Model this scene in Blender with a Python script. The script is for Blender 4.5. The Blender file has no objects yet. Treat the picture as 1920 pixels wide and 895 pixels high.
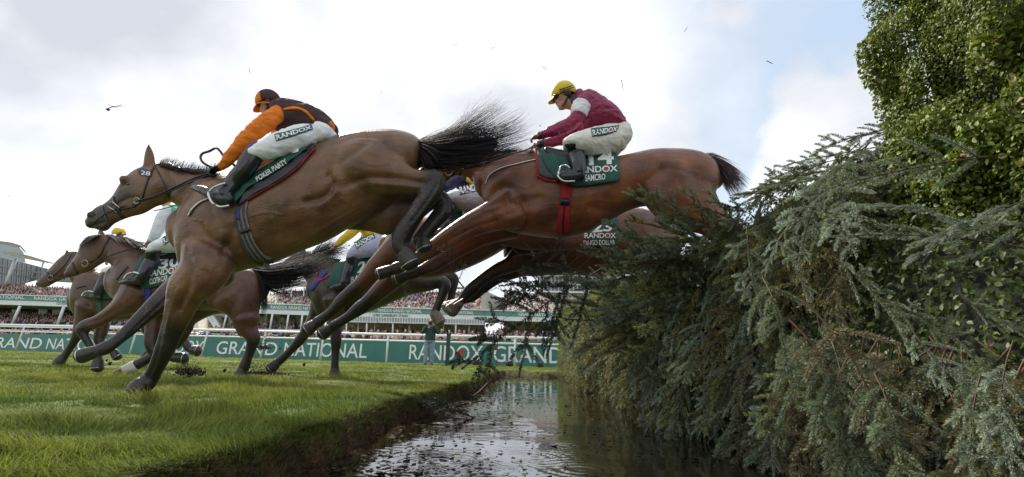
import bpy, bmesh, math, random
import numpy as np
from mathutils import Vector, Matrix, noise
from mathutils.bvhtree import BVHTree
random.seed(7); rng = np.random.default_rng(7)
R = math.radians
sc = bpy.context.scene
col = sc.collection
# ------------------------------------------------------------------ camera
F = 950.0; TH = R(18); RO = R(1.45); CX = 960.0; CY = 362.0
CAM = Vector((0, 0, 0.36))
fw = Vector((0, math.cos(TH), math.sin(TH))); rt0 = Vector((1, 0, 0)); up0 = rt0.cross(fw)
RT = rt0*math.cos(RO) + up0*math.sin(RO); UP = up0*math.cos(RO) - rt0*math.sin(RO)
cd = bpy.data.cameras.new('camera'); cam = bpy.data.objects.new('camera', cd); col.objects.link(cam)
cd.sensor_width = 36; cd.lens = 36*F/1920; cd.shift_y = -(447.5-CY)/1920
cd.clip_start = 0.05; cd.clip_end = 3000
M = Matrix((RT, UP, -fw)).transposed().to_4x4(); M.translation = CAM; cam.matrix_world = M
sc.camera = cam
# ------------------------------------------------------------------ light
SUN_EL, SUN_AZ = 42, -35      # azimuth from +Y towards +X
wd = bpy.data.worlds.new('World'); sc.world = wd; wd.use_nodes = True
nt = wd.node_tree; N = nt.nodes; L = nt.links; N.clear()
def nn(t, **k):
    n = N.new(t)
    for a, b in k.items(): setattr(n, a, b)
    return n
out = nn('ShaderNodeOutputWorld'); bg = nn('ShaderNodeBackground'); bg.inputs[1].default_value = 0.1
sky = nn('ShaderNodeTexSky', sky_type='NISHITA'); sky.sun_disc = False
sky.sun_elevation = R(SUN_EL); sky.sun_rotation = R(SUN_AZ); sky.air_density = 1.0; sky.dust_density = 2.0; sky.ozone_density = 1.0
tc = nn('ShaderNodeTexCoord')
def pxdir(x, y):
    return (fw*F + RT*(x-CX) - UP*(y-CY)).normalized()
def blob(x, y, r0, r1, sq=(1, 1, 1)):
    """soft cloud bank round a sky direction: 1 inside r0 (radians) to 0 at r1"""
    d = pxdir(x, y)
    s = nn('ShaderNodeVectorMath', operation='DISTANCE'); L.new(warp.outputs[0], s.inputs[0]); s.inputs[1].default_value = d
    m = nn('ShaderNodeMapRange'); m.interpolation_type = 'SMOOTHSTEP'
    m.inputs[1].default_value = r0; m.inputs[2].default_value = r1; m.inputs[3].default_value = 1; m.inputs[4].default_value = 0
    L.new(s.outputs['Value'], m.inputs[0]); return m.outputs[0]
nz = nn('ShaderNodeTexNoise'); nz.inputs['Scale'].default_value = 3.4; nz.inputs['Detail'].default_value = 7; nz.inputs['Roughness'].default_value = .6
L.new(tc.outputs['Generated'], nz.inputs['Vector'])
sub = nn('ShaderNodeVectorMath', operation='SUBTRACT'); L.new(nz.outputs['Color'], sub.inputs[0]); sub.inputs[1].default_value = (.5, .5, .5)
scl = nn('ShaderNodeVectorMath', operation='SCALE'); L.new(sub.outputs[0], scl.inputs[0]); scl.inputs['Scale'].default_value = .26
warp = nn('ShaderNodeVectorMath', operation='ADD'); L.new(tc.outputs['Generated'], warp.inputs[0]); L.new(scl.outputs[0], warp.inputs[1])
cl = None
def mx(a, b, op='MAXIMUM'):
    m = nn('ShaderNodeMath', operation=op); L.new(a, m.inputs[0])
    if isinstance(b, (int, float)): m.inputs[1].default_value = b
    else: L.new(b, m.inputs[1])
    return m.outputs[0]
for b in [(-200, 200, 1.0, 1.35), (350, 330, .50, .75), (580, 170, .20, .34), (1110, 40, .06, .13), (1140, 150, .05, .12), (1200, 250, .06, .15), (1060, 300, .05, .2), (1560, 260, .10, .15), (1500, 300, .07, .11), (1680, 170, .06, .12), (1350, 15, .0, .08), (900, 700, .22, .38)]:
    o = blob(*b); cl = o if cl is None else mx(cl, o)
# open sky elsewhere is mostly cloud, seen only as light and reflections
sx = nn('ShaderNodeSeparateXYZ'); L.new(tc.outputs['Generated'], sx.inputs[0])
bk = nn('ShaderNodeMapRange'); bk.inputs[1].default_value = .25; bk.inputs[2].default_value = -.2; bk.inputs[3].default_value = 0; bk.inputs[4].default_value = 1
L.new(sx.outputs['Y'], bk.inputs[0]); cl = mx(cl, bk.outputs[0])
# grey/white modelling inside the cloud
nz2 = nn('ShaderNodeTexNoise'); nz2.inputs['Scale'].default_value = 2.3; nz2.inputs['Detail'].default_value = 5; nz2.inputs['Roughness'].default_value = .5
mp2 = nn('ShaderNodeMapping'); mp2.inputs['Scale'].default_value = (1, 1, 1.5); mp2.inputs['Location'].default_value = (2.5, .3, .1); L.new(tc.outputs['Generated'], mp2.inputs[0]); L.new(mp2.outputs[0], nz2.inputs['Vector'])
cr = nn('ShaderNodeValToRGB'); e = cr.color_ramp.elements
e[0].position = .40; e[0].color = (4.9, 5.15, 5.7, 1); e[1].position = .60; e[1].color = (8.0, 8.1, 8.3, 1)
L.new(nz2.outputs['Fac'], cr.inputs[0])
lowb = nn('ShaderNodeMapRange'); lowb.inputs[1].default_value = .02; lowb.inputs[2].default_value = .42; lowb.inputs[3].default_value = 1.45; lowb.inputs[4].default_value = 1.0; L.new(sx.outputs['Z'], lowb.inputs[0])
crm = nn('ShaderNodeVectorMath', operation='SCALE'); L.new(cr.outputs[0], crm.inputs[0]); L.new(lowb.outputs[0], crm.inputs['Scale'])
skm = nn('ShaderNodeMix', data_type='RGBA', blend_type='MIX'); skm.inputs[0].default_value = .80
L.new(sky.outputs[0], skm.inputs[6]); skm.inputs[7].default_value = (4.7, 5.9, 7.3, 1)     # thin high haze over the blue
mixc = nn('ShaderNodeMix', data_type='RGBA'); L.new(cl, mixc.inputs[0]); L.new(skm.outputs[2], mixc.inputs[6]); L.new(crm.outputs[0], mixc.inputs[7])
L.new(mixc.outputs[2], bg.inputs[0]); L.new(bg.outputs[0], out.inputs[0])
sl = bpy.data.lights.new('sun', 'SUN'); sl.energy = 4.4; sl.angle = R(5); sl.color = (1, .91, .78)
so = bpy.data.objects.new('sun', sl); col.objects.link(so)
sd = Vector((math.sin(R(SUN_AZ))*math.cos(R(SUN_EL)), math.cos(R(SUN_AZ))*math.cos(R(SUN_EL)), math.sin(R(SUN_EL))))
so.rotation_euler = (-sd).to_track_quat('-Z', 'Y').to_euler()
sc.view_settings.view_transform = 'Standard'; sc.view_settings.look = 'None'; sc.view_settings.gamma = 1; sc.view_settings.exposure = 0.5
sc.render.use_motion_blur = False
# ------------------------------------------------------------------ pixel geometry helpers
def ray(x, y): return fw*F + RT*(x-CX) - UP*(y-CY)
def P(x, y, d):
    r = ray(x, y); return CAM + r*(d/r.y)
def G(x, y, z=0.0):
    r = ray(x, y); return CAM + r*((z-CAM.z)/r.z)
def mpp(x, y, d):
    r = ray(x, y); return d/r.y
FWn = np.array(fw); RTn = np.array(RT); UPn = np.array(UP); CAMn = np.array(CAM)
def proj(V):
    v = V-CAMn; z = v@FWn
    return CX + F*(v@RTn)/z, CY - F*(v@UPn)/z
# ------------------------------------------------------------------ object helpers
def obj(name, me, m=None, parent=None, smooth=True):
    o = bpy.data.objects.new(name, me); col.objects.link(o)
    if m is not None and not me.materials: me.materials.append(m)
    if parent is not None: o.parent = parent; o.matrix_parent_inverse = parent.matrix_world.inverted() if parent.matrix_world else Matrix()
    if smooth and len(me.polygons): me.polygons.foreach_set('use_smooth', [True]*len(me.polygons))
    return o
def tag(o, label=None, cat=None, group=None, kind=None):
    if label: o['label'] = label
    if cat: o['category'] = cat
    if group: o['group'] = group
    if kind: o['kind'] = kind
    return o
def thing(name, loc, label, cat, group=None):
    o = bpy.data.objects.new(name, None); col.objects.link(o); o.location = loc; o.empty_display_size = .2
    o.matrix_world = Matrix.Translation(loc)
    return tag(o, label, cat, group)
def mesh(name, V, Fc):
    me = bpy.data.meshes.new(name); me.from_pydata([tuple(v) for v in V], [], [tuple(f) for f in Fc]); me.update(); return me
def npmesh(name, V, counts, idx, colr=None, cname='Col'):
    """fast mesh from arrays: V (n,3), counts per face, flat indices"""
    me = bpy.data.meshes.new(name); V = np.asarray(V, np.float32); counts = np.asarray(counts, np.int32); idx = np.asarray(idx, np.int32)
    me.vertices.add(len(V)); me.vertices.foreach_set('co', V.ravel())
    me.loops.add(len(idx)); me.loops.foreach_set('vertex_index', idx)
    me.polygons.add(len(counts)); st = np.concatenate([[0], np.cumsum(counts)[:-1]]).astype(np.int32)
    me.polygons.foreach_set('loop_start', st); me.polygons.foreach_set('loop_total', counts)
    me.update(calc_edges=True); me.validate()
    if colr is not None:
        a = me.color_attributes.new(cname, 'FLOAT_COLOR', 'POINT')
        c = np.ones((len(V), 4), np.float32); c[:, :3] = colr; a.data.foreach_set('color', c.ravel())
    return me
class MB:
    def __init__(s): s.v = []; s.f = []
    def add(s, V, Fc):
        b = len(s.v); s.v += [Vector(v) for v in V]; s.f += [tuple(b+i for i in f) for f in Fc]; return s
    def quad_slab(s, q, n):           # q four corners, n extrusion vector
        V = list(q)+[p+n for p in q]
        return s.add(V, [(0, 1, 2, 3), (7, 6, 5, 4), (0, 4, 5, 1), (1, 5, 6, 2), (2, 6, 7, 3), (3, 7, 4, 0)])
    def box(s, a, b):
        x0, y0, z0 = a; x1, y1, z1 = b
        return s.quad_slab([Vector((x0, y0, z0)), Vector((x1, y0, z0)), Vector((x1, y0, z1)), Vector((x0, y0, z1))], Vector((0, y1-y0, 0)))
    def tube(s, pts, r, n=8, cap=True):
        pts = [Vector(p) for p in pts]; rs = r if isinstance(r, (list, tuple)) else [r]*len(pts)
        b = len(s.v); ref = Vector((.13, .21, .97))
        for i, p in enumerate(pts):
            t = (pts[min(i+1, len(pts)-1)]-pts[max(i-1, 0)]).normalized()
            if abs(t.dot(ref)) > .95: ref = Vector((1, 0, .1))
            u = t.cross(ref).normalized(); w = t.cross(u)
            for k in range(n):
                a = 2*math.pi*k/n; s.v.append(p + (u*math.cos(a)+w*math.sin(a))*rs[i])
        for i in range(len(pts)-1):
            for k in range(n):
                k2 = (k+1) % n; s.f.append((b+i*n+k, b+i*n+k2, b+(i+1)*n+k2, b+(i+1)*n+k))
        if cap:
            s.f.append(tuple(b+k for k in range(n))[::-1]); s.f.append(tuple(b+(len(pts)-1)*n+k for k in range(n)))
        return s
    def ell(s, c, a, b_, c_, nu=16, nv=10):
        b = len(s.v); c = Vector(c); a = Vector(a); b_ = Vector(b_); c_ = Vector(c_)
        s.v.append(c+c_)
        for i in range(1, nv):
            t = math.pi*i/nv
            for k in range(nu):
                p = 2*math.pi*k/nu; s.v.append(c + (a*math.cos(p)+b_*math.sin(p))*math.sin(t) + c_*math.cos(t))
        s.v.append(c-c_); e_ = len(s.v)-1
        for k in range(nu):
            k2 = (k+1) % nu; s.f.append((b, b+1+k, b+1+k2)); s.f.append((e_, b+1+(nv-2)*nu+k2, b+1+(nv-2)*nu+k))
            for i in range(nv-2): s.f.append((b+1+i*nu+k, b+1+(i+1)*nu+k, b+1+(i+1)*nu+k2, b+1+i*nu+k2))
        return s
    def build(s, name, m=None, parent=None, smooth=False):
        return obj(name, mesh(name, s.v, s.f), m, parent, smooth)
# ------------------------------------------------------------------ materials
def mat(name, c, rough=.6, var=.15, scale=12, bump=0, bscale=60, metal=0, spec=.5, sheen=0, coords='Object', attr=None, stretch=None, trans=0, c2=None, coat=0):
    m = bpy.data.materials.new(name); m.use_nodes = True; t = m.node_tree; n = t.nodes; l = t.links
    b = n['Principled BSDF']; b.inputs['Roughness'].default_value = rough; b.inputs['Metallic'].default_value = metal
    b.inputs['Specular IOR Level'].default_value = spec; b.inputs['Sheen Weight'].default_value = sheen; b.inputs['Coat Weight'].default_value = coat
    tcn = n.new('ShaderNodeTexCoord'); src = tcn.outputs[coords]
    if stretch:
        mp = n.new('ShaderNodeMapping'); mp.inputs['Scale'].default_value = stretch; l.new(src, mp.inputs[0]); src = mp.outputs[0]
    no = n.new('ShaderNodeTexNoise'); no.inputs['Scale'].default_value = scale; no.inputs['Detail'].default_value = 5; l.new(src, no.inputs['Vector'])
    mr = n.new('ShaderNodeMapRange'); mr.inputs[1].default_value = .3; mr.inputs[2].default_value = .7; l.new(no.outputs['Fac'], mr.inputs[0])
    mi = n.new('ShaderNodeMix'); mi.data_type = 'RGBA'
    l.new(mr.outputs[0], mi.inputs[0])
    if attr:
        at = n.new('ShaderNodeAttribute'); at.attribute_name = attr
        mi.blend_type = 'MULTIPLY'; mi.inputs[0].default_value = 1
        l.remove(mi.inputs[0].links[0]); l.new(at.outputs['Color'], mi.inputs[6])
        cr_ = n.new('ShaderNodeMapRange'); cr_.inputs[1].default_value = .25; cr_.inputs[2].default_value = .75; cr_.inputs[3].default_value = 1-var; cr_.inputs[4].default_value = 1+var
        l.new(no.outputs['Fac'], cr_.inputs[0]); l.new(cr_.outputs[0], mi.inputs[7])
    else:
        c = Vector(c); d = Vector(c2) if c2 else c*(1+var)
        mi.inputs[6].default_value = (*(c if c2 else c*(1-var)), 1); mi.inputs[7].default_value = (*d, 1)
    l.new(mi.outputs[2], b.inputs['Base Color'])
    if bump:
        n2 = n.new('ShaderNodeTexNoise'); n2.inputs['Scale'].default_value = bscale; n2.inputs['Detail'].default_value = 6; l.new(src, n2.inputs['Vector'])
        bp = n.new('ShaderNodeBump'); bp.inputs['Strength'].default_value = bump; bp.inputs['Distance'].default_value = .01
        l.new(n2.outputs['Fac'], bp.inputs['Height']); l.new(bp.outputs[0], b.inputs['Normal'])
    if trans:
        tr = n.new('ShaderNodeBsdfTranslucent'); l.new(mi.outputs[2], tr.inputs[0]); ms = n.new('ShaderNodeMixShader'); ms.inputs[0].default_value = trans
        l.new(b.outputs[0], ms.inputs[1]); l.new(tr.outputs[0], ms.inputs[2]); l.new(ms.outputs[0], n['Material Output'].inputs[0])
    return m
WHITE = mat('white_paint', (.72, .73, .74), .45, .05, 3)
TEXTW = mat('lettering_white', (.8, .81, .82), .5, .03, 3)
TEAL = mat('teal_board', (.035, .17, .15), .5, .10, 1.2)
GREENCLOTH = mat('green_cloth', (.015, .085, .065), .75, .15, 9, .5, 40)
DARK = mat('black_leather', (.012, .012, .014), .35, .3, 20, .2, 90)
STEEL = mat('steel', (.6, .6, .6), .3, .1, 20, metal=1)
RED = mat('red_webbing', (.35, .01, .015), .7, .1, 30, .3, 120)
# ------------------------------------------------------------------ text
def text_mesh(s, bold=.012):
    c = bpy.data.curves.new('t', 'FONT'); c.body = s; c.size = 1; c.offset = bold; c.resolution_u = 4; c.fill_mode = 'FRONT'
    o = bpy.data.objects.new('t', c); col.objects.link(o); bpy.context.view_layer.update()
    dg = bpy.context.evaluated_depsgraph_get(); me = bpy.data.meshes.new_from_object(o.evaluated_get(dg))
    bpy.data.objects.remove(o); bpy.data.curves.remove(c)
    V = np.array([v.co for v in me.vertices]); Fc = [tuple(p.vertices) for p in me.polygons]; bpy.data.meshes.remove(me)
    V = V[:, :2]; V = (V-V.min(0))/(V.max(0)-V.min(0)); return V, Fc
def text_on(s, fn, name, parent, m=None, bold=.012):
    """fn(u,v)->point, u,v in 0..1"""
    V, Fc = text_mesh(s, bold)
    me = mesh(name, [fn(a, b) for a, b in V], Fc)
    return obj(name, me, m or TEXTW, parent, False)
def disc_on(fn, u0, v0, ru, rv, name, parent, m, n=20):
    V = [fn(u0+ru*math.cos(2*math.pi*k/n), v0+rv*math.sin(2*math.pi*k/n)) for k in range(n)]
    return obj(name, mesh(name, V, [tuple(range(n))]), m, parent, False)
# ------------------------------------------------------------------ ground, ditch, water
def sstep(a, b, x):
    t = np.clip((x-a)/(b-a), 0, 1); return t*t*(3-2*t)
_gr = rng.standard_normal((64, 64))
def vnoise(x, y, s=1.0, seed=0):
    x = np.asarray(x, float)*s+seed*7.3; y = np.asarray(y, float)*s+seed*3.1
    xi = np.floor(x).astype(int); yi = np.floor(y).astype(int); fx = x-xi; fy = y-yi
    fx = fx*fx*(3-2*fx); fy = fy*fy*(3-2*fy)
    g = lambda a, b: _gr[a % 64, b % 64]
    return (g(xi, yi)*(1-fx)+g(xi+1, yi)*fx)*(1-fy)+(g(xi, yi+1)*(1-fx)+g(xi+1, yi+1)*fx)*fy
def Xedge(y):
    y = np.asarray(y, float)
    e = np.interp(y, [-6, 1.7, 3.1, 4.0, 4.9, 7.5, 13.6, 20], [-1.3, -.99, -.94, -.90, -.80, -.56, -.28, .1])
    return e - .03 + .03*vnoise(y, 0*y, 1.7, 1) + .022*vnoise(y, 0*y, 5, 2) + .012*vnoise(y, 0*y, 13, 8)
YEND = 16.0
def ground_z(x, y):
    x = np.asarray(x, float); y = np.asarray(y, float)
    d = x-Xedge(y)                                 # >0 inside the ditch
    dy = (YEND + .12*vnoise(x, 0*x, 1.3, 5)) - y
    dr = (2.75) - x                                # right side, under the fence
    din = np.minimum(np.minimum(d, dy), dr)
    z = -.19*sstep(-.01, .09, din) - .25*sstep(.12, .9, din)
    z = z + .025*vnoise(x, y, 9, 3)*sstep(.0, .06, din)*(1-sstep(.5, 1, din)) + .014*vnoise(x, y, 22, 4)*sstep(.0, .06, din)
    z = z + .02*vnoise(x, y, .8, 6)*(1-sstep(-.3, .05, din)) + .012*vnoise(x, y, 3.1, 7)*(1-sstep(-.2, .05, din))
    far = sstep(20, 60, y); z = z*(1-far) - .0*far
    return z, din
def axis(pairs):
    a = []
    for lo, hi, st in pairs: a += list(np.arange(lo, hi, st))
    a.append(pairs[-1][1]); return np.array(a)
gx = axis([(-1500, -200, 100), (-200, -40, 20), (-40, -8, 2), (-8, -2, .25), (-2, .1, .03), (.1, 3.2, .12), (3.2, 12, .8), (12, 60, 8), (60, 1500, 120)])
gy = axis([(-300, -20, 40), (-20, 0, 2), (0, 1.2, .2), (1.2, 8, .04), (8, 17, .1), (17, 30, .5), (30, 120, 6), (120, 1800, 120)])
XX, YY = np.meshgrid(gx, gy); ZZ, DD = ground_z(XX, YY)
nx, ny = len(gx), len(gy)
V = np.stack([XX, YY, ZZ], -1).reshape(-1, 3)
ii = (np.arange(ny-1)[:, None]*nx+np.arange(nx-1)[None, :]).ravel()
idx = np.stack([ii, ii+1, ii+1+nx, ii+nx], -1).ravel()
mud = sstep(-.03, .05, DD+.03*vnoise(XX, YY, 11, 9)).reshape(-1, 1)
fk = sstep(.10, .30, DD).reshape(-1, 1)
straw = sstep(.6, 1.6, vnoise(XX, YY, 7, 12)).reshape(-1, 1)
gcol = np.array([.085, .125, .022])*(1-mud) + mud*((np.array([.060, .038, .022])*(1-straw)+np.array([.10, .055, .022])*straw)*(1-fk) + fk*np.array([.024, .019, .014]))
_rs = np.random.default_rng(3)
GROUNDM = mat('turf_soil', (1, 1, 1), .9, .35, 35, .8, 90, attr='Col', spec=.3)
g = obj('ground', npmesh('ground', V, np.full(len(ii), 4), idx, gcol), GROUNDM); tag(g, 'green turf racecourse cut by a muddy edged water ditch', 'ground', kind='structure')
# water: real ripples in the mesh
wx = axis([(-1.3, 3.4, .022)]); wy = axis([(1.6, 5, .022), (5, 9, .04), (9, 16.9, .1)])
WX, WY = np.meshgrid(wx, wy); WZ = np.zeros_like(WX)
WZ += .0010*vnoise(WX, WY, 3.0, 20) + .0004*vnoise(WX, WY, 8, 21) + .00016*vnoise(WX, WY, 17, 22)
for (px, py, A, lam, rad) in [(815, 868, .0030, .075, .42), (700, 852, .0018, .07, .25), (1000, 858, .0022, .06, .3), (1010, 810, .003, .06, .28), (985, 792, .002, .05, .3), (1070, 838, .0022, .06, .3), (905, 885, .003, .08, .35), (1090, 880, .002, .07, .3), (760, 885, .002, .06, .3), (990, 745, .002, .07, .4), (1020, 720, .0015, .1, .5)]:
    c = G(px, py, -.165); r = np.hypot(WX-c.x, WY-c.y)
    WZ += A*np.sin(2*np.pi*r/lam)*np.exp(-(r/rad)**2*1.6)*np.minimum(1, r/lam)
nx, ny = len(wx), len(wy); ii = (np.arange(ny-1)[:, None]*nx+np.arange(nx-1)[None, :]).ravel()
idx = np.stack([ii, ii+1, ii+1+nx, ii+nx], -1).ravel()
WATERM = bpy.data.materials.new('ditch_water'); WATERM.use_nodes = True
b = WATERM.node_tree.nodes['Principled BSDF']; b.inputs['Base Color'].default_value = (.016, .013, .009, 1); b.inputs['Roughness'].default_value = .02; b.inputs['IOR'].default_value = 1.55; b.inputs['Specular IOR Level'].default_value = 1.0
t_ = WATERM.node_tree; a1 = t_.nodes.new('ShaderNodeTexNoise'); a1.inputs['Scale'].default_value = 26; a1.inputs['Detail'].default_value = 4; tc_ = t_.nodes.new('ShaderNodeTexCoord'); t_.links.new(tc_.outputs['Object'], a1.inputs['Vector'])
bp = t_.nodes.new('ShaderNodeBump'); bp.inputs['Strength'].default_value = .05; bp.inputs['Distance'].default_value = .01; t_.links.new(a1.outputs['Fac'], bp.inputs['Height']); t_.links.new(bp.outputs[0], b.inputs['Normal'])
w_ = obj('water', npmesh('water', np.stack([WX, WY, WZ-.165], -1).reshape(-1, 3), np.full(len(ii), 4), idx), WATERM); tag(w_, 'dark rippled ditch water mirroring the bright sky', 'water', kind='structure')
# scum, needles and broken bits floating on the water and lying on the muddy margin
n = 7000; fxs = rng.uniform(-1.1, 2.1, n); fys = 2.6+13*rng.random(n)**1.7
dd = fxs-Xedge(fys); keep = (dd > .16) & (rng.random(n) < np.exp(-np.maximum(dd-.2, 0)/.38)*.9+.05); fxs = fxs[keep]; fys = fys[keep]; n = len(fxs)
s = rng.uniform(.0018, .008, n)*(1+fys*.09); a = rng.uniform(0, 6.28, n); el = rng.uniform(1, 3.5, n)
ux = np.cos(a)*s*el; uy = np.sin(a)*s*el; vx = -np.sin(a)*s; vy = np.cos(a)*s; z = np.full(n, -.161)
q = np.stack([np.stack([fxs+p*ux+r*vx, fys+p*uy+r*vy, z+.003*k], -1) for k, (p, r) in enumerate([(-1, -.7), (.8, -1), (1, .6), (-.6, 1)])], 1).reshape(-1, 3)
pal = np.array([[.035, .03, .02], [.02, .018, .012], [.07, .06, .035], [.05, .08, .02], [.09, .085, .06]]); pc = pal[rng.choice(5, n, p=[.4, .3, .13, .09, .08])]
LITTER = mat('wet_litter', (1, 1, 1), .95, .2, 40, attr='Col', spec=.05)
tag(obj('floating_debris', npmesh('debris', q, np.full(n, 4), np.arange(4*n), np.repeat(pc, 4, 0)), LITTER), 'scattered needles and mud crumbs floating along the ditch edge', 'debris', kind='stuff')
# ------------------------------------------------------------------ grass blades
def blades(x, y, z, h, w, lean, az, c, seg=3):
    n = len(x); ts = np.linspace(0, 1, seg+1)
    px_ = np.cos(az); py_ = np.sin(az); ori = rng.uniform(0, np.pi, n); wx_ = np.cos(ori); wy_ = np.sin(ori)
    rows = []
    for t in ts:
        off = lean*h*t**1.7; zz = z + h*t*(1-.35*np.minimum(lean, 1.6)*t)
        ww = w*(1-t)**.6*.5 if t < 1 else w*0
        cx_ = x+px_*off; cy_ = y+py_*off
        if t < 1:
            rows.append(np.stack([cx_-wx_*ww, cy_-wy_*ww, zz], -1)); rows.append(np.stack([cx_+wx_*ww, cy_+wy_*ww, zz], -1))
        else: rows.append(np.stack([cx_, cy_, zz], -1))
    V = np.stack(rows, 1); k = V.shape[1]; V = V.reshape(-1, 3); base = np.arange(n)*k
    f = []
    fi = []
    for s_ in range(seg-1): fi.append([2*s_, 2*s_+1, 2*s_+3, 2*s_+2])
    quads = np.concatenate([(base[:, None]+np.array(q)[None]) for q in fi], 0) if fi else np.zeros((0, 4), int)
    tri = base[:, None]+np.array([2*(seg-1), 2*(seg-1)+1, 2*seg])[None]
    counts = np.concatenate([np.full(len(quads), 4), np.full(len(tri), 3)]); idx = np.concatenate([quads.ravel(), tri.ravel()])
    shade = np.linspace(.75, 1.1, seg); 
    C = np.repeat(c, k, 0)
    return V, counts, idx, C
def grass_band(y0, y1, n, h0, w0, seg):
    y = rng.uniform(y0, y1, n); xl = -1.12*y-.8
    xr = Xedge(y)+.015; x = xl+(xr-xl)*rng.random(n)
    return grass_at(x, y, h0, w0, seg)
DIV = [(rng.uniform(-1.0*yy-.6, -1.2), yy, rng.uniform(.04, .10)*(1+yy*.05)) for yy in rng.uniform(2.2, 11, 46)] + [(G(300, 745).x, G(300, 745).y, .12), (G(352, 700).x, G(352, 700).y, .2), (G(490, 705).x, G(490, 705).y, .35), (G(640, 705).x, G(640, 705).y, .2)]
def divot(x, y):
    m_ = np.zeros(len(x), bool)
    for a, b_, r_ in DIV: m_ |= ((x-a)/1.5)**2+(y-b_)**2 < (r_*(1+.35*vnoise(x, y, 12, 50)))**2
    return m_
def grass_at(x, y, h0, w0, seg):
    kp = ~divot(x, y) | (rng.random(len(x)) < .12); x = x[kp]; y = y[kp]
    n = len(x); z, _ = ground_z(x, y)
    cl_ = vnoise(x, y, 2.3, 30)+.6*vnoise(x, y, 6, 31)
    h = h0*np.clip(1+.42*cl_, .4, 2.1)*rng.uniform(.6, 1.25, n)
    az = 2.9+1.1*vnoise(x, y, 1.1, 32)+.9*vnoise(x, y, 4, 35)+rng.normal(0, .55, n)
    lean = np.clip(.8+.35*vnoise(x, y, 1.9, 33)+rng.normal(0, .3, n), .05, 1.9)
    t = rng.random((n, 1)); yl = np.clip(.45+.28*vnoise(x, y, 1.0, 34)+.15*cl_, 0, 1)[:, None]
    c = np.array([.12, .185, .035])*(1-yl) + np.array([.29, .315, .065])*yl
    c = c*(.45+.95*t); dead = rng.random(n) < .035; c[dead] = np.array([.30, .26, .13])*rng.uniform(.5, 1, (dead.sum(), 1))
    return blades(x, y, z-.004, h, w0*rng.uniform(.7, 1.3, n), lean, az, c, seg)
GRASSM = mat('grass_blades', (1, 1, 1), .75, .15, 3, attr='Col', trans=.35, spec=.10)
parts_ = [grass_band(1.1, 3.2, 60000, .058, .0042, 4), grass_band(3.2, 6.5, 80000, .050, .0056, 3), grass_band(6.5, 13, 80000, .046, .0085, 2), grass_band(13, 24, 70000, .05, .013, 2)]
# beyond the end of the ditch, and the strip up to the hoarding
xx_ = rng.uniform(-.5, 4, 14000); yy_ = rng.uniform(16.0, 23, 14000); parts_.append(grass_at(xx_, yy_, .055, .012, 2))
yy_ = rng.uniform(24, 36, 30000); xx_ = rng.uniform(-1.1*yy_-1, -4, 30000); parts_.append(grass_at(xx_, yy_, .05, .02, 2))
# overhanging brown fringe on the bank
n = 34000; y = 1.5+rng.random(n)**1.8*13; dn = rng.uniform(-.05, .16, n); x = Xedge(y)+dn; z, _ = ground_z(x, y)
t = rng.random((n, 1)); g_ = (rng.random((n, 1)) < np.clip(.50-7.0*dn, .03, 1)[:, None])
c = np.where(g_, np.array([.10, .16, .025])*(.5+.8*t), np.where(rng.random((n, 1)) < .7, np.array([.085, .058, .033])*(.3+1.1*t), np.array([.20, .125, .055])*(.3+.8*t)))
parts_.append(blades(x, y, z-.003, rng.uniform(.02, .055, n), .0034*(1+y*.12), rng.uniform(.5, 2.0, n), rng.normal(-.2, 1.1, n), c, 3))
off = 0; VV = []; CC = []; II = []; KK = []
for (a, b_, c_, d_) in parts_:
    VV.append(a); KK.append(b_); II.append(c_+off); CC.append(d_); off += len(a)
tag(obj('grass', npmesh('grass', np.concatenate(VV), np.concatenate(KK), np.concatenate(II), np.concatenate(CC)), GRASSM), 'windblown green grass of the racecourse turf', 'grass', kind='stuff')
del VV, CC, II, KK, parts_
# ------------------------------------------------------------------ hoarding, rail, stands, crowd
HA = G(0, 657); HB = G(1060, 690)
hu = (HB-HA).normalized(); HL = (HB-HA).length; hn = Vector((hu.y, -hu.x, 0))   # towards camera
if hn.y > 0: hn = -hn
def on_plane(x, y, O, n):
    r = ray(x, y); return CAM + r*((O-CAM).dot(n)/r.dot(n))
def hs(x):          # distance along the hoarding of pixel column x (at its foot)
    yb = 657+33*x/1060
    return (on_plane(x, yb, HA, hn)-HA).dot(hu)
HH = 1.08
board = thing('advertising_hoarding', HA, 'long teal hoarding with white words behind the white running rail', 'hoarding')
edges = [-9.0] + [hs(x) for x in (215, 384, 700, 912)] + [HL+2.8]
for a, b_ in zip(edges[:-1], edges[1:]):
    q = [HA+hu*(a+.004), HA+hu*(b_-.004), HA+hu*(b_-.004)+Vector((0, 0, HH)), HA+hu*(a+.004)+Vector((0, 0, HH))]
    MB().quad_slab(q, -hn*.05).build('board_panel', TEAL, board)
RING = mat('red_dot', (.45, .03, .03), .5, .05)
for s, x0, x1 in [('GRAND', -34, 74), ('NATIONAL', 84, 214), ('RANDOX', 283, 378), ('GRAND', 403, 517), ('NATIONAL', 530, 686), ('RANDOX', 766, 905), ('GRAND', 925, 1055)]:
    a, b_ = hs(x0), hs(x1)
    f = lambda u, v, a=a, b_=b_: HA+hn*.004+hu*(a+(b_-a)*u)+Vector((0, 0, .16+.68*v))
    text_on(s, f, 'lettering', board, None, .004)
    if s == 'RANDOX': disc_on(lambda u, v, f=f: f(u, v)+hn*.003, .70, .5, .042, .24, 'red_dot', board, RING)
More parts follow.
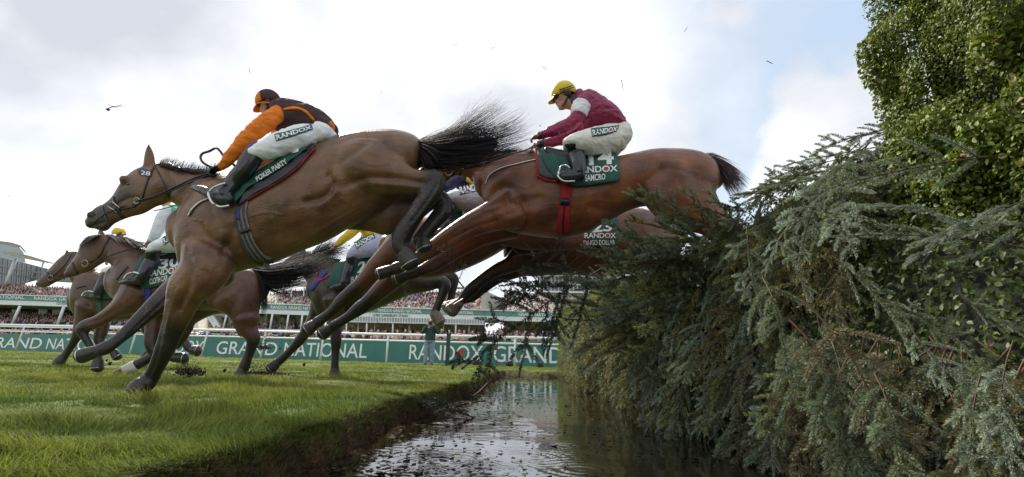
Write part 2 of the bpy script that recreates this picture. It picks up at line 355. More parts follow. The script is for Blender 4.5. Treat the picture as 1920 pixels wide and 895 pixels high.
# running rail
rA = P(-40, 607, 34.0); rB = P(1100, 634, 21.6)
def rail_pt(x, top, dn=0):
    t = (x+40)/1140.0; d = 1/((1-t)/34.0+t/21.6)-.35
    return d
def rp(x, y): return P(x, y, rail_pt(x, 0))
rail = thing('running_rail', rp(500, 676), 'white two bar running rail on slanting posts before the hoarding', 'rail')
xs = list(range(-60, 1181, 40))
MB().tube([rp(x, 609+26.5*x/1060) for x in xs], .05, 10).build('top_rail', WHITE, rail, True)
MB().tube([rp(x, 621+26*x/1060) for x in xs], .038, 8).build('lower_rail', WHITE, rail, True)
for xb, xt in [(-75, -50), (28, 46), (242, 257), (376, 390), (488, 498), (600, 607), (724, 728), (965, 966), (1075, 1075)]:
    yb = 657.5+33*xb/1060; yt = 611+26*xt/1060
    MB().tube([rp(xb, yb+1), rp((xb+xt)/2, (yb+yt)/2), rp(xt, yt)], [.05, .045, .05], 8).build('rail_post', WHITE, rail, True)
gp = MB(); b0 = G(838, 687); gp.box((b0.x-.07, b0.y-.07, -.05), (b0.x+.07, b0.y+.07, 1.12)); gp.box((b0.x-.085, b0.y-.085, 1.12), (b0.x+.085, b0.y+.085, 1.16))
tag(gp.build('green_post', mat('dark_green_paint', (.012, .05, .035), .5)), 'dark green square post standing before the hoarding beside the photographer', 'post')
# stands ------------------------------------------------------------
SA = P(-150, 640, 84); SB = P(1150, 660, 60); SA.z = SB.z = 0
su = (SB-SA).normalized(); sn = Vector((su.y, -su.x, 0)); sn = -sn if sn.y > 0 else sn
def S(x, y, off=0): return on_plane(x, y, SA-sn*off, sn)
def slab(mb, x0, x1, yt0, yt1, yb0, yb1, off=0, th=.4):
    return mb.quad_slab([S(x0, yb0, off), S(x1, yb1, off), S(x1, yt1, off), S(x0, yt0, off)], -sn*th)
CREAM = mat('cream_render', (.50, .46, .38), .8, .15, 1); GREYM = mat('grey_cladding', (.22, .23, .24), .5, .15, 1.5); LIGHTM = mat('stand_white', (.70, .72, .73), .5, .06, 1)
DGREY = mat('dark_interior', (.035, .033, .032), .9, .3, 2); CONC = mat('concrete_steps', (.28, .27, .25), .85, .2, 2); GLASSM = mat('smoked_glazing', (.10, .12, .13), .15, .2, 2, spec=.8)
ROOFM = mat('roof_metal', (.42, .40, .36), .45, .1, 1)
def band_y(x):       # top of the teal fascia along the whole range of stands
    return np.interp(x, [-150, 0, 140, 480, 590, 700, 908, 1060, 1150], [548, 552.5, 558, 571, 575, 577.5, 583.5, 588, 590.5])
TEALF = mat('hazed_teal_band', (.10, .24, .23), .6, .08, 1)  # fascia teal with distance haze put into its colour, paler than the hoarding
def fascia(root, x0, x1):
    y0, y1 = band_y(x0), band_y(x1)
    slab(MB(), x0, x1, y0-1, y1-1, y0+8.5, y1+8.5, -.06, .3).build('sign_band', TEALF, root)
    slab(MB(), x0, x1, y0-2.6, y1-2.6, y0-1, y1-1, -.2, .5).build('parapet_rail', LIGHTM, root)
    slab(MB(), x0, x1, y0+8.5, y1+8.5, y0+17, y1+17, 0, 2.5).build('white_canopy_edge', LIGHTM, root)
def ftext(root, s, x0, x1, dy=0.6, h=6.4, off=-.08, m=None):
    def f(u, v):
        x = x0+(x1-x0)*u; return S(x, band_y(x)+dy+h*(1-v), off)
    text_on(s, f, 'lettering', root, m, .01)
def crowd_spots(x0, x1, yf, yb, depth, rows, sp, off0=.5):
    """people on a raked tier: px column range, front/back head heights in px; returns feet positions"""
    out_ = []
    for r_ in range(rows):
        t = r_/max(rows-1, 1); off = off0+depth*t
        xm = (x0+x1)/2
        a = S(x0, 600, off); b_ = S(x1, 600, off); Lr = (b_-a).dot(su); n = int(Lr/sp)
        for k in range(n):
            if rng.random() < .06: continue
            u = (k+rng.uniform(-.3, .3)+(r_ % 2)*.5)/n; x = x0+(x1-x0)*u
            y = (yf(x)*(1-t)+yb(x)*t); p = S(x, y, off); out_.append((p.x, p.y, p.z-1.68))
    return out_
tiers = []
bal = mat('balustrade_white', (.6, .62, .62), .5)
# left stand
ql = thing('grandstand', S(60, 640), 'grandstand at far left with wing canopy over a packed upper tier', 'grandstand', None)
fascia(ql, -190, 262)
ftext(ql, 'GRAND NATIONAL', -60, 46); ftext(ql, 'RANDOX GRAND NATIONAL', 64, 200); ftext(ql, 'QUEEN MOTHER STAND', 106, 190, 9.6, 5.6, -.03, TEAL)
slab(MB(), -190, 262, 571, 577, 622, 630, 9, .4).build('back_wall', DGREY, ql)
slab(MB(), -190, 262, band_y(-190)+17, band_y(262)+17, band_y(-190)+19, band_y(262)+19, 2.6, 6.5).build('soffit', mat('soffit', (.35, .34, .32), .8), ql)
for x, sl_ in [(-60, 22), (38, 16), (120, 13), (196, 10)]:
    MB().tube([S(x-sl_, 609+x*.02, -.2), S(x, 573+x*.02, -.2)], .2, 8).build('column', WHITE, ql, True)
for x in (14, 76, 98): slab(MB(), x-8, x+8, 571.5, 572, 573.5, 574, 3.0, .2).build('ceiling_light', mat('warm_light_panel', (.8, .6, .35), .5), ql)
for x in (30, 80, 106, 160): slab(MB(), x-8, x+8, 580, 580.5, 592, 592.5, 8.8, .15).build('window', mat('pale_window', (.55, .6, .62), .3), ql)
slab(MB(), -190, 262, 604, 611, 606, 613, -.5, .1).build('balustrade', bal, ql)
tiers.append(crowd_spots(-120, 262, lambda x: band_y(x)-2, lambda x: band_y(x)-23+.03*x, 8, 9, .62))
tiers.append(crowd_spots(-120, 262, lambda x: 600+.012*x, lambda x: 585+.015*x, 5, 6, .6))
# raked seating + side wall
def rake(root, x0, x1, yb, yt, depth, off0=.4, name='terrace'):
    q = [S(x0, yb(x0)+3, off0), S(x1, yb(x1)+3, off0), S(x1, yt(x1)+5, off0+depth+1), S(x0, yt(x0)+5, off0+depth+1)]
    MB().quad_slab(q, Vector((0, 0, -.3))).build(name, CONC, root)
rake(ql, -190, 262, lambda x: band_y(x)+2, lambda x: band_y(x)-18, 8)
# louvred upper wall, rising to the left, and the wing-shaped canopy
lv = MB(); pts = [(-190, 560), (-190, 462), (0, 482), (50, 494), (92, 505), (134, 524), (134, 530), (60, 526), (0, 542)]
MBp = [S(x, y, 11) for x, y in pts]; k_ = len(MBp); lv.add(MBp+[p-sn*.5 for p in MBp], [tuple(range(k_)), tuple(range(2*k_-1, k_-1, -1))]+[(i, (i+1) % k_, (i+1) % k_+k_, i+k_) for i in range(k_)]); lv.build('louvred_wall', GLASSM, ql)
for i in range(26):
    x = -110+i*9; t0 = np.interp(x, [-190, 0, 50, 92, 134], [464, 484, 496, 507, 525]); b0_ = np.interp(x, [-190, 0, 60, 134], [558, 540, 524, 528])
    MB().tube([S(x, b0_, 10.8), S(x+3, t0, 10.8)], .07, 4).build('mullion', GREYM, ql)
for y0_, y1_ in ((500, 520), (512, 529)): MB().tube([S(-150, y0_-14, 10.6), S(0, y0_-1, 10.6), S(60, (y0_+y1_)/2, 10.6), S(125, y1_, 10.6)], .12, 5).build('mullion', GREYM, ql)
for x in (18, -60): MB().tube([S(x-10, 540, 9), S(x+12, 485, 9)], .3, 6).build('raking_strut', LIGHTM, ql, True)
def blade_roof(root, xs_, top, bot, off, th, m, name):
    mb = MB(); n = len(xs_); Vv = []
    for x, a, c in zip(xs_, top, bot): Vv += [S(x, a, off), S(x, c, off+.2), S(x, c-.5, off+th), S(x, a, off+th)]
    fs = []
    for i in range(n-1):
        for k in range(4): fs.append((4*i+k, 4*i+(k+1) % 4, 4*i+4+(k+1) % 4, 4*i+4+k))
    fs += [(0, 3, 2, 1), (4*n-4, 4*n-3, 4*n-2, 4*n-1)]
    mb.add(Vv, fs).build(name, m, root)
blade_roof(ql, [7, 20, 40, 60, 80, 100], [473, 472.5, 476, 481, 487.5, 493.5], [475, 480, 484, 488, 492, 495], 4, 5, ROOFM, 'wing_canopy')
MB().tube([S(78, 503, 6), S(82, 490, 6)], .12, 5).build('canopy_prop', LIGHTM, ql)
# curved shell behind
bs = thing('glass_stand', S(0, 640, 40), 'curved pale glass stand rising behind the leftmost stand', 'building')
blade_roof(bs, [-190, -60, 0, 20, 35, 44, 48], [430, 447, 455, 458, 463, 473, 492], [560]*7, 22, 15, mat('pale_glazing', (.30, .36, .38), .25, .1, .6), 'glazed_shell')
blade_roof(bs, [-190, -60, 0, 22, 38, 48, 52], [427, 444, 452, 455, 460, 471, 492], [430, 447.5, 456, 459, 464.5, 475, 493], 21.6, 16, ROOFM, 'roof_rim')
# middle stands
def mid_stand(label, x0, x1, ytop, roof=None):
    t = thing('grandstand', S((x0+x1)/2, 640), label, 'grandstand')
    fascia(t, x0, x1); rake(t, x0, x1, lambda x: band_y(x)+2, ytop, 9)
    slab(MB(), x0, x1, band_y(x0)+17, band_y(x1)+17, 634, 638, 8, .4).build('back_wall', CREAM, t)
    slab(MB(), x0, x1, band_y(x0)+15, band_y(x1)+15, band_y(x0)+17, band_y(x1)+17, 2.6, 5.6).build('soffit', CREAM, t)
    return t
m1 = mid_stand('far grandstand with cream back wall and slim columns between the galloping horses', 392, 606, lambda x: 545)
ftext(m1, 'NATIONAL', 440, 496); ftext(m1, 'RANDOX GRAND NATIONAL', 508, 604)
for x, s_ in [(426, 8), (452, 7), (484, 6), (511, 5), (541, 4), (567, 3)]: MB().tube([S(x-s_, 618, -.2), S(x, band_y(x)+17, -.2)], .13, 8).build('column', WHITE, m1, True)
for x in (420, 470, 512, 548, 585): slab(MB(), x-6, x+6, 595, 595, 609, 609, 7.8, .1).build('window', mat('dim_window', (.12, .14, .15), .2), m1)
for x in (442, 478, 498, 530, 565): slab(MB(), x-3, x+3, 594, 594, 602, 602, 7.7, .1).build('notice_panel', WHITE, m1)
slab(MB(), 392, 606, 615, 619, 619, 623, -.4, .15).build('balustrade', bal, m1)
blade_roof(m1, [520, 527, 545, 575, 606], [536, 530, 527, 528, 529], [537, 536, 537, 539, 540], 6, 6, ROOFM, 'upper_roof')
for x in (546, 569, 590): MB().tube([S(x, 556, 6), S(x+1, 537, 6)], .1, 5).build('column', LIGHTM, m1)
tiers.append(crowd_spots(486, 606, lambda x: band_y(x)-1, lambda x: np.interp(x, [486, 500, 530, 606], [568, 553, 543, 541]), 9, 11, .6))
tiers.append(crowd_spots(395, 606, lambda x: 611+.01*x*0, lambda x: 603, 3, 3, .7))
m2 = mid_stand('wide middle grandstand with slatted glazing and a packed open tier', 612, 908, lambda x: 541+.02*(x-612))
ftext(m2, 'NATIONAL', 640, 694); ftext(m2, 'RANDOX GRAND NATIONAL', 709, 791); ftext(m2, 'RANDOX GRAND NATIONAL', 812, 888)
MB().quad_slab([S(696, 595.5, -.12), S(767, 597.2, -.12), S(767, 588.6, -.12), S(696, 586.8, -.12)], -sn*.1).build('name_board', LIGHTM, m2)
def f(u, v): return S(699+66*u, 593.6+1.7*u-5.2*v, -.16)
text_on('LORD DARESBURY STAND', f, 'lettering', m2, mat('name_green', (.02, .09, .08), .6), .02)
slab(MB(), 612, 908, band_y(612)+16.5, band_y(908)+16.5, 602, 608, -.1, .2).build('slatted_glazing', mat('pale_slats_backing', (.33, .35, .37), .4), m2)
for x in range(614, 908, 5): slab(MB(), x, x+.9, band_y(x)+16.5, band_y(x)+16.5, 602+.02*(x-612), 602+.02*(x-612), -.2, .06).build('glazing_bar', LIGHTM, m2)
slab(MB(), 612, 908, 602, 608, 603.4, 609.4, -.3, .4).build('sill_band', LIGHTM, m2)
for i, x in enumerate((650, 672, 688, 703, 737, 768, 803, 832, 855, 880)): MB().tube([S(x-1, 625+.005*x, -.1+(i % 2)*2), S(x, 606, -.1+(i % 2)*2)], .11, 6).build('column', WHITE, m2, True)
slab(MB(), 612, 908, 623, 627, 625, 629, -.4, .12).build('balustrade', bal, m2)
slab(MB(), 612, 908, 626, 630, 631, 635, -.4, .12).build('balustrade', bal, m2)
for x in (660, 708, 752, 806, 850, 872): slab(MB(), x-4, x+4, 609, 609, 613, 613, 7.6, .1).build('notice_panel', WHITE, m2)
slab(MB(), 902, 912, 546, 546, 584, 584, 0, 9).build('end_wall', ROOFM, m2)
tiers.append(crowd_spots(640, 903, lambda x: band_y(x)-1, lambda x: 542+.012*(x-612), 9, 13, .58))
tiers.append(crowd_spots(612, 906, lambda x: 621+.012*(x-612), lambda x: 613+.012*(x-612), 3.5, 4, .6))
blade_roof(m2, [612, 700, 800, 908], [534, 535, 537, 540], [538, 539, 541, 544], 9, 5, ROOFM, 'upper_roof')
m3 = mid_stand('right hand grandstand with balconied storey partly behind the spruce branches', 945, 1150, lambda x: 550)
ftext(m3, 'GRAND NATIONAL', 972, 1044); slab(MB(), 945, 1150, 549, 553, 588, 592, 10.6, .4).build('rear_wall', GREYM, m3)
for y in (514, 530, 545): slab(MB(), 1008, 1150, y, y+3, y+3, y+6, 10, 3).build('balcony_floor', LIGHTM, m3)
slab(MB(), 1008, 1150, 505, 508, 549, 552, 11, 3).build('balcony_back', GREYM, m3)
for x in range(1012, 1150, 7): slab(MB(), x, x+.8, 505, 505, 549, 549, 10.2, .1).build('mullion', LIGHTM, m3)
slab(MB(), 1000, 1150, 500, 503, 505, 508, 9, 6).build('upper_roof', ROOFM, m3)
tiers.append(crowd_spots(948, 1150, lambda x: band_y(x)-1, lambda x: 552, 9, 11, .58))
tiers.append(crowd_spots(930, 1150, lambda x: 624, lambda x: 613, 4, 5, .6))
lk = thing('linking_bridge', S(925, 640), 'pale covered walkway joining the middle and right stands', 'walkway'); fascia(lk, 908.5, 944.5)
# low seating block and stair between the left and middle stands
st = thing('stair_tower', S(380, 640), 'concrete seating block and white stair seen under the near horses', 'stair')
MB().quad_slab([S(352, 622, 1), S(372, 622, 1), S(366, 588, 5), S(352, 597, 5)], -sn*3).build('seating_block', CONC, st)
MB().quad_slab([S(370, 624, 1), S(391, 622, 1), S(388, 590, 5), S(372, 588, 5)], -sn*3).build('side_wall', CREAM, st)
for k in range(2): MB().quad_slab([S(386+k*8, 592, .6), S(392+k*8, 592, .6), S(412+k*6, 620, .6), S(404+k*6, 620, .6)], -sn*.3).build('stair_flight', LIGHTM, st)
tw = MB()
for k in range(5): tw.tube([S(475+k*2, 590+k*6, 3), S(492-k*1.5, 594+k*6, 3)], .15, 5)
tw.tube([S(476, 588, 3), S(489, 620, 3)], .15, 5); tw.tube([S(488, 588, 3), S(474, 620, 3)], .12, 5)
# crowd ---------------------------------------------------------------
def person_lod(kind):
    m_ = MB()
    if kind == 0:    # standing spectator, arms down; vertical order legs/coat/head
        m_.tube([(-.09, 0, 0), (-.1, 0, .45), (-.09, 0, .85)], [.07, .075, .09], 5); m_.tube([(.09, 0, 0), (.1, 0, .45), (.09, 0, .85)], [.07, .075, .09], 5)
        nl = len(m_.v); m_.tube([(0, 0, .78), (0, 0, 1.1), (0, 0, 1.38), (0, 0, 1.46)], [.2, .19, .22, .1], 7); m_.tube([(-.24, 0, 1.38), (-.28, .02, 1.1), (-.24, -.1, .88)], [.07, .06, .05], 4); m_.tube([(.24, 0, 1.38), (.28, .02, 1.1), (.24, -.1, .88)], [.07, .06, .05], 4)
        nb = len(m_.v); m_.tube([(0, 0, 1.42), (0, 0, 1.52)], .05, 5); m_.ell((0, -.01, 1.6), (.08, 0, 0), (0, .095, 0), (0, 0, .12), 6, 5); nh = len(m_.v); m_.ell((0, .03, 1.64), (.09, 0, 0), (0, .095, 0), (0, 0, .1), 6, 4)
    else:            # one arm up holding a phone
        m_.tube([(-.09, 0, 0), (-.1, 0, .45), (-.09, 0, .85)], [.07, .075, .09], 5); m_.tube([(.09, 0, 0), (.1, 0, .45), (.09, 0, .85)], [.07, .075, .09], 5)
        nl = len(m_.v); m_.tube([(0, 0, .78), (0, 0, 1.1), (0, 0, 1.38), (0, 0, 1.46)], [.19, .18, .21, .1], 7); m_.tube([(-.22, 0, 1.38), (-.3, -.12, 1.25), (-.14, -.3, 1.5)], [.07, .055, .045], 4); m_.tube([(.23, 0, 1.38), (.27, .02, 1.12), (.1, -.18, 1.1)], [.07, .06, .05], 4)
        nb = len(m_.v); m_.tube([(0, 0, 1.42), (0, 0, 1.52)], .05, 5); m_.ell((0, -.01, 1.6), (.08, 0, 0), (0, .095, 0), (0, 0, .12), 6, 5); nh = len(m_.v); m_.ell((0, .03, 1.64), (.09, 0, 0), (0, .095, 0), (0, 0, .1), 6, 4)
    zone = np.zeros(len(m_.v), int); zone[nl:nb] = 1; zone[nb:nh] = 2; zone[nh:] = 3
    return np.array([tuple(v) for v in m_.v]), m_.f, zone
LODS = [person_lod(0), person_lod(1)]
PAL = np.array([[.02, .025, .05], [.03, .03, .035], [.06, .05, .05], [.25, .22, .2], [.55, .53, .52], [.12, .05, .06], [.35, .06, .07], [.06, .10, .20], [.30, .25, .22], [.5, .32, .34], [.18, .2, .26], [.55, .5, .1], [.08, .14, .1], [.22, .12, .2]])
PW = np.array([.15, .13, .1, .09, .1, .07, .05, .09, .06, .05, .05, .012, .03, .04]); PW = PW/PW.sum()
def person_colours(zone):
    coat = PAL[rng.choice(len(PAL), p=PW)]*rng.uniform(.8, 1.3); leg = PAL[rng.choice(8)]*.8; skin = np.array([.55, .33, .25])*rng.uniform(.7, 1.15); hair = [np.array([.05, .03, .02]), np.array([.22, .14, .07]), np.array([.3, .28, .26]), np.array([.015, .012, .01])][rng.integers(4)]
    return np.stack([leg, coat, skin, hair])[zone]
CROWDM = mat('crowd_clothing', (1, 1, 1), .8, .12, 6, attr='Col')
VV = []; CC = []; II = []; KK = []; off = 0
for p in sum(tiers, []):
    V0, F0, z0 = LODS[rng.integers(2)]; a = rng.normal(0, .5); s = rng.uniform(.94, 1.06); c_, s_ = math.cos(a), math.sin(a)
    Vr = V0*s; Vr = np.stack([Vr[:, 0]*c_-Vr[:, 1]*s_, Vr[:, 0]*s_+Vr[:, 1]*c_, Vr[:, 2]], -1)+np.array(p); VV.append(Vr); CC.append(person_colours(z0))
    for f_ in F0: KK.append(len(f_)); II += [off+i for i in f_]
    off += len(V0)
print('tier crowd', len(VV))
tag(obj('crowd', npmesh('crowd', np.concatenate(VV), KK, II, np.concatenate(CC)), CROWDM), 'dense crowd of tiny spectators packing the tiers of the stands', 'crowd', kind='stuff')
# nearest spectators, each a person, behind the hoarding
variants = []
for k in range(14):
    V0, F0, z0 = LODS[k % 2]; variants.append(npmesh('spectator', V0, [len(f_) for f_ in F0], sum([list(f_) for f_ in F0], []), person_colours(z0))); variants[-1].materials.append(CROWDM)
cnt = 0
for r_ in range(4):
    d_off = 3+3.0*r_
    nrow = 75
    for k in range(nrow):
        x = -10+1075*(k+rng.uniform(-.35, .35))/nrow+(r_ % 2)*7
        y = 657+33*x/1060; base = on_plane(x, y, HA-hn*d_off, hn); hz = [637, 630, 623, 617][r_]+26*x/1060*[.6, .5, .4, .2][r_]
        p = on_plane(x, hz+rng.uniform(-1, 1), HA-hn*d_off, hn)
        o = bpy.data.objects.new('person', variants[rng.integers(14)]); col.objects.link(o); o.location = (p.x, p.y, p.z-1.7); o.rotation_euler = (0, 0, rng.normal(0, .5)); o.scale = (1, 1, rng.uniform(.95, 1.05))
        tag(o, 'standing racegoer in outdoor clothes among the nearest rows behind the teal hoarding', 'person', 'racegoers in the nearest rows behind the hoarding'); cnt += 1
# the bank the nearest rows stand on
ter = MB()
for r_ in range(4):
    a0 = on_plane(-60, 650, HA-hn*(1.9+3*r_), hn); b0 = on_plane(1110, 680, HA-hn*(1.9+3*r_), hn)
    za = on_plane(-10, [637, 630, 623, 617][r_], HA-hn*(3+3*r_), hn).z-1.72; zb = on_plane(1065, [637, 630, 623, 617][r_]+26*[.6, .5, .4, .2][r_], HA-hn*(3+3*r_), hn).z-1.72
    ter.quad_slab([Vector((a0.x, a0.y, -.2)), Vector((b0.x, b0.y, -.2)), Vector((b0.x, b0.y, zb)), Vector((a0.x, a0.y, za))], -hn*3.0)
tag(ter.build('terrace_steps', CONC), 'low concrete terrace steps under the nearest racegoers', 'terrace')
# lawn rail / vehicles: small white barrier between crowd rows
ba = thing('white_barrier', on_plane(500, 640, HA-hn*14.5, hn), 'long white lawn barrier in front of the stands', 'barrier')
f14 = lambda x, y: on_plane(x, y, HA-hn*14.5, hn)
MB().quad_slab([f14(-60, 612), f14(1110, 636), f14(1110, 633.5), f14(-60, 609)], -hn*.1).build('top_bar', WHITE, ba)
MB().quad_slab([f14(-60, 618), f14(1110, 641), f14(1110, 640), f14(-60, 616.5)], -hn*.08).build('lower_bar', WHITE, ba)
# ------------------------------------------------------------------ organic modelling tools
def cat_interp(S_, sub):
    S_ = np.array(S_, float); n = len(S_)
    if n < 3: return np.array([S_[0]*(1-t)+S_[-1]*t for t in np.linspace(0, 1, sub+1)])
    out_ = []
    for i in range(n-1):
        p0 = S_[max(i-1, 0)]; p1 = S_[i]; p2 = S_[i+1]; p3 = S_[min(i+2, n-1)]
        if i == 0: p0 = 2*p1-p2
        if i == n-2: p3 = 2*p2-p1
        for k in range(sub):
            t = k/sub; out_.append(.5*((2*p1)+(-p0+p2)*t+(2*p0-5*p1+4*p2-p3)*t*t+(-p0+3*p1-3*p2+p3)*t**3))
    out_.append(S_[-1]); return np.array(out_)
class Body:
    """collects lofted volumes (traced contour + real depth) and fuses them to one skin"""
    def __init__(s, d): s.d = d; s.mb = MB(); s.smp = []
    def rings(s, T, B, Wd, K, n=20, depthv=None, cap=True):
        mb = s.mb; b = len(mb.v); m = len(T); Y = Vector((0, 1, 0))
        for i in range(m):
            c = (T[i]+B[i])/2; u = (T[i]-B[i])/2
            path = ((T[min(i+1, m-1)]+B[min(i+1, m-1)])-(T[max(i-1, 0)]+B[max(i-1, 0)])).normalized()
            w = path.cross(u.normalized()); w = w.normalized() if w.length > 1e-6 else Y
            if w.y < 0: w = -w
            for k in range(n):
                a = 2*math.pi*k/n; mb.v.append(c+u*math.cos(a)+w*(Wd[i]*math.sin(a)))
            s.smp.append((c, max(u.length, .01), K[i]))
        for i in range(m-1):
            for k in range(n):
                k2 = (k+1) % n; mb.f.append((b+i*n+k, b+i*n+k2, b+(i+1)*n+k2, b+(i+1)*n+k))
        for i, sgn in ((0, 1), (m-1, -1)):
            c = (T[i]+B[i])/2; j = 1 if i == 0 else m-2; u = (T[i]-B[i])/2; dr = (c-(T[j]+B[j])/2).normalized(); h = min(u.length*.75, .12 if cap is True else cap); base = b+i*n; prev = base
            for q in (.35, .7, .92):
                k0 = len(mb.v); sc_ = math.sqrt(max(1-q*q, 0))
                for k in range(n): mb.v.append(c+(mb.v[base+k]-c)*sc_+dr*h*q)
                for k in range(n):
                    k2 = (k+1) % n; f_ = (prev+k, prev+k2, k0+k2, k0+k); mb.f.append(f_[::-1] if sgn > 0 else f_)
                prev = k0
            ci = len(mb.v); mb.v.append(c+dr*h)
            for k in range(n):
                k2 = (k+1) % n; f_ = (ci, prev+k2, prev+k); mb.f.append(f_ if sgn > 0 else f_[::-1])
    def contour(s, st, sub=4, n=24):
        """st: (xt,yt,xb,yb,halfwidth m,depth offset[,dark])"""
        st = [tuple(a)+(0,)*(7-len(a)) for a in st]; A = cat_interp(st, sub)
        T = [P(a[0], a[1], s.d+a[5]) for a in A]; B = [P(a[2], a[3], s.d+a[5]) for a in A]
        s.rings(T, B, [a[4] for a in A], [a[6] for a in A], n); return s
    def limb(s, st, asp=.8, sub=4, n=14):
        """st: (x,y,radius px,depth offset[,dark])"""
        st = [tuple(a)+(0,)*(5-len(a)) for a in st]; A = cat_interp(st, sub); T = []; B = []; Wd = []
        for i, a in enumerate(A):
            q = A[min(i+1, len(A)-1)]; p = A[max(i-1, 0)]; tx, ty = q[0]-p[0], q[1]-p[1]; l = math.hypot(tx, ty) or 1
            nx_, ny_ = ty/l, -tx/l; d = s.d+a[3]; r = max(a[2], .3)
            T.append(P(a[0]+nx_*r, a[1]+ny_*r, d)); B.append(P(a[0]-nx_*r, a[1]-ny_*r, d)); Wd.append(r*asp*mpp(a[0], a[1], d))
        s.rings(T, B, Wd, [a[4] for a in A], n); return s
    def blob(s, x, y, rx, ry, rz, dd, ang=0, k=0):
        d = s.d+dd; c = P(x, y, d); m_ = mpp(x, y, d); a = R(ang)
        u = (RT*math.cos(a)-UP*math.sin(a))*rx*m_; v = (RT*math.sin(a)+UP*math.cos(a))*ry*m_
        s.mb.ell(c, u, v, Vector((0, rz, 0))); s.smp.append((c, rx*m_, k)); return s
    def fuse(s, name, m, parent, voxel=.012, smooth=6, strokes=(), dark=True, extra=None, wrinkle=0):
        me = mesh('tmp', s.mb.v, s.mb.f); o = bpy.data.objects.new('tmp', me); col.objects.link(o)
        r_ = o.modifiers.new('r', 'REMESH'); r_.mode = 'VOXEL'; r_.voxel_size = voxel; r_.use_smooth_shade = True
        sm_ = o.modifiers.new('s', 'SMOOTH'); sm_.factor = .5; sm_.iterations = smooth
        bpy.context.view_layer.update(); dg = bpy.context.evaluated_depsgraph_get()
        nm = bpy.data.meshes.new_from_object(o.evaluated_get(dg)); bpy.data.objects.remove(o); bpy.data.meshes.remove(me); nm.name = name
        n = len(nm.vertices); V = np.zeros(n*3, np.float32); nm.vertices.foreach_get('co', V); V = V.reshape(-1, 3).astype(float)
        Nn = np.zeros(n*3, np.float32); nm.vertices.foreach_get('normal', Nn); Nn = Nn.reshape(-1, 3)
        if wrinkle:
            q = V*np.array([9, 6, 14]); fl = V@np.array([.7, .2, .7])
            dn = np.array([noise.noise((a*1.0, b_, c_))*.8+noise.noise((a*2.3+5, b_*2, c_*2.1))*.45 for a, b_, c_ in q]); dn = 1-np.abs(dn)*3.0
            V = V+Nn*(wrinkle*np.clip(dn, -1, 1))[:, None]; nm.vertices.foreach_set('co', V.astype(np.float32).ravel())
        if strokes:
            px_, py_ = proj(V); view = V-CAMn; view /= np.linalg.norm(view, axis=1)[:, None]; fac = np.clip(-(Nn*view).sum(1)*1.4, 0, 1); disp = np.zeros(n)
            for pts, sg, amp in strokes:
                pts = cat_interp(pts, 5) if len(pts) > 2 else np.array(pts, float); dm = np.full(n, 1e9)
                for (ax, ay), (bx, by) in zip(pts[:-1], pts[1:]):
                    l2 = (bx-ax)**2+(by-ay)**2+1e-9; t = np.clip(((px_-ax)*(bx-ax)+(py_-ay)*(by-ay))/l2, 0, 1)
                    dm = np.minimum(dm, np.hypot(px_-ax-t*(bx-ax), py_-ay-t*(by-ay)))
                disp += amp*np.exp(-(dm/sg)**2)
            V = V+Nn*(disp*fac)[:, None]; nm.vertices.foreach_set('co', V.astype(np.float32).ravel())
        if dark:
            C = np.array([tuple(a[0]) for a in s.smp]); Rr = np.array([a[1] for a in s.smp]); K = np.array([a[2] for a in s.smp]); kk = np.zeros(n)
            for i in range(0, n, 8000):
                D = np.linalg.norm(V[i:i+8000, None]-C[None], axis=2)/Rr[None]; w = np.exp(-3.5*(D-D.min(1)[:, None])); kk[i:i+8000] = (w*K).sum(1)/w.sum(1)
            if extra is not None: kk = extra(V, Nn, kk)
            a = nm.color_attributes.new('Dark', 'FLOAT_COLOR', 'POINT'); cc = np.ones((n, 4), np.float32); cc[:, 0] = cc[:, 1] = cc[:, 2] = kk; a.data.foreach_set('color', cc.ravel())
        nm.update(); o = obj(name, nm, m, parent)
        o.data.materials.clear(); o.data.materials.append(m)
        return o, BVHTree.FromPolygons([tuple(v) for v in V], [tuple(p.vertices) for p in nm.polygons])
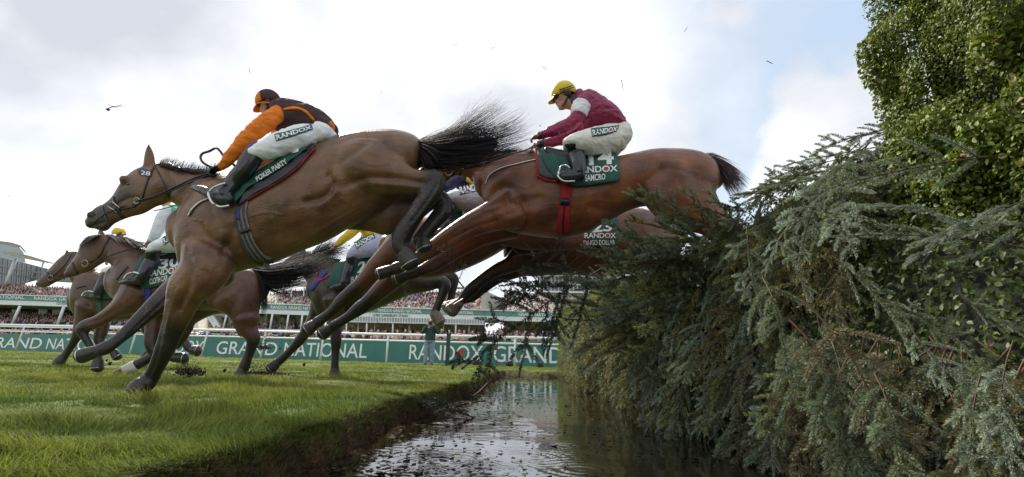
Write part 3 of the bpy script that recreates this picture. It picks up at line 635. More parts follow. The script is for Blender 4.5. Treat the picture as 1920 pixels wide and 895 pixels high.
def coat(name, c, lo=(.014, .011, .0095), hi=None, gloss=.36):
    """bay or chestnut hair: brown with black points where the Dark attribute says so"""
    m = bpy.data.materials.new(name); m.use_nodes = True; t = m.node_tree; n = t.nodes; l = t.links; b = n['Principled BSDF']
    tcn = n.new('ShaderNodeTexCoord'); mp = n.new('ShaderNodeMapping'); mp.inputs['Scale'].default_value = (1.0, 1, 2.6); mp.inputs['Rotation'].default_value = (0, R(25), 0); l.new(tcn.outputs['Object'], mp.inputs[0])
    n1 = n.new('ShaderNodeTexNoise'); n1.inputs['Scale'].default_value = 5; n1.inputs['Detail'].default_value = 6; l.new(tcn.outputs['Object'], n1.inputs['Vector'])
    n2 = n.new('ShaderNodeTexNoise'); n2.inputs['Scale'].default_value = 95; n2.inputs['Detail'].default_value = 4; l.new(mp.outputs[0], n2.inputs['Vector'])
    n3 = n.new('ShaderNodeTexNoise'); n3.inputs['Scale'].default_value = 17; n3.inputs['Detail'].default_value = 3; n3.inputs['Distortion'].default_value = 1.2; l.new(mp.outputs[0], n3.inputs['Vector'])
    c = Vector(c); hi = Vector(hi) if hi else c*1.5
    m1 = n.new('ShaderNodeMix'); m1.data_type = 'RGBA'; m1.inputs[6].default_value = (*(c*.72), 1); m1.inputs[7].default_value = (*hi, 1)
    r1 = n.new('ShaderNodeMapRange'); r1.inputs[1].default_value = .33; r1.inputs[2].default_value = .68; l.new(n1.outputs['Fac'], r1.inputs[0]); l.new(r1.outputs[0], m1.inputs[0])
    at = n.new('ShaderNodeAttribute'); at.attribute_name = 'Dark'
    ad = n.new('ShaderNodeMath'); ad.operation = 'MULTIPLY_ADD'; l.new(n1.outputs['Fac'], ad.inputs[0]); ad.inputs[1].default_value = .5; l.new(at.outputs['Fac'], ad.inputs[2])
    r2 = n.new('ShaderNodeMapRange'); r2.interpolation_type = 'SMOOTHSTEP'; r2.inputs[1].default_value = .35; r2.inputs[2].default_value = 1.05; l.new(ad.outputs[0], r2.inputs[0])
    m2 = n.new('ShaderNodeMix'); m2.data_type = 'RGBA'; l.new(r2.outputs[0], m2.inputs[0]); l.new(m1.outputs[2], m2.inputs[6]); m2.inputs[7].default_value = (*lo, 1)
    m3 = n.new('ShaderNodeMix'); m3.data_type = 'RGBA'; m3.blend_type = 'MULTIPLY'; m3.inputs[0].default_value = 1; l.new(m2.outputs[2], m3.inputs[6])
    r3 = n.new('ShaderNodeMapRange'); r3.inputs[1].default_value = .3; r3.inputs[2].default_value = .7; r3.inputs[3].default_value = .78; r3.inputs[4].default_value = 1.2; l.new(n2.outputs['Fac'], r3.inputs[0]); l.new(r3.outputs[0], m3.inputs[7])
    n4 = n.new('ShaderNodeTexNoise'); n4.inputs['Scale'].default_value = 130; n4.inputs['Detail'].default_value = 2; l.new(tcn.outputs['Object'], n4.inputs['Vector'])
    n5 = n.new('ShaderNodeTexNoise'); n5.inputs['Scale'].default_value = 7; l.new(tcn.outputs['Object'], n5.inputs['Vector'])
    a5 = n.new('ShaderNodeMath'); a5.operation = 'MULTIPLY'; l.new(n4.outputs['Fac'], a5.inputs[0]); l.new(n5.outputs['Fac'], a5.inputs[1])
    r5 = n.new('ShaderNodeMapRange'); r5.inputs[1].default_value = .385; r5.inputs[2].default_value = .42; l.new(a5.outputs[0], r5.inputs[0])
    m5 = n.new('ShaderNodeMix'); m5.data_type = 'RGBA'; l.new(r5.outputs[0], m5.inputs[0]); l.new(m3.outputs[2], m5.inputs[6]); m5.inputs[7].default_value = (.17, .12, .075, 1)   # flecks of splashed mud
    m3 = m5
    l.new(m3.outputs[2], b.inputs['Base Color']); b.inputs['Roughness'].default_value = gloss; b.inputs['Specular IOR Level'].default_value = .48; b.inputs['Sheen Weight'].default_value = .12; b.inputs['Sheen Roughness'].default_value = .4
    bp = n.new('ShaderNodeBump'); bp.inputs['Strength'].default_value = .16; bp.inputs['Distance'].default_value = .004; l.new(n2.outputs['Fac'], bp.inputs['Height'])
    bp2 = n.new('ShaderNodeBump'); bp2.inputs['Strength'].default_value = .22; bp2.inputs['Distance'].default_value = .02; l.new(n3.outputs['Fac'], bp2.inputs['Height']); l.new(bp.outputs[0], bp2.inputs['Normal'])
    l.new(bp2.outputs[0], b.inputs['Normal']); return m
HAIRM = mat('black_horse_hair', (.009, .008, .009), .55, .3, 30, spec=.25)
BROWNHAIR = mat('dark_chestnut_hair', (.045, .018, .010), .45, .3, 30)
HOOFM = mat('hoof_horn', (.026, .023, .021), .4, .4, 25, .4, 60); HOOFL = mat('pale_hoof_horn', (.16, .12, .09), .45, .4, 25, .4, 60)
def hair(name, guides, n, d, r=.0014, m=None, parent=None, spread=4, seg=10, lmin=.5, wild=.05, dz=.10):
    """guides: list of pixel polylines (x,y[,depth]); strands blend neighbouring guides"""
    Gd = []
    for g_ in guides:
        a = cat_interp([tuple(p)+(0,)*(3-len(p)) for p in g_], 6); t = np.linspace(0, len(a)-1, seg+1); Gd.append(np.stack([np.interp(t, range(len(a)), a[:, k]) for k in range(3)], -1))
    Gd = np.array(Gd); V = []; Fc = []; nb = 0
    for _ in range(n):
        u = rng.random()*(len(Gd)-1); i = int(u); f_ = u-i; g_ = Gd[i]*(1-f_)+Gd[min(i+1, len(Gd)-1)]*f_
        cut = rng.uniform(lmin, 1.0); tt = np.linspace(0, cut*seg, seg+1); g_ = np.stack([np.interp(tt, range(seg+1), g_[:, k]) for k in range(3)], -1)
        ph = rng.normal(0, 1, 4); ts = np.linspace(0, 1, seg+1); w_ = spread*(.25+ts*1.2); wl = spread*wild*10*ts**2
        g_[:, 0] += w_*ph[0]*.5+wl*np.sin(ts*4+ph[2]*3); g_[:, 1] += w_*ph[1]+wl*np.cos(ts*5+ph[3]*3); g_[:, 2] += dz*(rng.normal()*(.3+ts))
        rr = r*rng.uniform(.6, 1.4)
        pts = [P(x, y, d+z) for x, y, z in g_]
        for k, p in enumerate(pts):
            t = (pts[min(k+1, seg)]-pts[max(k-1, 0)]).normalized(); s_ = t.cross(Vector((0, 1, .2))).normalized(); q = t.cross(s_); ra = rr*(1-.85*(k/seg)**2)
            V += [p+s_*ra, p-s_*ra*.5+q*ra*.8, p-s_*ra*.5-q*ra*.8]
        for k in range(seg):
            for a in range(3):
                b2 = (a+1) % 3; Fc += [nb+3*k+a, nb+3*k+b2, nb+3*k+3+b2, nb+3*k+3+a]
        nb += 3*(seg+1)
    me = npmesh(name, np.array([tuple(v) for v in V]), np.full(len(Fc)//4, 4), Fc); return obj(name, me, m or HAIRM, parent)
def cast(bvh, x, y, off=.004, fallback=None):
    r = ray(x, y).normalized(); h = bvh.ray_cast(CAM, r)
    if h[0] is None: return None if fallback is None else CAM+ray(x, y)*(fallback/ray(x, y).y)
    nrm = h[1]; nrm = -nrm if nrm.dot(r) > 0 else nrm
    return h[0]+(nrm*.6-r*.4)*off
def strap(name, bvh, pts, w, m, parent, off=.005, d=4, sub=6, maxgap=None):
    """flat strap laid over a body along pixel points, w = px width"""
    A = cat_interp([tuple(p) for p in pts], sub); V = []; Fc = []; last = None
    for i, a in enumerate(A):
        q = A[min(i+1, len(A)-1)]; p = A[max(i-1, 0)]; t = np.array(q[:2])-np.array(p[:2]); l = np.hypot(*t) or 1; nx_, ny_ = -t[1]/l, t[0]/l
        row = []
        for s_ in (-.5, 0, .5):
            h = cast(bvh, a[0]+nx_*w*s_, a[1]+ny_*w*s_, off, None)
            if h is None: h = CAM+ray(a[0]+nx_*w*s_, a[1]+ny_*w*s_)*((last or d)/ray(a[0], a[1]).y)
            row.append(h)
        last = sorted(p_.y for p_ in row)[1]; V += row
    for i in range(len(A)-1):
        for k in range(2): Fc.append((3*i+k, 3*i+k+1, 3*i+4+k, 3*i+3+k))
    o = obj(name, mesh(name, V, Fc), m, parent); so_ = o.modifiers.new('s', 'SOLIDIFY'); so_.thickness = .004; so_.offset = 0; return o
def patch_fn(bvh, TLp, TRp, BRp, BLp, off, d, bulge=None):
    """pixel quad (curves allowed: top / bottom edges as polylines) draped on a body"""
    top = cat_interp(TLp, 6) if len(TLp) > 2 else np.array(TLp, float); bot = cat_interp(BLp, 6) if len(BLp) > 2 else np.array(BLp, float)
    def ev(A, u):
        l = np.concatenate([[0], np.cumsum(np.hypot(*np.diff(A, axis=0).T))]); l /= l[-1]; return np.array([np.interp(u, l, A[:, 0]), np.interp(u, l, A[:, 1])])
    def f(u, v):
        p = ev(bot, u)*(1-v)+ev(top, u)*v
        h = cast(bvh, p[0], p[1], off, None)
        if h is None:
            ce = ev(bot, .5)*.5+ev(top, .5)*.5
            for k in range(1, 12):
                q = p+(ce-p)*k*.09; h2 = cast(bvh, q[0], q[1], off, None)
                if h2 is not None: return CAM+ray(*p)*(h2.y/ray(*p).y)
            h = CAM+ray(*p)*(d/ray(*p).y)
        return h
    return f
def drape(name, bvh, top, bot, m, parent, off=.012, d=4, nu=22, nv=14, th=.006, nudge=.004):
    f = patch_fn(bvh, top, None, None, bot, off, d); V = []; Fc = []
    for j in range(nv+1):
        for i in range(nu+1): V.append(f(i/nu, j/nv)+Vector((0, -nudge*math.sin(i*1.3+j*.5), 0)))
    V2 = [v.copy() for v in V]          # one smoothing pass so cloth bridges hollows
    for j in range(nv+1):
        for i in range(nu+1):
            nb_ = [V[jj*(nu+1)+ii] for jj, ii in ((j-1, i), (j+1, i), (j, i-1), (j, i+1)) if 0 <= jj <= nv and 0 <= ii <= nu]; V2[j*(nu+1)+i].y = .4*V[j*(nu+1)+i].y+.6*sum(p.y for p in nb_)/len(nb_)
    for j in range(nv):
        for i in range(nu): a = j*(nu+1)+i; Fc.append((a, a+1, a+nu+2, a+nu+1))
    o = obj(name, mesh(name, V2, Fc), m, parent); so_ = o.modifiers.new('s', 'SOLIDIFY'); so_.thickness = th; so_.offset = 0
    bv = BVHTree.FromPolygons([tuple(v) for v in V2], Fc); return o, bv
def letter(s, bv, tl, tr, br, bl, name, parent, m=None, off=.006, d=4, bold=.012):
    """words laid on a draped surface, corners in pixels"""
    tl, tr, br, bl = [np.array(p, float) for p in (tl, tr, br, bl)]
    def f(u, v):
        p = (tl*(1-u)+tr*u)*v+(bl*(1-u)+br*u)*(1-v); ce = (tl+tr+bl+br)/4
        for k in range(11):
            q = p+(ce-p)*k*.1; h = cast(bv, q[0], q[1], off, None)
            if h is not None: return h if k == 0 else CAM+ray(*p)*((h.y-.001)/ray(*p).y)
        return CAM+ray(*p)*((d-off)/ray(*p).y)
    return text_on(s, f, name, parent, m, bold), f
def wrap(name, bvh, tops, bots, d, m, parent, off=.006, n=40, Rr=.6, th=.006, a0=0, a1=360):
    """band round a body: two px lines (front edge, rear edge), each (top point, bottom point)"""
    V = []; Fc = []; cols = len(tops)
    for (t_, b_) in zip(tops, bots):
        T = P(t_[0], t_[1], d); B = P(b_[0], b_[1], d); c = (T+B)/2; u = (T-B).normalized()
        for k in range(n):
            a = R(a0+(a1-a0)*k/(n-1)); dr = u*math.cos(a)+Vector((0, 1, 0))*math.sin(a)
            o_ = c+dr*Rr; h = bvh.ray_cast(o_, -dr, Rr*1.2)
            p = h[0]+dr*off if h[0] is not None else c+dr*.2
            V.append(p)
    for j in range(cols-1):
        for k in range(n-1): Fc.append((j*n+k, j*n+k+1, (j+1)*n+k+1, (j+1)*n+k))
    o = obj(name, mesh(name, V, Fc), m, parent); so_ = o.modifiers.new('s', 'SOLIDIFY'); so_.thickness = th; so_.offset = 0; return o
def hoof(x0, y0, r0, x1, y1, r1, d, parent, m=None, shoe=True, asp=.9):
    """truncated horn cone from coronet (x0,y0) to sole (x1,y1)"""
    b_ = Body(d); m = m or HOOFM
    b_.limb([(x0, y0, r0, 0), ((x0+x1)/2, (y0+y1)/2, (r0+r1)/2*1.02, 0), (x1, y1, r1, 0)], asp, 3, 16)
    o = b_.mb.build('hoof', m, parent, True)
    if shoe:
        c = P(x1, y1, d); ax = (P(x1, y1, d)-P(x0, y0, d)).normalized(); rr = r1*mpp(x1, y1, d); u = ax.cross(Vector((0, 1, 0))).normalized(); w = Vector((0, 1, 0))
        pts = [c+ax*.006+u*math.cos(a)*rr*.95+w*math.sin(a)*rr*asp*.95 for a in np.linspace(.6, 5.7, 16)]
        MB().tube(pts, .0045, 5).build('horseshoe', STEEL, o, True)
    return o
def tubeline(name, pts, r, m, parent, d=None, n=6, sub=5):
    """pts (x,y,depth) in pixels and metres"""
    A = cat_interp(pts, sub); return MB().tube([P(a[0], a[1], a[2]) for a in A], r, n).build(name, m, parent, True)
# ------------------------------------------------------------------ hands, heads
def hand(b, x, y, d, dirx, diry, s=1.0, curl=1.0, k=0):
    """fist closing on a rein: palm, four unequal bent fingers, thumb from the side of the palm"""
    o = P(x, y, d); f = (RT*dirx-UP*diry).normalized(); side = Vector((0, 1, 0)); up = side.cross(f).normalized()
    if up.z < 0: up = -up
    mb = b.mb; c = o+f*.04*s; mb.ell(c, f*.05*s, side*.042*s, up*.022*s); b.smp.append((c, .05, k))
    for i, (L_, oy) in enumerate([(.072, -.030), (.080, -.010), (.075, .010), (.060, .030)]):
        p0 = o+f*.075*s+side*oy*s; a = curl; L_ *= s
        p1 = p0+(f*math.cos(.5*a)-up*math.sin(.5*a))*L_*.45; p2 = p1+(f*math.cos(1.7*a)-up*math.sin(1.7*a))*L_*.33; p3 = p2+(f*math.cos(2.8*a)-up*math.sin(2.8*a))*L_*.26
        mb.tube([p0-f*.02*s, p0, p1, p2, p3], [.0095*s, .010*s, .0095*s, .0085*s, .0065*s], 7)
    t0 = o+f*.03*s-side*.036*s; mb.tube([t0, t0+f*.035*s-side*.014*s-up*.006, t0+f*.058*s-side*.004*s-up*.018*s], [.012*s, .010*s, .0075*s], 7)
# ------------------------------------------------------------------ riders
SKIN = mat('skin', (.42, .22, .15), .5, .1, 30, .2, 90); BREECH = mat('white_breeches', (.78, .80, .84), .7, .05, 8, .7, 14); LILAC = mat('pale_breeches', (.40, .41, .48), .7, .06, 8, .6, 16); CREAMB = mat('cream_breeches', (.72, .70, .65), .7, .06, 8, .7, 14)
BOOTM = mat('boot_leather', (.016, .017, .024), .28, .3, 10, .5, 18, coat=.2); BOOTTOP = mat('boot_top_brown', (.06, .045, .055), .5, .2, 14)
GLASS = mat('goggle_lens', (.01, .01, .01), .2, .1, 5, spec=.5)
BANDM = mat('band_green', (.015, .085, .07), .6, .1, 10)
def head(b, x, y, s, d, ang=0, k=0):
    """profile head facing left; (x,y) centre px, s = px head height (crown to chin)"""
    a = R(ang)
    def L_(u, v):   # u forward (left), v up, in head heights
        return x-(u*math.cos(a)-v*math.sin(a))*s, y-(u*math.sin(a)+v*math.cos(a))*s
    def ball(u, v, ru, rv, rz):
        px_, py_ = L_(u, v); m_ = mpp(px_, py_, d); b.blob(px_, py_, ru*s, rv*s, rz*s*m_, d-b.d, ang, k)
    ball(-.06, .16, .38, .34, .30); ball(.05, -.05, .30, .40, .25); ball(.12, -.28, .17, .17, .18)   # skull, face, jaw
    ball(.325, -.09, .05, .05, .04); ball(.30, -.02, .05, .12, .035)                                    # nose, bridge
    ball(.265, -.235, .05, .024, .07); ball(.255, -.285, .045, .024, .07); ball(.21, -.375, .075, .065, .08) # lips, chin
    ball(.25, .10, .06, .035, .14); ball(.16, -.12, .12, .1, .19)                                       # brow, cheek
    for sgn in (-1, 1):
        px_, py_ = L_(-.10, -.02); b.blob(px_, py_, .05*s, .09*s, .02, d-b.d+sgn*.27*s*mpp(x, y, d), -ang, k)
    return L_
def helmet(x, y, s, d, ang, m, parent, peak=None, m2=None, cup=DARK):
    a = R(ang)
    def L_(u, v): return x-(u*math.cos(a)-v*math.sin(a))*s, y-(u*math.sin(a)+v*math.cos(a))*s
    mm = mpp(x, y, d)*s; c = P(*L_(-.07, .17), d); F_ = -(RT*math.cos(a)+(-UP)*math.sin(a)); U_ = (-RT*-math.sin(a))*1.0+UP*math.cos(a); Yv = Vector((0, 1, 0))
    U_ = (RT*math.sin(a)+UP*math.cos(a)).normalized()
    F_ = (-RT*math.cos(a)+UP*math.sin(a)*-1*-1).normalized(); F_ = (F_-U_*F_.dot(U_)).normalized()
    V = []; Fc = []; nu, nv = 28, 12
    for j in range(nv+1):
        t = j/nv*R(104)
        for i in range(nu):
            p = 2*math.pi*i/nu; drop = .10*max(0, -math.cos(p))*(j/nv)**3
            V.append(c+F_*(math.cos(p)*math.sin(t)*.46*mm)+Yv*(math.sin(p)*math.sin(t)*.39*mm)+U_*((math.cos(t)*.42-drop)*mm))
    for j in range(nv):
        for i in range(nu): i2 = (i+1) % nu; Fc.append((j*nu+i, j*nu+i2, (j+1)*nu+i2, (j+1)*nu+i))
    o = obj('helmet', mesh('helmet', V, Fc), m, parent); so_ = o.modifiers.new('s', 'SOLIDIFY'); so_.thickness = .012; so_.offset = 1
    if m2 is not None and m2 != m:
        o.data.materials.append(m2)
        for p_ in o.data.polygons:
            if (p_.center-c).dot(F_) > .10*mm: p_.material_index = 1
    pk = MB(); rows = 5; nn_ = 13; vv = []
    for j in range(rows):
        t = j/(rows-1)
        for i in range(nn_):
            p = R(-75+150*i/(nn_-1)); rr = .44+.26*t*math.cos(p*1.1)
            vv.append(c+F_*(math.cos(p)*rr*mm)+Yv*(math.sin(p)*(.37+.05*t)*mm)+U_*((-.02-.20*t*math.cos(p))*mm))
    pk.add(vv, [(j*nn_+i, j*nn_+i+1, (j+1)*nn_+i+1, (j+1)*nn_+i) for j in range(rows-1) for i in range(nn_-1)])
    po = pk.build('peak', m2 or m, o, True); so_ = po.modifiers.new('s', 'SOLIDIFY'); so_.thickness = .007
    # elastic band, button, ear cup, chin strap
    def arc(u0, v0, u1, v1, bow, w, off, name, mt, rad=.012):
        pts = []
        for k in range(9):
            t = k/8; u = u0+(u1-u0)*t; v = v0+(v1-v0)*t+bow*math.sin(math.pi*t); pts.append(P(*L_(u, v), d)-Vector((0, off*mm, 0)))
        MB().tube(pts, rad*s/50*2, 6).build(name, mt, o, True)
    e_ = MB(); e_.ell(P(*L_(-.14, -.04), d)-Vector((0, .33*mm, 0)), F_*.12*mm, U_*.15*mm, Yv*.05*mm); e_.build('ear_cup', cup, o, True)
    arc(-.10, -.12, .16, -.42, -.04, 0, .27, 'chin_strap', cup, .006)
    return o, L_, F_, U_, mm, c
def goggles(L_, F_, U_, mm, d, parent):
    g_ = MB(); c = P(*L_(.27, .05), d); Y = Vector((0, 1, 0))
    g_.ell(c-Y*.14*mm, F_*.115*mm, U_*.105*mm, Y*.16*mm); g_.ell(c+Y*.14*mm, F_*.115*mm, U_*.105*mm, Y*.16*mm)
    o = g_.build('goggles', GLASS, parent, True)
    MB().tube([P(*L_(.22, .08), d)-Y*.25*mm, P(*L_(.05, .10), d)-Y*.34*mm, P(*L_(-.2, .14), d)-Y*.33*mm], .006, 5).build('strap', DARK, o, True)
def rider(name_label, d, torso, arms, thigh, calf, foot, headp, mats, group=None, voxel=.009, cuff=None, fingers=True, far_leg=True, helm=True, peak_mat=None, helmet_mat=None, neck=None, gog=True, gloves=False, hs_=1.0, bvs=None):
    if bvs:
        def fit(st):
            o_ = []
            for a in st:
                ys = []
                for bv_ in bvs:
                    r_ = ray(a[0], a[1]).normalized(); h_ = bv_.ray_cast(CAM, r_)
                    if h_[0] is not None: ys.append(h_[0].y)
                rr = a[2]*mpp(a[0], a[1], d)
                o_.append(((min(ys)-d-rr*.95-.02) if ys else None, a))
            ds = [q for q, _ in o_ if q is not None]; base = min(ds) if ds else -.25
            return [(a[0], a[1], a[2], (.5*(q if q is not None else base)+.5*base)) for q, a in o_]
        calf = fit(calf); foot = fit(foot); jd = (calf[-1][3]+foot[0][3])/2; calf[-1] = (*calf[-1][:3], jd); foot[0] = (*foot[0][:3], jd)
        nT = len(thigh); k0 = calf[0][3]; thigh = [(*a[:5], a[5]*(1-w)+k0*w) for a, w in zip(thigh, [0]*(nT-4)+[.25, .55, .85, 1])]
    t = thing('person', P(thigh[len(thigh)//2][0], thigh[len(thigh)//2][3], d), name_label, 'jockey', group)
    mj, ms_, mb_ = mats     # jersey, sleeve, breeches
    body = Body(d)
    for st in torso: pass
    body.contour([(a[0]*.9+a[2]*.1, a[1]*.9+a[3]*.1, a[2]*.9+a[0]*.1, a[3]*.9+a[1]*.1, a[4]*.82, a[5]) for a in torso])
    for A in arms: body.limb([(a[0], a[1], a[2]*.72, a[3]) for a in A['st']])
    body.contour([(a[0]*.92+a[2]*.08, a[1]*.92+a[3]*.08, a[2]*.92+a[0]*.08, a[3]*.92+a[1]*.08, a[4]*.85, a[5]) for a in thigh])
    body.limb([(a[0], a[1], a[2]*.8, a[3]) for a in calf]); body.limb([(a[0], a[1], a[2]*.7, a[3]) for a in foot])
    L_ = head(body, headp[0], headp[1], headp[2], d+headp[4], headp[3])
    nk = neck or [(headp[0]+4, headp[1]+4, headp[2]*.24, headp[4]), ((torso[0][0]+torso[0][2])/2, (torso[0][1]+torso[0][3])/2, headp[2]*.28, torso[0][5])]
    body.limb(nk, .9)
    for A in arms:
        e1 = A['st'][-1]; e0 = A['st'][-2]; dx, dy = e1[0]-e0[0], e1[1]-e0[1]; l = math.hypot(dx, dy); dx, dy = A.get('dir', (dx/l, dy/l))
        hb = body if not (gloves) else Body(d)
        hand(hb, e1[0], e1[1], d+e1[3], dx, dy, hs_)
        if gloves: hb.fuse('glove', DARK, t, .006, 2, dark=False)
    body.fuse('body', SKIN, t, voxel, 3, dark=False)
    jb = Body(d); jb.contour(torso); 
    jb.fuse('jersey', mj, t, voxel, 4, dark=False, wrinkle=.009)
    for A in arms:
        ab = Body(d); ab.limb(A['st'], .95); ab.fuse('sleeve', A.get('m', ms_), t, voxel*.8, 3, dark=False, wrinkle=.006)
    bb = Body(d); bb.contour(thigh)
    if far_leg: bb.contour([(a[0], a[1]+3, a[2], a[3]+3, a[4], a[5]+.30) for a in thigh])
    o, bv = bb.fuse('breeches', mb_, t, voxel, 4, dark=False, wrinkle=.005)
    kb = Body(d); kb.limb(calf, .95); kb.limb(foot, .75); kb.fuse('boot', BOOTM, t, voxel*.75, 2, dark=False)
    if far_leg:
        kb = Body(d); kb.limb([(a[0]+3, a[1], a[2], a[3]+.34) for a in calf], .95); kb.limb([(a[0]+3, a[1], a[2], a[3]+.34) for a in foot], .75); kb.fuse('boot', BOOTM, t, voxel, 2, dark=False)
    if helm:
        h = helmet(headp[0], headp[1], headp[2], d+headp[4], headp[3], helmet_mat, t, m2=peak_mat)
        if gog: goggles(h[1], h[2], h[3], h[4], d+headp[4], t)
        t['_'] = 0; del t['_']
        return t, bv, h
    return t, bv, None
def bvh_of(o):
    return BVHTree.FromPolygons([tuple(v.co) for v in o.data.vertices], [tuple(p.vertices) for p in o.data.polygons])
def irons(pts, d, parent, r=.007, name='stirrup'):
    tubeline(name, [(x, y, d) for x, y in pts], r, STEEL, parent)
# ------------------------------------------------------------------ HORSE A: number 28, landing
COATA = coat('bay_coat', (.11, .050, .024), hi=(.21, .102, .046)); 
dA = 4.0
HA_ = thing('racehorse', P(500, 400, dA), 'large bay racehorse number 28 nearest the camera, landing on an outstretched foreleg', 'horse')
b = Body(dA)
# barrel and quarters
b.contour([(345, 392, 337, 470, .12, 0, .05), (378, 350, 352, 520, .20, 0, 0), (420, 330, 400, 520, .25, 0, 0), (460, 327, 448, 508, .27, 0, 0), (505, 312, 505, 494, .28, 0, 0), (550, 291, 562, 470, .29, 0, 0), (600, 272, 612, 450, .28, 0, .1), (650, 252, 655, 425, .28, 0, .1), (700, 246, 690, 410, .28, .02, .05), (745, 247, 730, 385, .27, .03, 0), (778, 256, 768, 345, .20, .03, .0), (791, 273, 786, 315, .09, .04, .1)], 4, 28)
# neck
b.contour([(440, 325, 370, 490, .17, 0, .0), (410, 322, 352, 415, .14, 0, 0), (385, 321, 341, 398, .115, 0, 0), (350, 317, 334, 388, .10, 0, 0), (322, 309, 322, 380, .085, 0, .05), (298, 306, 312, 378, .08, 0, .1)], 4, 22)
# head
b.contour([(305, 309, 326, 352, .075, 0, .1), (285, 309, 313, 379, .085, 0, .1), (262, 315, 290, 388, .088, 0, .15), (245, 325, 268, 401, .078, 0, .25), (228, 343, 245, 407, .065, 0, .35), (212, 368, 226, 414, .05, 0, .4), (196, 382, 212, 421, .048, 0, .5), (182, 388, 202, 430, .048, 0, .6), (172, 398, 188, 433, .045, 0, .75), (166, 408, 172, 427, .034, 0, .8)], 4, 20)
b.blob(171, 404, 7, 7, .035, -.02, 30, .8); b.blob(170, 424, 9, 5, .035, 0, 15, .8); b.blob(194, 428, 10, 6, .035, 0, -10, .7)
b.blob(237, 340, 13, 10, .05, -.035, 35, .3); b.blob(302, 358, 24, 24, .05, -.045, 0, .05)
# ear
b.contour([(268, 313, 290, 305, .03, -.03, .3), (270, 297, 290, 294, .028, -.03, .4), (272, 285, 287, 284, .02, -.03, .5), (277, 271, 281, 271, .006, -.03, .6)], 3, 10)
# near fore
b.limb([(392, 480, 52, -.14, 0), (378, 515, 44, -.17, 0), (352, 542, 37, -.16, .05), (340, 572, 29, -.14, .3), (328, 606, 22.5, -.11, .7), (317, 634, 19.5, -.09, 1), (309, 655, 18, -.08, 1), (298, 680, 15.5, -.05, 1), (286, 703, 15, 0, 1), (277, 716, 16.5, 0, 1), (268, 724, 17, 0, 1)], .72)
# off fore, stretched forward
b.limb([(405, 500, 42, .18, .2), (365, 525, 34, .18, .4), (325, 548, 25, .16, .6), (296, 570, 19, .12, .8), (268, 594, 15, .08, 1), (245, 616, 13, .04, 1), (220, 638, 11, 0, 1), (200, 652, 13, -.02, 1), (184, 658, 12, -.03, 1)], .75)
# near hind: thigh, gaskin, hock, cannon
b.contour([(640, 268, 622, 345, .10, -.16, 0), (672, 262, 650, 356, .16, -.15, 0), (712, 262, 682, 367, .17, -.14, 0), (748, 290, 720, 366, .13, -.15, 0), (775, 316, 755, 363, .09, -.16, .15), (803, 320, 786, 362, .06, -.16, .5), (826, 322, 806, 354, .05, -.16, .9)], 4, 20)
b.limb([(800, 338, 19, -.16, .6), (821, 335, 16, -.16, 1), (812, 356, 19, -.16, 1), (797, 376, 17.5, -.17, 1), (780, 400, 17, -.17, 1), (764, 424, 17.5, -.16, 1), (753, 443, 19, -.15, 1), (750, 460, 17, -.15, 1), (756, 472, 15, -.15, 1)], .8)
# off hind
b.contour([(640, 330, 640, 430, .10, .12, .4), (690, 320, 690, 434, .14, .14, .5), (730, 335, 725, 442, .13, .15, .5), (765, 345, 750, 430, .09, .16, .6), (800, 350, 785, 412, .06, .16, .9)], 4, 18)
b.limb([(790, 380, 22, .16, .8), (822, 372, 18, .14, 1), (832, 392, 17, .12, 1), (815, 415, 15, .1, 1), (797, 437, 14, .08, 1), (786, 452, 15, .06, 1)], .8)
STR = [([(621, 322), (640, 300), (668, 282), (690, 262)], 9, -.016), ([(616, 330), (622, 345), (616, 362), (600, 372), (575, 378)], 7, -.022), ([(640, 292), (630, 312), (624, 335)], 6, .012), ([(640, 352), (690, 334), (745, 335), (790, 343)], 8, -.014), ([(700, 344), (750, 348), (790, 352)], 5, .010), ([(733, 252), (748, 268), (770, 300)], 16, .014), ([(690, 258), (720, 275), (735, 305)], 12, -.008), ([(600, 388), (640, 352)], 6, .007),
       ([(372, 345), (400, 372), (425, 410), (440, 440)], 14, .014), ([(352, 402), (372, 425), (395, 450), (420, 460)], 9, -.014), ([(402, 345), (395, 385), (402, 430), (420, 470)], 9, -.010), ([(440, 430), (425, 460), (400, 490)], 11, -.016), ([(420, 440), (410, 475), (390, 500)], 10, .012), ([(348, 470), (360, 500), (352, 540), (338, 580)], 6, -.012), ([(365, 490), (372, 530), (350, 575)], 6, .008), ([(336, 540), (322, 580), (312, 625)], 5, .006),
       ([(470, 420), (520, 440), (570, 425)], 14, -.006), ([(490, 350), (520, 380), (560, 400)], 20, .006), ([(313, 372), (322, 360), (324, 340), (316, 325)], 4, -.012), ([(288, 386), (305, 378), (318, 365)], 7, .008), ([(250, 395), (235, 385), (215, 392)], 4, .006), ([(262, 372), (240, 372), (218, 385)], 4, -.008), ([(228, 350), (240, 346), (250, 352)], 3, -.006), ([(172, 424), (182, 421), (196, 416)], 1.8, -.007), ([(335, 390), (360, 360), (395, 345)], 9, -.008), ([(330, 330), (360, 345), (400, 360)], 14, .006), ([(172, 408), (176, 404), (173, 400)], 2.2, -.012),
       ([(305, 600), (300, 640), (290, 680), (276, 712)], 3.5, -.006), ([(312, 560), (280, 590), (240, 628)], 4, -.006), ([(820, 345), (800, 378), (772, 415)], 3.5, -.006), ([(530, 330), (560, 345), (590, 365)], 12, -.005)]
def darkA(V, Nn, kk):
    px_, py_ = proj(V); return np.clip(kk+.35*np.exp(-((px_-225)**2/30**2+(py_-365)**2/25**2)), 0, 1)
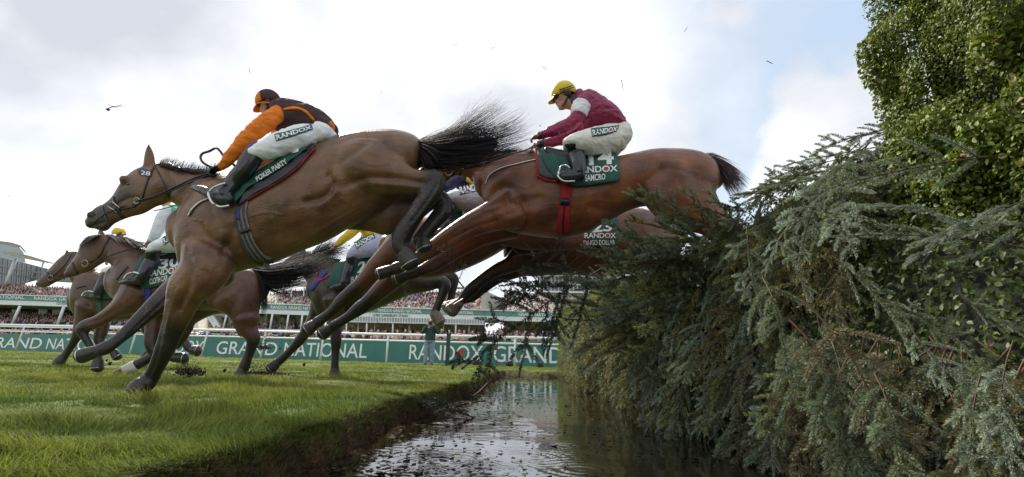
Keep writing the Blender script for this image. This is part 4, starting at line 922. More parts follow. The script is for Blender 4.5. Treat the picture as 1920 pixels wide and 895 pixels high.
STR = [(p_, s_, a_*1.12) for p_, s_, a_ in STR] + [(p_, 1.8, .0035) for p_ in ([(560, 460), (600, 432), (640, 408), (668, 392)], [(470, 405), (500, 398), (530, 404)], [(360, 440), (372, 470), (366, 500)], [(390, 410), (386, 440), (392, 462)], [(640, 372), (660, 386), (690, 392)], [(318, 590), (312, 625), (306, 650)], [(330, 590), (322, 622)], [(240, 388), (256, 380), (270, 382)], [(215, 395), (228, 398), (240, 392)], [(670, 300), (700, 310), (730, 306)], [(350, 420), (362, 412), (378, 415)])]
bodyA, bvA = b.fuse('body', COATA, HA_, .0095, 11, STR, True, darkA)
hoof(266, 722, 17, 260, 733, 21, dA, HA_, shoe=False); hoof(184, 658, 11, 152, 668, 14, dA-.03, HA_); hoof(757, 471, 15, 769, 493, 20, dA-.15, HA_, asp=.8); hoof(790, 448, 12, 796, 464, 15, dA+.05, HA_)
eye = MB(); eye.ell(cast(bvA, 240, 346, -.004), RT*.016, UP*.012, Vector((0, .012, 0))); eye.build('eye', mat('horse_eye', (.01, .006, .004), .05, spec=.9), HA_, True)
# tail
core = Body(dA); core.limb([(796, 270, 7, .05, 1), (820, 270, 16, .05, 1), (850, 280, 27, .06, 1), (890, 280, 22, .08, 1), (925, 268, 12, .08, 1)], .5); tl = thing  # dense inner mass
core.fuse('tail_core', HAIRM, HA_, .014, 6, dark=False)[0].name = 'tail'
hair('tail', [[(780, 268), (808, 262), (850, 252), (890, 228), (925, 200), (955, 190)], [(786, 266), (820, 260), (870, 250), (920, 246), (962, 228), (988, 208)], [(786, 270), (830, 266), (880, 262), (930, 256), (975, 240), (998, 225)], [(786, 280), (830, 280), (880, 280), (930, 272), (970, 262), (1000, 252)], [(784, 290), (815, 294), (860, 300), (910, 298), (960, 285), (996, 270)], [(780, 298), (800, 304), (840, 308), (890, 306), (940, 296), (985, 280)], [(778, 300), (790, 312), (812, 316), (842, 314), (875, 310), (900, 306)]], 1500, dA+.05, .0016, HAIRM, HA_, 5, 12, .30, .09)
hair('tail', [[(800, 266), (840, 250), (870, 225), (900, 195), (932, 170)], [(800, 266), (850, 248), (885, 226), (920, 208), (955, 196)], [(810, 268), (860, 250), (900, 232), (930, 214), (950, 190)]], 170, dA+.05, .0010, HAIRM, HA_, 9, 12, .55, .14)
hair('tail', [[(784, 262), (800, 264), (822, 270), (850, 276)], [(784, 275), (800, 284), (815, 300), (824, 316)], [(782, 285), (790, 300), (792, 312), (790, 322)]], 500, dA-.02, .0019, HAIRM, HA_, 4, 8, .6, .03)
# mane
mg = [[(x, y), (x+2+6*i/9, y-6), (x+8, y-11-(i % 3)*2), (x+17, y-13+(i % 2)*5)] for i, (x, y) in enumerate([(298, 309), (308, 311), (320, 314), (332, 317), (345, 319), (358, 320), (370, 321), (384, 322), (398, 322), (412, 322)])]
hair('mane', mg, 420, dA, .0012, HAIRM, HA_, 2.2, 7, .25, .12, .05)
hair('mane', [[(290, 308), (300, 309), (312, 312), (326, 318)], [(320, 314), (336, 317), (352, 322), (368, 327)], [(352, 319), (370, 322), (388, 327), (402, 332)], [(380, 321), (398, 324), (412, 330), (424, 336)]], 420, dA-.07, .0018, HAIRM, HA_, 2.5, 7, .5, .04, .02)
# bridle
br = strap('bridle', bvA, [(292, 309), (284, 322), (278, 334), (272, 352), (266, 372), (252, 388)], 3.5, DARK, HA_, .006, dA)
strap('cheek_piece', bvA, [(252, 388), (232, 392), (216, 396)], 3, DARK, br, .006, dA); strap('noseband', bvA, [(190, 385), (194, 398), (199, 412), (204, 428)], 4, mat('grey_noseband', (.05, .06, .08), .5), br, .007, dA); strap('noseband', bvA, [(212, 369), (216, 385), (224, 400), (232, 409)], 4, DARK, br, .007, dA)
strap('throat_lash', bvA, [(290, 312), (300, 330), (310, 350), (318, 372)], 2.5, DARK, br, .006, dA); strap('browband', bvA, [(262, 318), (274, 322), (284, 326)], 7, mat('navy_browband', (.02, .025, .07), .5), br, .008, dA)
nb = drape('number_tag', bvA, [(259, 319), (285, 321)], [(261, 327), (283, 332)], mat('navy_tag', (.02, .025, .075), .5), br, .012, dA, 6, 4, .003, 0)
letter('28', nb[1], (265, 320), (283, 322.5), (281, 330), (264, 327.5), 'lettering', nb[0], TEXTW, .004, dA)
def ring(name, x, y, rpx, bv, parent, d, r=.003, a0=0, a1=6.28, off=.012):
    c = cast(bv, x, y, off) or P(x, y, d); m_ = mpp(x, y, c.y)*rpx
    pts = [c+RT*math.cos(a)*m_+UP*math.sin(a)*m_ for a in np.linspace(a0, a1, 17)]; MB().tube(pts, r, 6).build(name, STEEL, parent, True)
ring('bit_ring', 257, 377, 5.5, bvA, br, dA, .003); q = [(204, 387), (212, 378.5), (225, 389), (221, 398), (204, 387)]; MB().tube([(cast(bvA, x, y, .014) or P(x, y, dA-.06)) for x, y in q], .0045, 6).build('bit_buckle', STEEL, br, True)
MB().tube([(cast(bvA, x, y, .012) or P(x, y, dA-.08)) for x, y in [(174, 421), (185, 411), (196, 403), (208, 396), (225, 391)]], .004, 6).build('cheek_piece', DARK, br, True)
rn = tubeline('rein', [(257, 377, dA-.12), (290, 368, dA-.13), (330, 350, dA-.14), (360, 336, dA-.14), (385, 327, dA-.12), (402, 322, dA-.1)], .008, DARK, br)
tubeline('rein', [(261, 379, dA-.115), (300, 367, dA-.13), (345, 347, dA-.14), (392, 328, dA-.12)], .006, DARK, br); tubeline('rein', [(288, 396, dA+.05), (320, 388, dA+.06), (352, 376, dA+.02)], .004, DARK, br)
tubeline('rein_end', [(402, 316, dA-.15), (382, 306, dA-.16), (376, 296, dA-.16), (380, 288, dA-.16), (392, 284, dA-.16), (405, 278, dA-.16), (413, 284, dA-.16), (419, 292, dA-.16), (432, 302, dA-.16), (440, 311, dA-.15)], .010, DARK, br)
# saddle, cloths, girth, breast strap
sad = Body(dA); sad.contour([(440, 322, 446, 380, .05, -.17), (470, 320, 462, 365, .07, -.16), (510, 304, 505, 335, .10, -.12), (545, 288, 548, 312, .13, -.05), (575, 272, 578, 290, .15, -.02)], 3)
sad.fuse('saddle', DARK, HA_, .01, 4, dark=False)
drape('saddle_pad', bvA, [(445, 380), (470, 368), (510, 340), (545, 315), (575, 288), (590, 278)], [(450, 388), (479, 369), (519, 346), (554, 322), (577, 298), (592, 282)], mat('crimson_pad', (.20, .012, .03), .8), HA_, .022, dA)
drape('saddle_pad', bvA, [(442, 370), (470, 352), (510, 325), (545, 300), (575, 276), (592, 272)], [(448, 388), (478, 366), (518, 344), (552, 320), (576, 294), (590, 279)], DARK, HA_, .03, dA)
ca = drape('number_cloth', bvA, [(438, 352), (470, 336), (500, 318), (530, 298), (555, 282), (568, 272)], [(444, 384), (468, 356), (505, 334), (538, 312), (562, 294), (578, 284)], GREENCLOTH, HA_, .045, dA, 26, 8, .004, .008)
letter('POKER PARTY', ca[1], (479, 333), (535, 298), (540, 306), (483, 341), 'lettering', ca[0], TEXTW, .006, dA, .02)
drape('cloth_tail', ca[1], [(550, 278), (562, 276)], [(548, 289), (560, 286)], TEXTW, ca[0], .012, dA-.2, 4, 4, .003, 0)
GIR = mat('grey_elastic_girth', (.22, .21, .19), .7, .2, 30, .4, 90); GIR2 = mat('dark_girth_edge', (.05, .05, .055), .6, .2, 30)
gpth = [(455, 376), (451, 400), (456, 425), (463, 448), (475, 470), (490, 487), (506, 493)]
strap('girth', bvA, gpth, 22, GIR, HA_, .008, dA, 8); g_ = HA_.children[-1]
for dx in (-10, -2, 6): strap('girth_webbing', bvA, [(x+dx, y-dx*.35) for x, y in gpth], 4, GIR2, g_, .014, dA, 8)
strap('girth_buckle', bvA, [(452, 436), (470, 430)], 7, DARK, g_, .02, dA)
drape('girth_tab', bvA, [(444, 393), (450, 394)], [(444, 412), (450, 413)], mat('purple_tab', (.06, .03, .22), .6), g_, .018, dA, 3, 4, .003, 0)
strap('breast_strap', bvA, [(393, 372), (378, 378), (366, 387), (358, 396), (353, 405)], 1.8, TEXTW, HA_, .01, dA); strap('breast_strap', bvA, [(393, 374), (379, 380), (367, 389), (360, 398), (355, 406)], 1.6, DARK, HA_, .008, dA)
# ------------------------------------------------------------------ RIDER A
ORANGE = mat('orange_silk', (.75, .20, .022), .6, .12, 12, .6, 16, spec=.15); AUB = mat('aubergine_silk', (.085, .055, .062), .85, .15, 12, .35, 16, spec=.02)
ra, bva_, h = rider('jockey in brown silks with orange sleeves crouching on the bay horse number 28', dA,
  [(527, 193, 515, 218, .13, 0), (545, 192, 512, 238, .19, 0), (568, 197, 530, 246, .20, 0), (592, 205, 562, 246, .19, 0), (612, 217, 590, 248, .17, 0), (627, 232, 610, 256, .13, 0)],
  [dict(st=[(523, 212, 14, -.16), (505, 226, 16, -.20), (478, 246, 15, -.22), (455, 268, 13.5, -.22), (436, 290, 12, -.2), (424, 304, 9.5, -.17), (415, 312, 7, -.15)], dir=(-.8, .45)), dict(st=[(530, 212, 13, .17), (522, 245, 13, .2), (520, 280, 12, .12), (512, 296, 11, .05), (490, 305, 9, 0), (455, 318, 7, .1)], dir=(-.9, .3))],
  [(628, 250, 612, 270, .10, -.02), (614, 235, 598, 279, .16, -.04), (585, 232, 575, 285, .17, -.06), (555, 236, 560, 286, .13, -.13), (522, 248, 535, 290, .10, -.17), (492, 265, 512, 296, .085, -.19), (468, 281, 490, 300, .075, -.2)],
  [(478, 290, 16.5, -.2), (468, 305, 17, -.2), (455, 322, 16, -.2), (441, 338, 16, -.2), (430, 352, 14, -.2), (420, 364, 13, -.19)],
  [(428, 372, 13, -.19), (412, 372, 12, -.19), (394, 363, 10, -.18), (374, 355, 7.5, -.17), (360, 351, 4, -.17)],
  (502, 199, 46, -16, 0), (AUB, ORANGE, BREECH), helmet_mat=AUB, peak_mat=ORANGE, gloves=True, bvs=[bvA, ca[1]])
strapH = MB().tube([P(x, y, dA-.17*0-.085) for x, y in [(482, 194), (492, 192), (505, 193), (520, 196), (527, 201)]], .006, 6).build('helmet_band', ORANGE, h[0], True)
zb = P(470, 300, 1); bo_ = bvh_of([c for c in ra.children if c.name.startswith('boot')][0])
def hd(bv, x, y, d): 
    h_ = bv.ray_cast(CAM, ray(x, y).normalized()); return h_[0].y-d if h_[0] is not None else -.3
zz = hd(bo_, 466, 308, dA)+.062
bt = Body(dA); bt.limb([(476, 289, 17.4, zz), (470, 300, 18.0, zz), (462, 312, 17.7, zz)], .97); bt.fuse('boot_top', BOOTTOP, ra, .008, 1, dark=False)
bt = Body(dA); bt.limb([(484, 280, 16, zz), (478, 288, 17.8, zz)], .97); bt.fuse('boot_lining', mat('violet_lining', (.05, .03, .25), .6), ra, .008, 1, dark=False)
wb = drape('waistband', bva_, [(514, 253), (545, 245), (584, 234)], [(518, 265), (550, 256), (587, 243)], BANDM, ra, .006, dA, 14, 4, .003, 0)
_, f = letter('RANDOX', wb[1], (516, 254), (583, 235.5), (585, 241.5), (519, 263), 'lettering', wb[0], TEXTW, .004, dA, .03)
jb = [c for c in ra.children if c.name.startswith('jersey')][0]
bvj = BVHTree.FromPolygons([tuple(v.co) for v in jb.data.vertices], [tuple(p.vertices) for p in jb.data.polygons])
strap('jersey_stripe', bvj, [(532, 205), (556, 203), (575, 211), (590, 226)], 4, ORANGE, ra, .008, dA); strap('jersey_stripe', bvj, [(618, 229), (624, 238), (622, 247)], 6, ORANGE, ra, .008, dA)
zz = hd(bo_, 405, 370, dA)-.015
irons([(400, 352), (412, 347), (423, 344)], dA+zz, HA_, .009); irons([(400, 352), (391, 362), (395, 376), (402, 384)], dA+zz, HA_, .009); irons([(398, 381), (412, 388), (430, 386)], dA+zz+.02, HA_, .011)
# ------------------------------------------------------------------ HORSE B: number 14, in flight
dB = 4.75
COATB = coat('chestnut_coat', (.13, .040, .016), hi=(.25, .086, .034), lo=(.03, .014, .010))
HB_ = thing('racehorse', P(1130, 370, dB), 'red brown racehorse number 14 clearing the spruce fence in mid air', 'horse')
b = Body(dB)
b.contour([(905, 318, 904, 372, .10, 0), (925, 300, 920, 410, .19, 0), (960, 287, 955, 433, .25, 0), (1000, 285, 998, 442, .28, 0), (1045, 290, 1045, 446, .30, 0), (1095, 297, 1095, 437, .30, 0), (1145, 297, 1140, 415, .29, 0), (1180, 291, 1185, 392, .28, 0), (1220, 283, 1222, 385, .29, 0), (1265, 281.5, 1262, 395, .29, 0), (1305, 286, 1300, 400, .27, 0), (1332, 300, 1330, 380, .20, 0), (1345, 325, 1342, 355, .10, 0)], 4, 28)
b.contour([(985, 287, 950, 400, .16, 0), (950, 288, 915, 350, .14, .0), (920, 288, 890, 335, .11, .02), (885, 290, 868, 330, .09, .03), (855, 295, 850, 330, .08, .04, .3), (820, 302, 825, 350, .08, .05, .6), (790, 315, 800, 352, .05, .05, .8)], 4, 20)
b.limb([(960, 390, 42, -.15, 0), (925, 405, 30, -.17, 0), (885, 421, 23, -.17, 0), (848, 443, 20, -.17, .0), (815, 464, 16, -.16, .2), (798, 475, 14.5, -.15, .4), (776, 489, 10.5, -.13, .5), (758, 498, 10.5, -.1, .6), (744, 503, 12, -.1, .7), (734, 508, 10, -.1, .7)], .75)
b.limb([(955, 415, 36, .16, .2), (910, 436, 24, .17, .3), (870, 458, 19, .16, .3), (830, 484, 16, .14, .4), (810, 498, 14, .12, .5), (788, 508, 10.5, .1, .7), (772, 514, 11, .1, .8), (760, 517, 10, .1, .8)], .75)
b.contour([(1210, 300, 1200, 372, .12, -.14), (1250, 295, 1235, 410, .17, -.14), (1290, 300, 1275, 430, .16, -.14), (1325, 330, 1315, 440, .12, -.15), (1350, 380, 1330, 450, .08, -.15, .3), (1372, 415, 1350, 462, .055, -.15, .6)], 4, 20)
b.limb([(1355, 440, 20, -.15, .6), (1385, 452, 16, -.15, .8), (1372, 480, 13, -.15, 1), (1350, 510, 12, -.15, 1), (1335, 530, 13, -.15, 1)], .8); b.limb([(1320, 410, 30, .15, .3), (1370, 430, 18, .15, .8), (1390, 470, 13, .15, 1), (1380, 520, 12, .15, 1)], .8)
STRB = [([(925, 330), (955, 345), (980, 370), (1000, 400)], 16, .012), ([(912, 385), (940, 378), (975, 382), (1010, 372)], 9, -.012), ([(935, 400), (960, 410), (990, 400), (1020, 395)], 10, .008), ([(960, 420), (1000, 425), (1040, 415)], 8, -.008), ([(1000, 330), (985, 370), (960, 400)], 12, -.010), ([(1110, 390), (1150, 398), (1190, 380), (1215, 368)], 9, -.012), ([(1208, 360), (1215, 385), (1235, 405)], 6, -.018), ([(1195, 300), (1230, 320), (1250, 350)], 16, -.010), ([(1228, 288), (1238, 305)], 9, .010), ([(1290, 295), (1310, 325), (1315, 360)], 16, -.010), ([(1270, 310), (1280, 340), (1285, 370)], 14, .010), ([(905, 345), (925, 335), (950, 318)], 8, -.010), ([(930, 415), (880, 432), (825, 462)], 4.5, -.008), ([(900, 402), (850, 432), (815, 455)], 4, .006), ([(1060, 380), (1100, 395), (1140, 390)], 14, -.005), ([(790, 478), (765, 492)], 3, -.006), ([(1060, 350), (1062, 400)], 8, -.004), ([(1100, 350), (1110, 400)], 8, -.004), ([(1140, 345), (1150, 390)], 8, .004)]
STRB = [(p_, s_, a_*1.15) for p_, s_, a_ in STRB] + [(p_, 1.8, .0035) for p_ in ([(960, 345), (985, 352), (1000, 345)], [(1120, 375), (1160, 380), (1190, 366)], [(900, 425), (870, 440), (840, 455)], [(1245, 330), (1262, 345), (1270, 372)], [(935, 360), (950, 375), (948, 395)])]
bodyB, bvB = b.fuse('body', COATB, HB_, .010, 11, STRB, True)
hoof(732, 507, 10.5, 712, 514, 11.5, dB-.1, HB_); hoof(760, 517, 10, 744, 523, 12, dB+.1, HB_); hoof(1335, 530, 12, 1318, 548, 16, dB-.15, HB_)
hair('tail', [[(1322, 290), (1345, 296), (1365, 308), (1385, 322), (1410, 345)], [(1334, 296), (1350, 305), (1370, 322), (1385, 338), (1400, 352)], [(1340, 303), (1352, 315), (1367, 334), (1380, 352), (1392, 366)], [(1342, 313), (1350, 327), (1358, 345), (1366, 360), (1376, 376)]], 700, dB, .0022, BROWNHAIR, HB_, 4, 8, .5, .06)
hair('tail', [[(1318, 290), (1335, 290), (1350, 296)], [(1322, 291), (1338, 296), (1352, 308)]], 150, dB, .002, BROWNHAIR, HB_, 2, 6, .4, .05)
hair('mane', [[(990, 288), (975, 286), (960, 288), (950, 294)], [(965, 288), (950, 286), (930, 290), (915, 296)], [(930, 289), (910, 288), (890, 292), (875, 300)]], 350, dB, .002, HAIRM, HB_, 4, 6, .5, .1)
hair('mane', [[(1000, 286), (985, 287), (972, 295)], [(1002, 286), (996, 282), (984, 280)]], 60, dB-.1, .0015, BROWNHAIR, HB_, 4, 6, .5, .2)
brB = strap('bridle', bvB, [(868, 298), (866, 312), (862, 330)], 3, DARK, HB_, .006, dB); ring('bit_ring', 841, 322, 7, bvB, brB, dB, .0035, 3.4, 6.6, .02); strap('noseband', bvB, [(850, 300), (848, 316), (850, 330)], 4, DARK, brB, .008, dB)
tubeline('rein', [(850, 322, dB-.12), (900, 310, dB-.25), (950, 292, dB-.28), (990, 280, dB-.25), (1004, 268, dB-.2)], .007, DARK, brB)
strap('breast_strap', bvB, [(1004, 300), (985, 304), (965, 309), (945, 314), (927, 322), (916, 332), (911, 345)], 1.2, TEXTW, HB_, .01, dB); strap('breast_strap', bvB, [(1004, 301), (985, 305), (965, 310), (945, 315), (927, 323), (916, 333)], .8, DARK, HB_, .008, dB)
strap('girth', bvB, [(1066, 336), (1062, 360), (1058, 395), (1055, 440)], 22, RED, HB_, .010, dB); gB = HB_.children[-1]; strap('girth_elastic', bvB, [(1058, 380), (1056, 410), (1054, 441)], 3, DARK, gB, .018, dB)
strap('girth_buckle', bvB, [(1050, 378), (1068, 379)], 13, DARK, gB, .022, dB)
drape('saddle_pad', bvB, [(1003, 278), (1020, 282), (1045, 286)], [(1006, 333), (1022, 340), (1046, 344)], RED, HB_, .016, dB, 12, 12, .01)
cb0 = drape('saddle_pad', bvB, [(1007, 276), (1022, 280), (1048, 284)], [(1010, 328), (1024, 335), (1050, 339)], mat('grey_quilt', (.055, .06, .065), .7), HB_, .032, dB, 12, 12, .01)
cbf = drape('number_cloth', bvB, [(1004, 276), (1030, 284), (1062, 290)], [(1026, 318), (1050, 342), (1080, 350)], GREENCLOTH, HB_, .045, dB, 14, 12, .004, .012)
cb = drape('number_cloth', bvB, [(1056, 279), (1100, 276), (1158, 289)], [(1074, 351), (1110, 348), (1161, 340)], GREENCLOTH, HB_, .040, dB, 20, 14, .005, .004)
letter('14', cb[1], (1102, 282), (1150, 280), (1151, 308), (1104, 311), 'lettering', cb[0], TEXTW, .007, dB, .035); _, f = letter('RANDOX', cb[1], (1076, 314), (1158, 310), (1158, 322), (1078, 326), 'lettering', cb[0], TEXTW, .007, dB, .02)
disc_on(lambda u, v: f(u, v)+Vector((0, -.005, 0)), .735, .5, .055, .30, 'red_dot', cb[0], RING)
letter('SAMCRO', cb[1], (1096, 328), (1135, 326), (1135, 337), (1097, 341), 'lettering', cb[0], TEXTW, .007, dB, .02)
sadB = Body(dB); sadB.contour([(1028, 276, 1030, 300, .08, -.14), (1060, 282, 1062, 318, .06, -.2), (1085, 280, 1085, 300, .06, -.2), (1120, 276, 1122, 286, .12, -.08), (1155, 276, 1156, 284, .14, -.02)], 3); sadB.fuse('saddle', DARK, HB_, .011, 4, dark=False)
MAROON = mat('maroon_silk', (.23, .008, .06), .45, .15, 12, .7, 14); YEL = mat('yellow_cap', (.72, .52, .03), .45, .06, 10, .3, 30)
dR = dB-.02
rb, bvb_, h = rider('jockey in maroon silks and a yellow helmet above the number 14 cloth', dR,
  [(1092, 172, 1076, 200, .10, 0), (1106, 173, 1080, 222, .18, 0), (1122, 180, 1085, 240, .20, 0), (1140, 193, 1105, 244, .20, 0), (1156, 208, 1130, 244, .19, 0), (1168, 224, 1150, 250, .16, 0)],
  [dict(st=[(1090, 192, 15, -.16), (1088, 206, 15, -.19), (1080, 224, 13.5, -.21), (1062, 236, 12, -.21), (1042, 244, 10.5, -.2), (1025, 250, 8.5, -.18), (1013, 255, 6.5, -.17)], dir=(-1, .25)), dict(st=[(1092, 192, 14, .16), (1082, 225, 13, .2), (1068, 254, 12, .2), (1045, 264, 10, .14), (1026, 268, 8, .08), (1012, 271, 6.5, .04)], dir=(-.95, .35))],
  [(1176, 243, 1170, 272, .08, 0), (1170, 231, 1158, 289, .17, -.02), (1148, 231, 1140, 292, .18, -.05), (1122, 236, 1118, 291, .15, -.12), (1098, 243, 1100, 289, .12, -.18), (1078, 250, 1082, 284, .10, -.2), (1062, 258, 1066, 277, .08, -.2)],
  [(1073, 268, 15, -.21), (1079, 280, 15.5, -.22), (1083, 296, 15, -.22), (1085, 310, 13.5, -.22), (1086, 322, 12.5, -.22)],
  [(1088, 326, 13, -.22), (1076, 329, 11.5, -.22), (1062, 330, 11, -.22), (1048, 331, 8, -.22)],
  (1056, 184, 48, -14, 0), (MAROON, MAROON, CREAMB), helmet_mat=YEL, peak_mat=YEL, neck=[(1060, 190, 13, 0), (1072, 192, 14, 0), (1084, 194, 16, 0)], bvs=[bvB, cb[1], cbf[1]])
for p0, p1 in [((1048, 169), (1074, 160)), ((1050, 172), (1076, 164))]: MB().tube([P(p0[0], p0[1], dR-.10), P((p0[0]+p1[0])/2, (p0[1]+p1[1])/2, dR-.13), P(p1[0], p1[1], dR-.12)], .005, 5).build('helmet_band', DARK, h[0], True)
wbl = Body(dR); wbl.limb([(1090, 199, 17.2, -.178), (1085, 212, 16.0, -.199)], .98); wbl.fuse('sleeve_band', mat('white_silk', (.75, .75, .78), .5), rb, .008, 1, dark=False, wrinkle=.006)
cl_ = Body(dR); cl_.limb([(1070, 188, 15, 0), (1080, 192, 16.5, 0)], .9); cl_.fuse('collar', DARK, rb, .008, 1, dark=False)
for A in [(1018, 252.5, 1010, 255.5, -.17), (1016, 270, 1009, 272, .04)]: cf = Body(dR); cf.limb([(A[0], A[1], 7.6, A[4]), (A[2], A[3], 7.0, A[4])], .95); cf.fuse('cuff', DARK, rb, .007, 1, dark=False)
wb = drape('waistband', bvb_, [(1108, 242), (1135, 239), (1161, 236)], [(1110, 257), (1135, 254), (1156, 247)], BANDM, rb, .006, dR, 14, 4, .003, 0)
_, f = letter('RANDOX', wb[1], (1110, 244), (1159, 237.5), (1156, 246), (1111, 254.5), 'lettering', wb[0], TEXTW, .004, dR, .03); disc_on(lambda u, v: f(u, v)+Vector((0, -.004, 0)), .735, .5, .055, .30, 'red_dot', wb[0], RING)
bo_ = bvh_of([c for c in rb.children if c.name.startswith('boot')][0]); zz = hd(bo_, 1064, 328, dB)-.01
irons([(1048, 322), (1052, 312), (1062, 310), (1068, 316)], dB+zz, HB_, .008); irons([(1048, 322), (1047, 332), (1058, 340), (1078, 340)], dB+zz, HB_, .009)
# ------------------------------------------------------------------ the other runners
def tack(root, bv, d, cheek, nose, reins, cloth, text, girth=None, gm=None, ringp=None, under=None, voff=.035):
    if cheek:
        br = strap('bridle', bv, cheek, 3, DARK, root, .006, d)
        if nose: strap('noseband', bv, nose, 3, DARK, br, .008, d)
        if ringp: ring('bit_ring', ringp[0], ringp[1], ringp[2], bv, br, d, .004, off=.015)
        for r_ in reins: tubeline('rein', r_, .008, DARK, br)
    out_ = None
    if under: drape('saddle_pad', bv, under[0], under[1], under[2], root, voff*.5, d, 12, 8, .01)
    if cloth:
        out_ = drape('number_cloth', bv, cloth[0], cloth[1], GREENCLOTH, root, voff, d, 20, 12, .005, .005)
        for s_, a, b_, c, e_, bold in text:
            _, f = letter(s_, out_[1], a, b_, c, e_, 'lettering', out_[0], TEXTW, .009, d, bold)
            if s_ == 'RANDOX': disc_on(lambda u, v: f(u, v)+Vector((0, -.006, 0)), .735, .5, .055, .30, 'red_dot', out_[0], RING)
    if girth: strap('girth', bv, girth[0], girth[1], gm, root, .01, d)
    return out_
# ---- G : number 30, second from left, at the gallop
dG = 7.0; COATG = coat('dark_bay_coat', (.085, .036, .021), hi=(.13, .058, .034))
HG = thing('racehorse', P(350, 540, dG), 'dark bay racehorse number 30 galloping behind the front horse with one white sock', 'horse')
b = Body(dG)
b.contour([(218, 500, 214, 560, .16, 0), (240, 480, 238, 588, .25, 0), (270, 478, 272, 592, .29, 0), (310, 486, 312, 588, .31, 0), (355, 492, 352, 583, .32, 0), (400, 494, 395, 582, .32, 0), (435, 496, 425, 582, .31, 0), (462, 499, 450, 580, .28, 0), (482, 506, 475, 575, .2, 0), (494, 525, 490, 560, .1, 0)], 4, 26)
b.contour([(275, 470, 232, 560, .17, 0), (248, 453, 220, 525, .13, 0), (222, 445, 211, 500, .11, 0), (200, 441, 197, 490, .09, 0)], 4, 20)
b.contour([(206, 440, 212, 475, .07, 0), (190, 440, 198, 490, .09, 0), (174, 444, 182, 500, .09, 0), (158, 458, 172, 507, .085, 0), (146, 474, 163, 511, .07, 0), (136, 489, 152, 514, .055, 0), (128, 500, 142, 518, .05, 0, .6), (123, 508, 131, 520, .035, 0, .8)], 4, 18)
b.contour([(184, 441, 196, 438, .03, -.03, .3), (184, 434, 194, 434, .025, -.03, .4), (188, 424, 190, 424, .006, -.03, .6)], 3, 10)
b.contour([(210, 444, 222, 446, .03, .05, .3), (218, 438, 227, 440, .02, .05, .4), (231, 431, 232, 432, .006, .05, .6)], 3, 10)
b.limb([(262, 545, 34, -.16, 0), (243, 565, 26, -.18, 0), (215, 583, 15, -.17, 0), (185, 602, 12, -.15, .2), (162, 611, 12, -.14, .6), (153, 620, 11, -.14, .8), (163, 638, 8, -.13, 1), (173, 656, 8, -.12, 1), (181, 669, 10, -.12, 1), (184, 677, 9, -.12, 1)], .8)
b.limb([(300, 560, 26, .17, .1), (290, 590, 17, .17, .2), (286, 620, 14, .16, .4), (284, 645, 13, .15, .8), (291, 660, 10, .15, 1), (312, 668, 8, .15, 1), (328, 672, 9, .15, 1)], .8)
b.contour([(420, 510, 400, 580, .14, -.18), (450, 503, 426, 592, .19, -.17), (478, 510, 438, 606, .18, -.16), (490, 545, 440, 615, .15, -.17), (483, 590, 446, 625, .10, -.18, .1)], 4, 20)
b.limb([(462, 600, 26, -.18, .1), (466, 618, 18, -.18, .3), (475, 635, 13.5, -.18, .7), (470, 655, 9.5, -.17, 1), (464, 672, 9, -.16, 1), (459, 685, 10.5, -.15, 1), (456, 694, 9.5, -.15, 1)], .8)
b.contour([(440, 540, 425, 588, .12, .16, .2), (400, 545, 395, 592, .15, .17, .2), (365, 562, 358, 612, .12, .17, .3), (345, 588, 332, 640, .08, .17, .5)], 4, 16)
b.limb([(345, 610, 18, .17, .5), (328, 642, 14, .17, .8), (305, 655, 9.5, .16, 1), (283, 670, 9, .15, 1), (265, 680, 9.5, .15, 1), (250, 688, 10, .15, .6), (238, 694, 9, .15, 0)], .8)
bodyG, bvG = b.fuse('body', COATG, HG, .016, 7, [([(215, 520), (235, 540), (240, 570)], 8, .012), ([(235, 500), (262, 520), (272, 560)], 8, -.012), ([(400, 500), (405, 540), (395, 575)], 8, -.012), ([(352, 590), (400, 560), (450, 530)], 7, -.007), ([(430, 600), (450, 575), (470, 530)], 9, .006), ([(205, 447), (222, 470), (240, 500)], 8, -.008), ([(196, 485), (203, 470), (205, 455)], 4, -.012), ([(225, 575), (190, 597), (165, 607)], 4, -.008)], True)
hoof(184, 676, 9.5, 182, 689, 11.5, dG-.12, HG); hoof(330, 671, 9, 345, 672, 11.5, dG+.15, HG); hoof(455, 694, 9.5, 450, 707, 12, dG-.15, HG)
sock = Body(dG); sock.limb([(252, 687, 11, .15), (243, 691, 10.5, .15), (236, 695, 10.5, .15)], .85); sock.fuse('white_sock', mat('white_hair', (.6, .58, .55), .7, .1, 40), HG, .01, 2, dark=False)
hoof(236, 695, 9.5, 220, 703, 10, dG+.15, HG, HOOFL)
hair('tail', [[(474, 503), (500, 502), (540, 494), (580, 486), (615, 470)], [(478, 506), (505, 512), (545, 508), (590, 498), (640, 478)], [(480, 512), (505, 525), (540, 522), (580, 512), (620, 496)], [(480, 515), (495, 535), (512, 545), (530, 548), (550, 540)]], 900, dG, .004, HAIRM, HG, 4, 9, .5, .08)
tc_ = Body(dG); tc_.limb([(478, 512, 9, 0), (500, 513, 12, 0), (540, 509, 12, 0), (580, 500, 8, 0)], .6); tc_.fuse('tail', HAIRM, HG, .02, 4, dark=False)
hair('tail', [[(474, 505), (486, 530), (490, 560), (489, 600)], [(480, 506), (494, 530), (500, 560), (498, 590)]], 300, dG-.05, .003, HAIRM, HG, 3, 8, .4, .04)
hair('mane', [[(198, 441), (206, 443), (214, 449), (222, 456)], [(222, 446), (232, 448), (240, 456), (248, 462)], [(248, 453), (258, 456), (266, 462), (274, 468)], [(262, 458), (276, 462), (286, 466), (290, 470)]], 350, dG-.05, .003, HAIRM, HG, 3, 6, .5, .05)
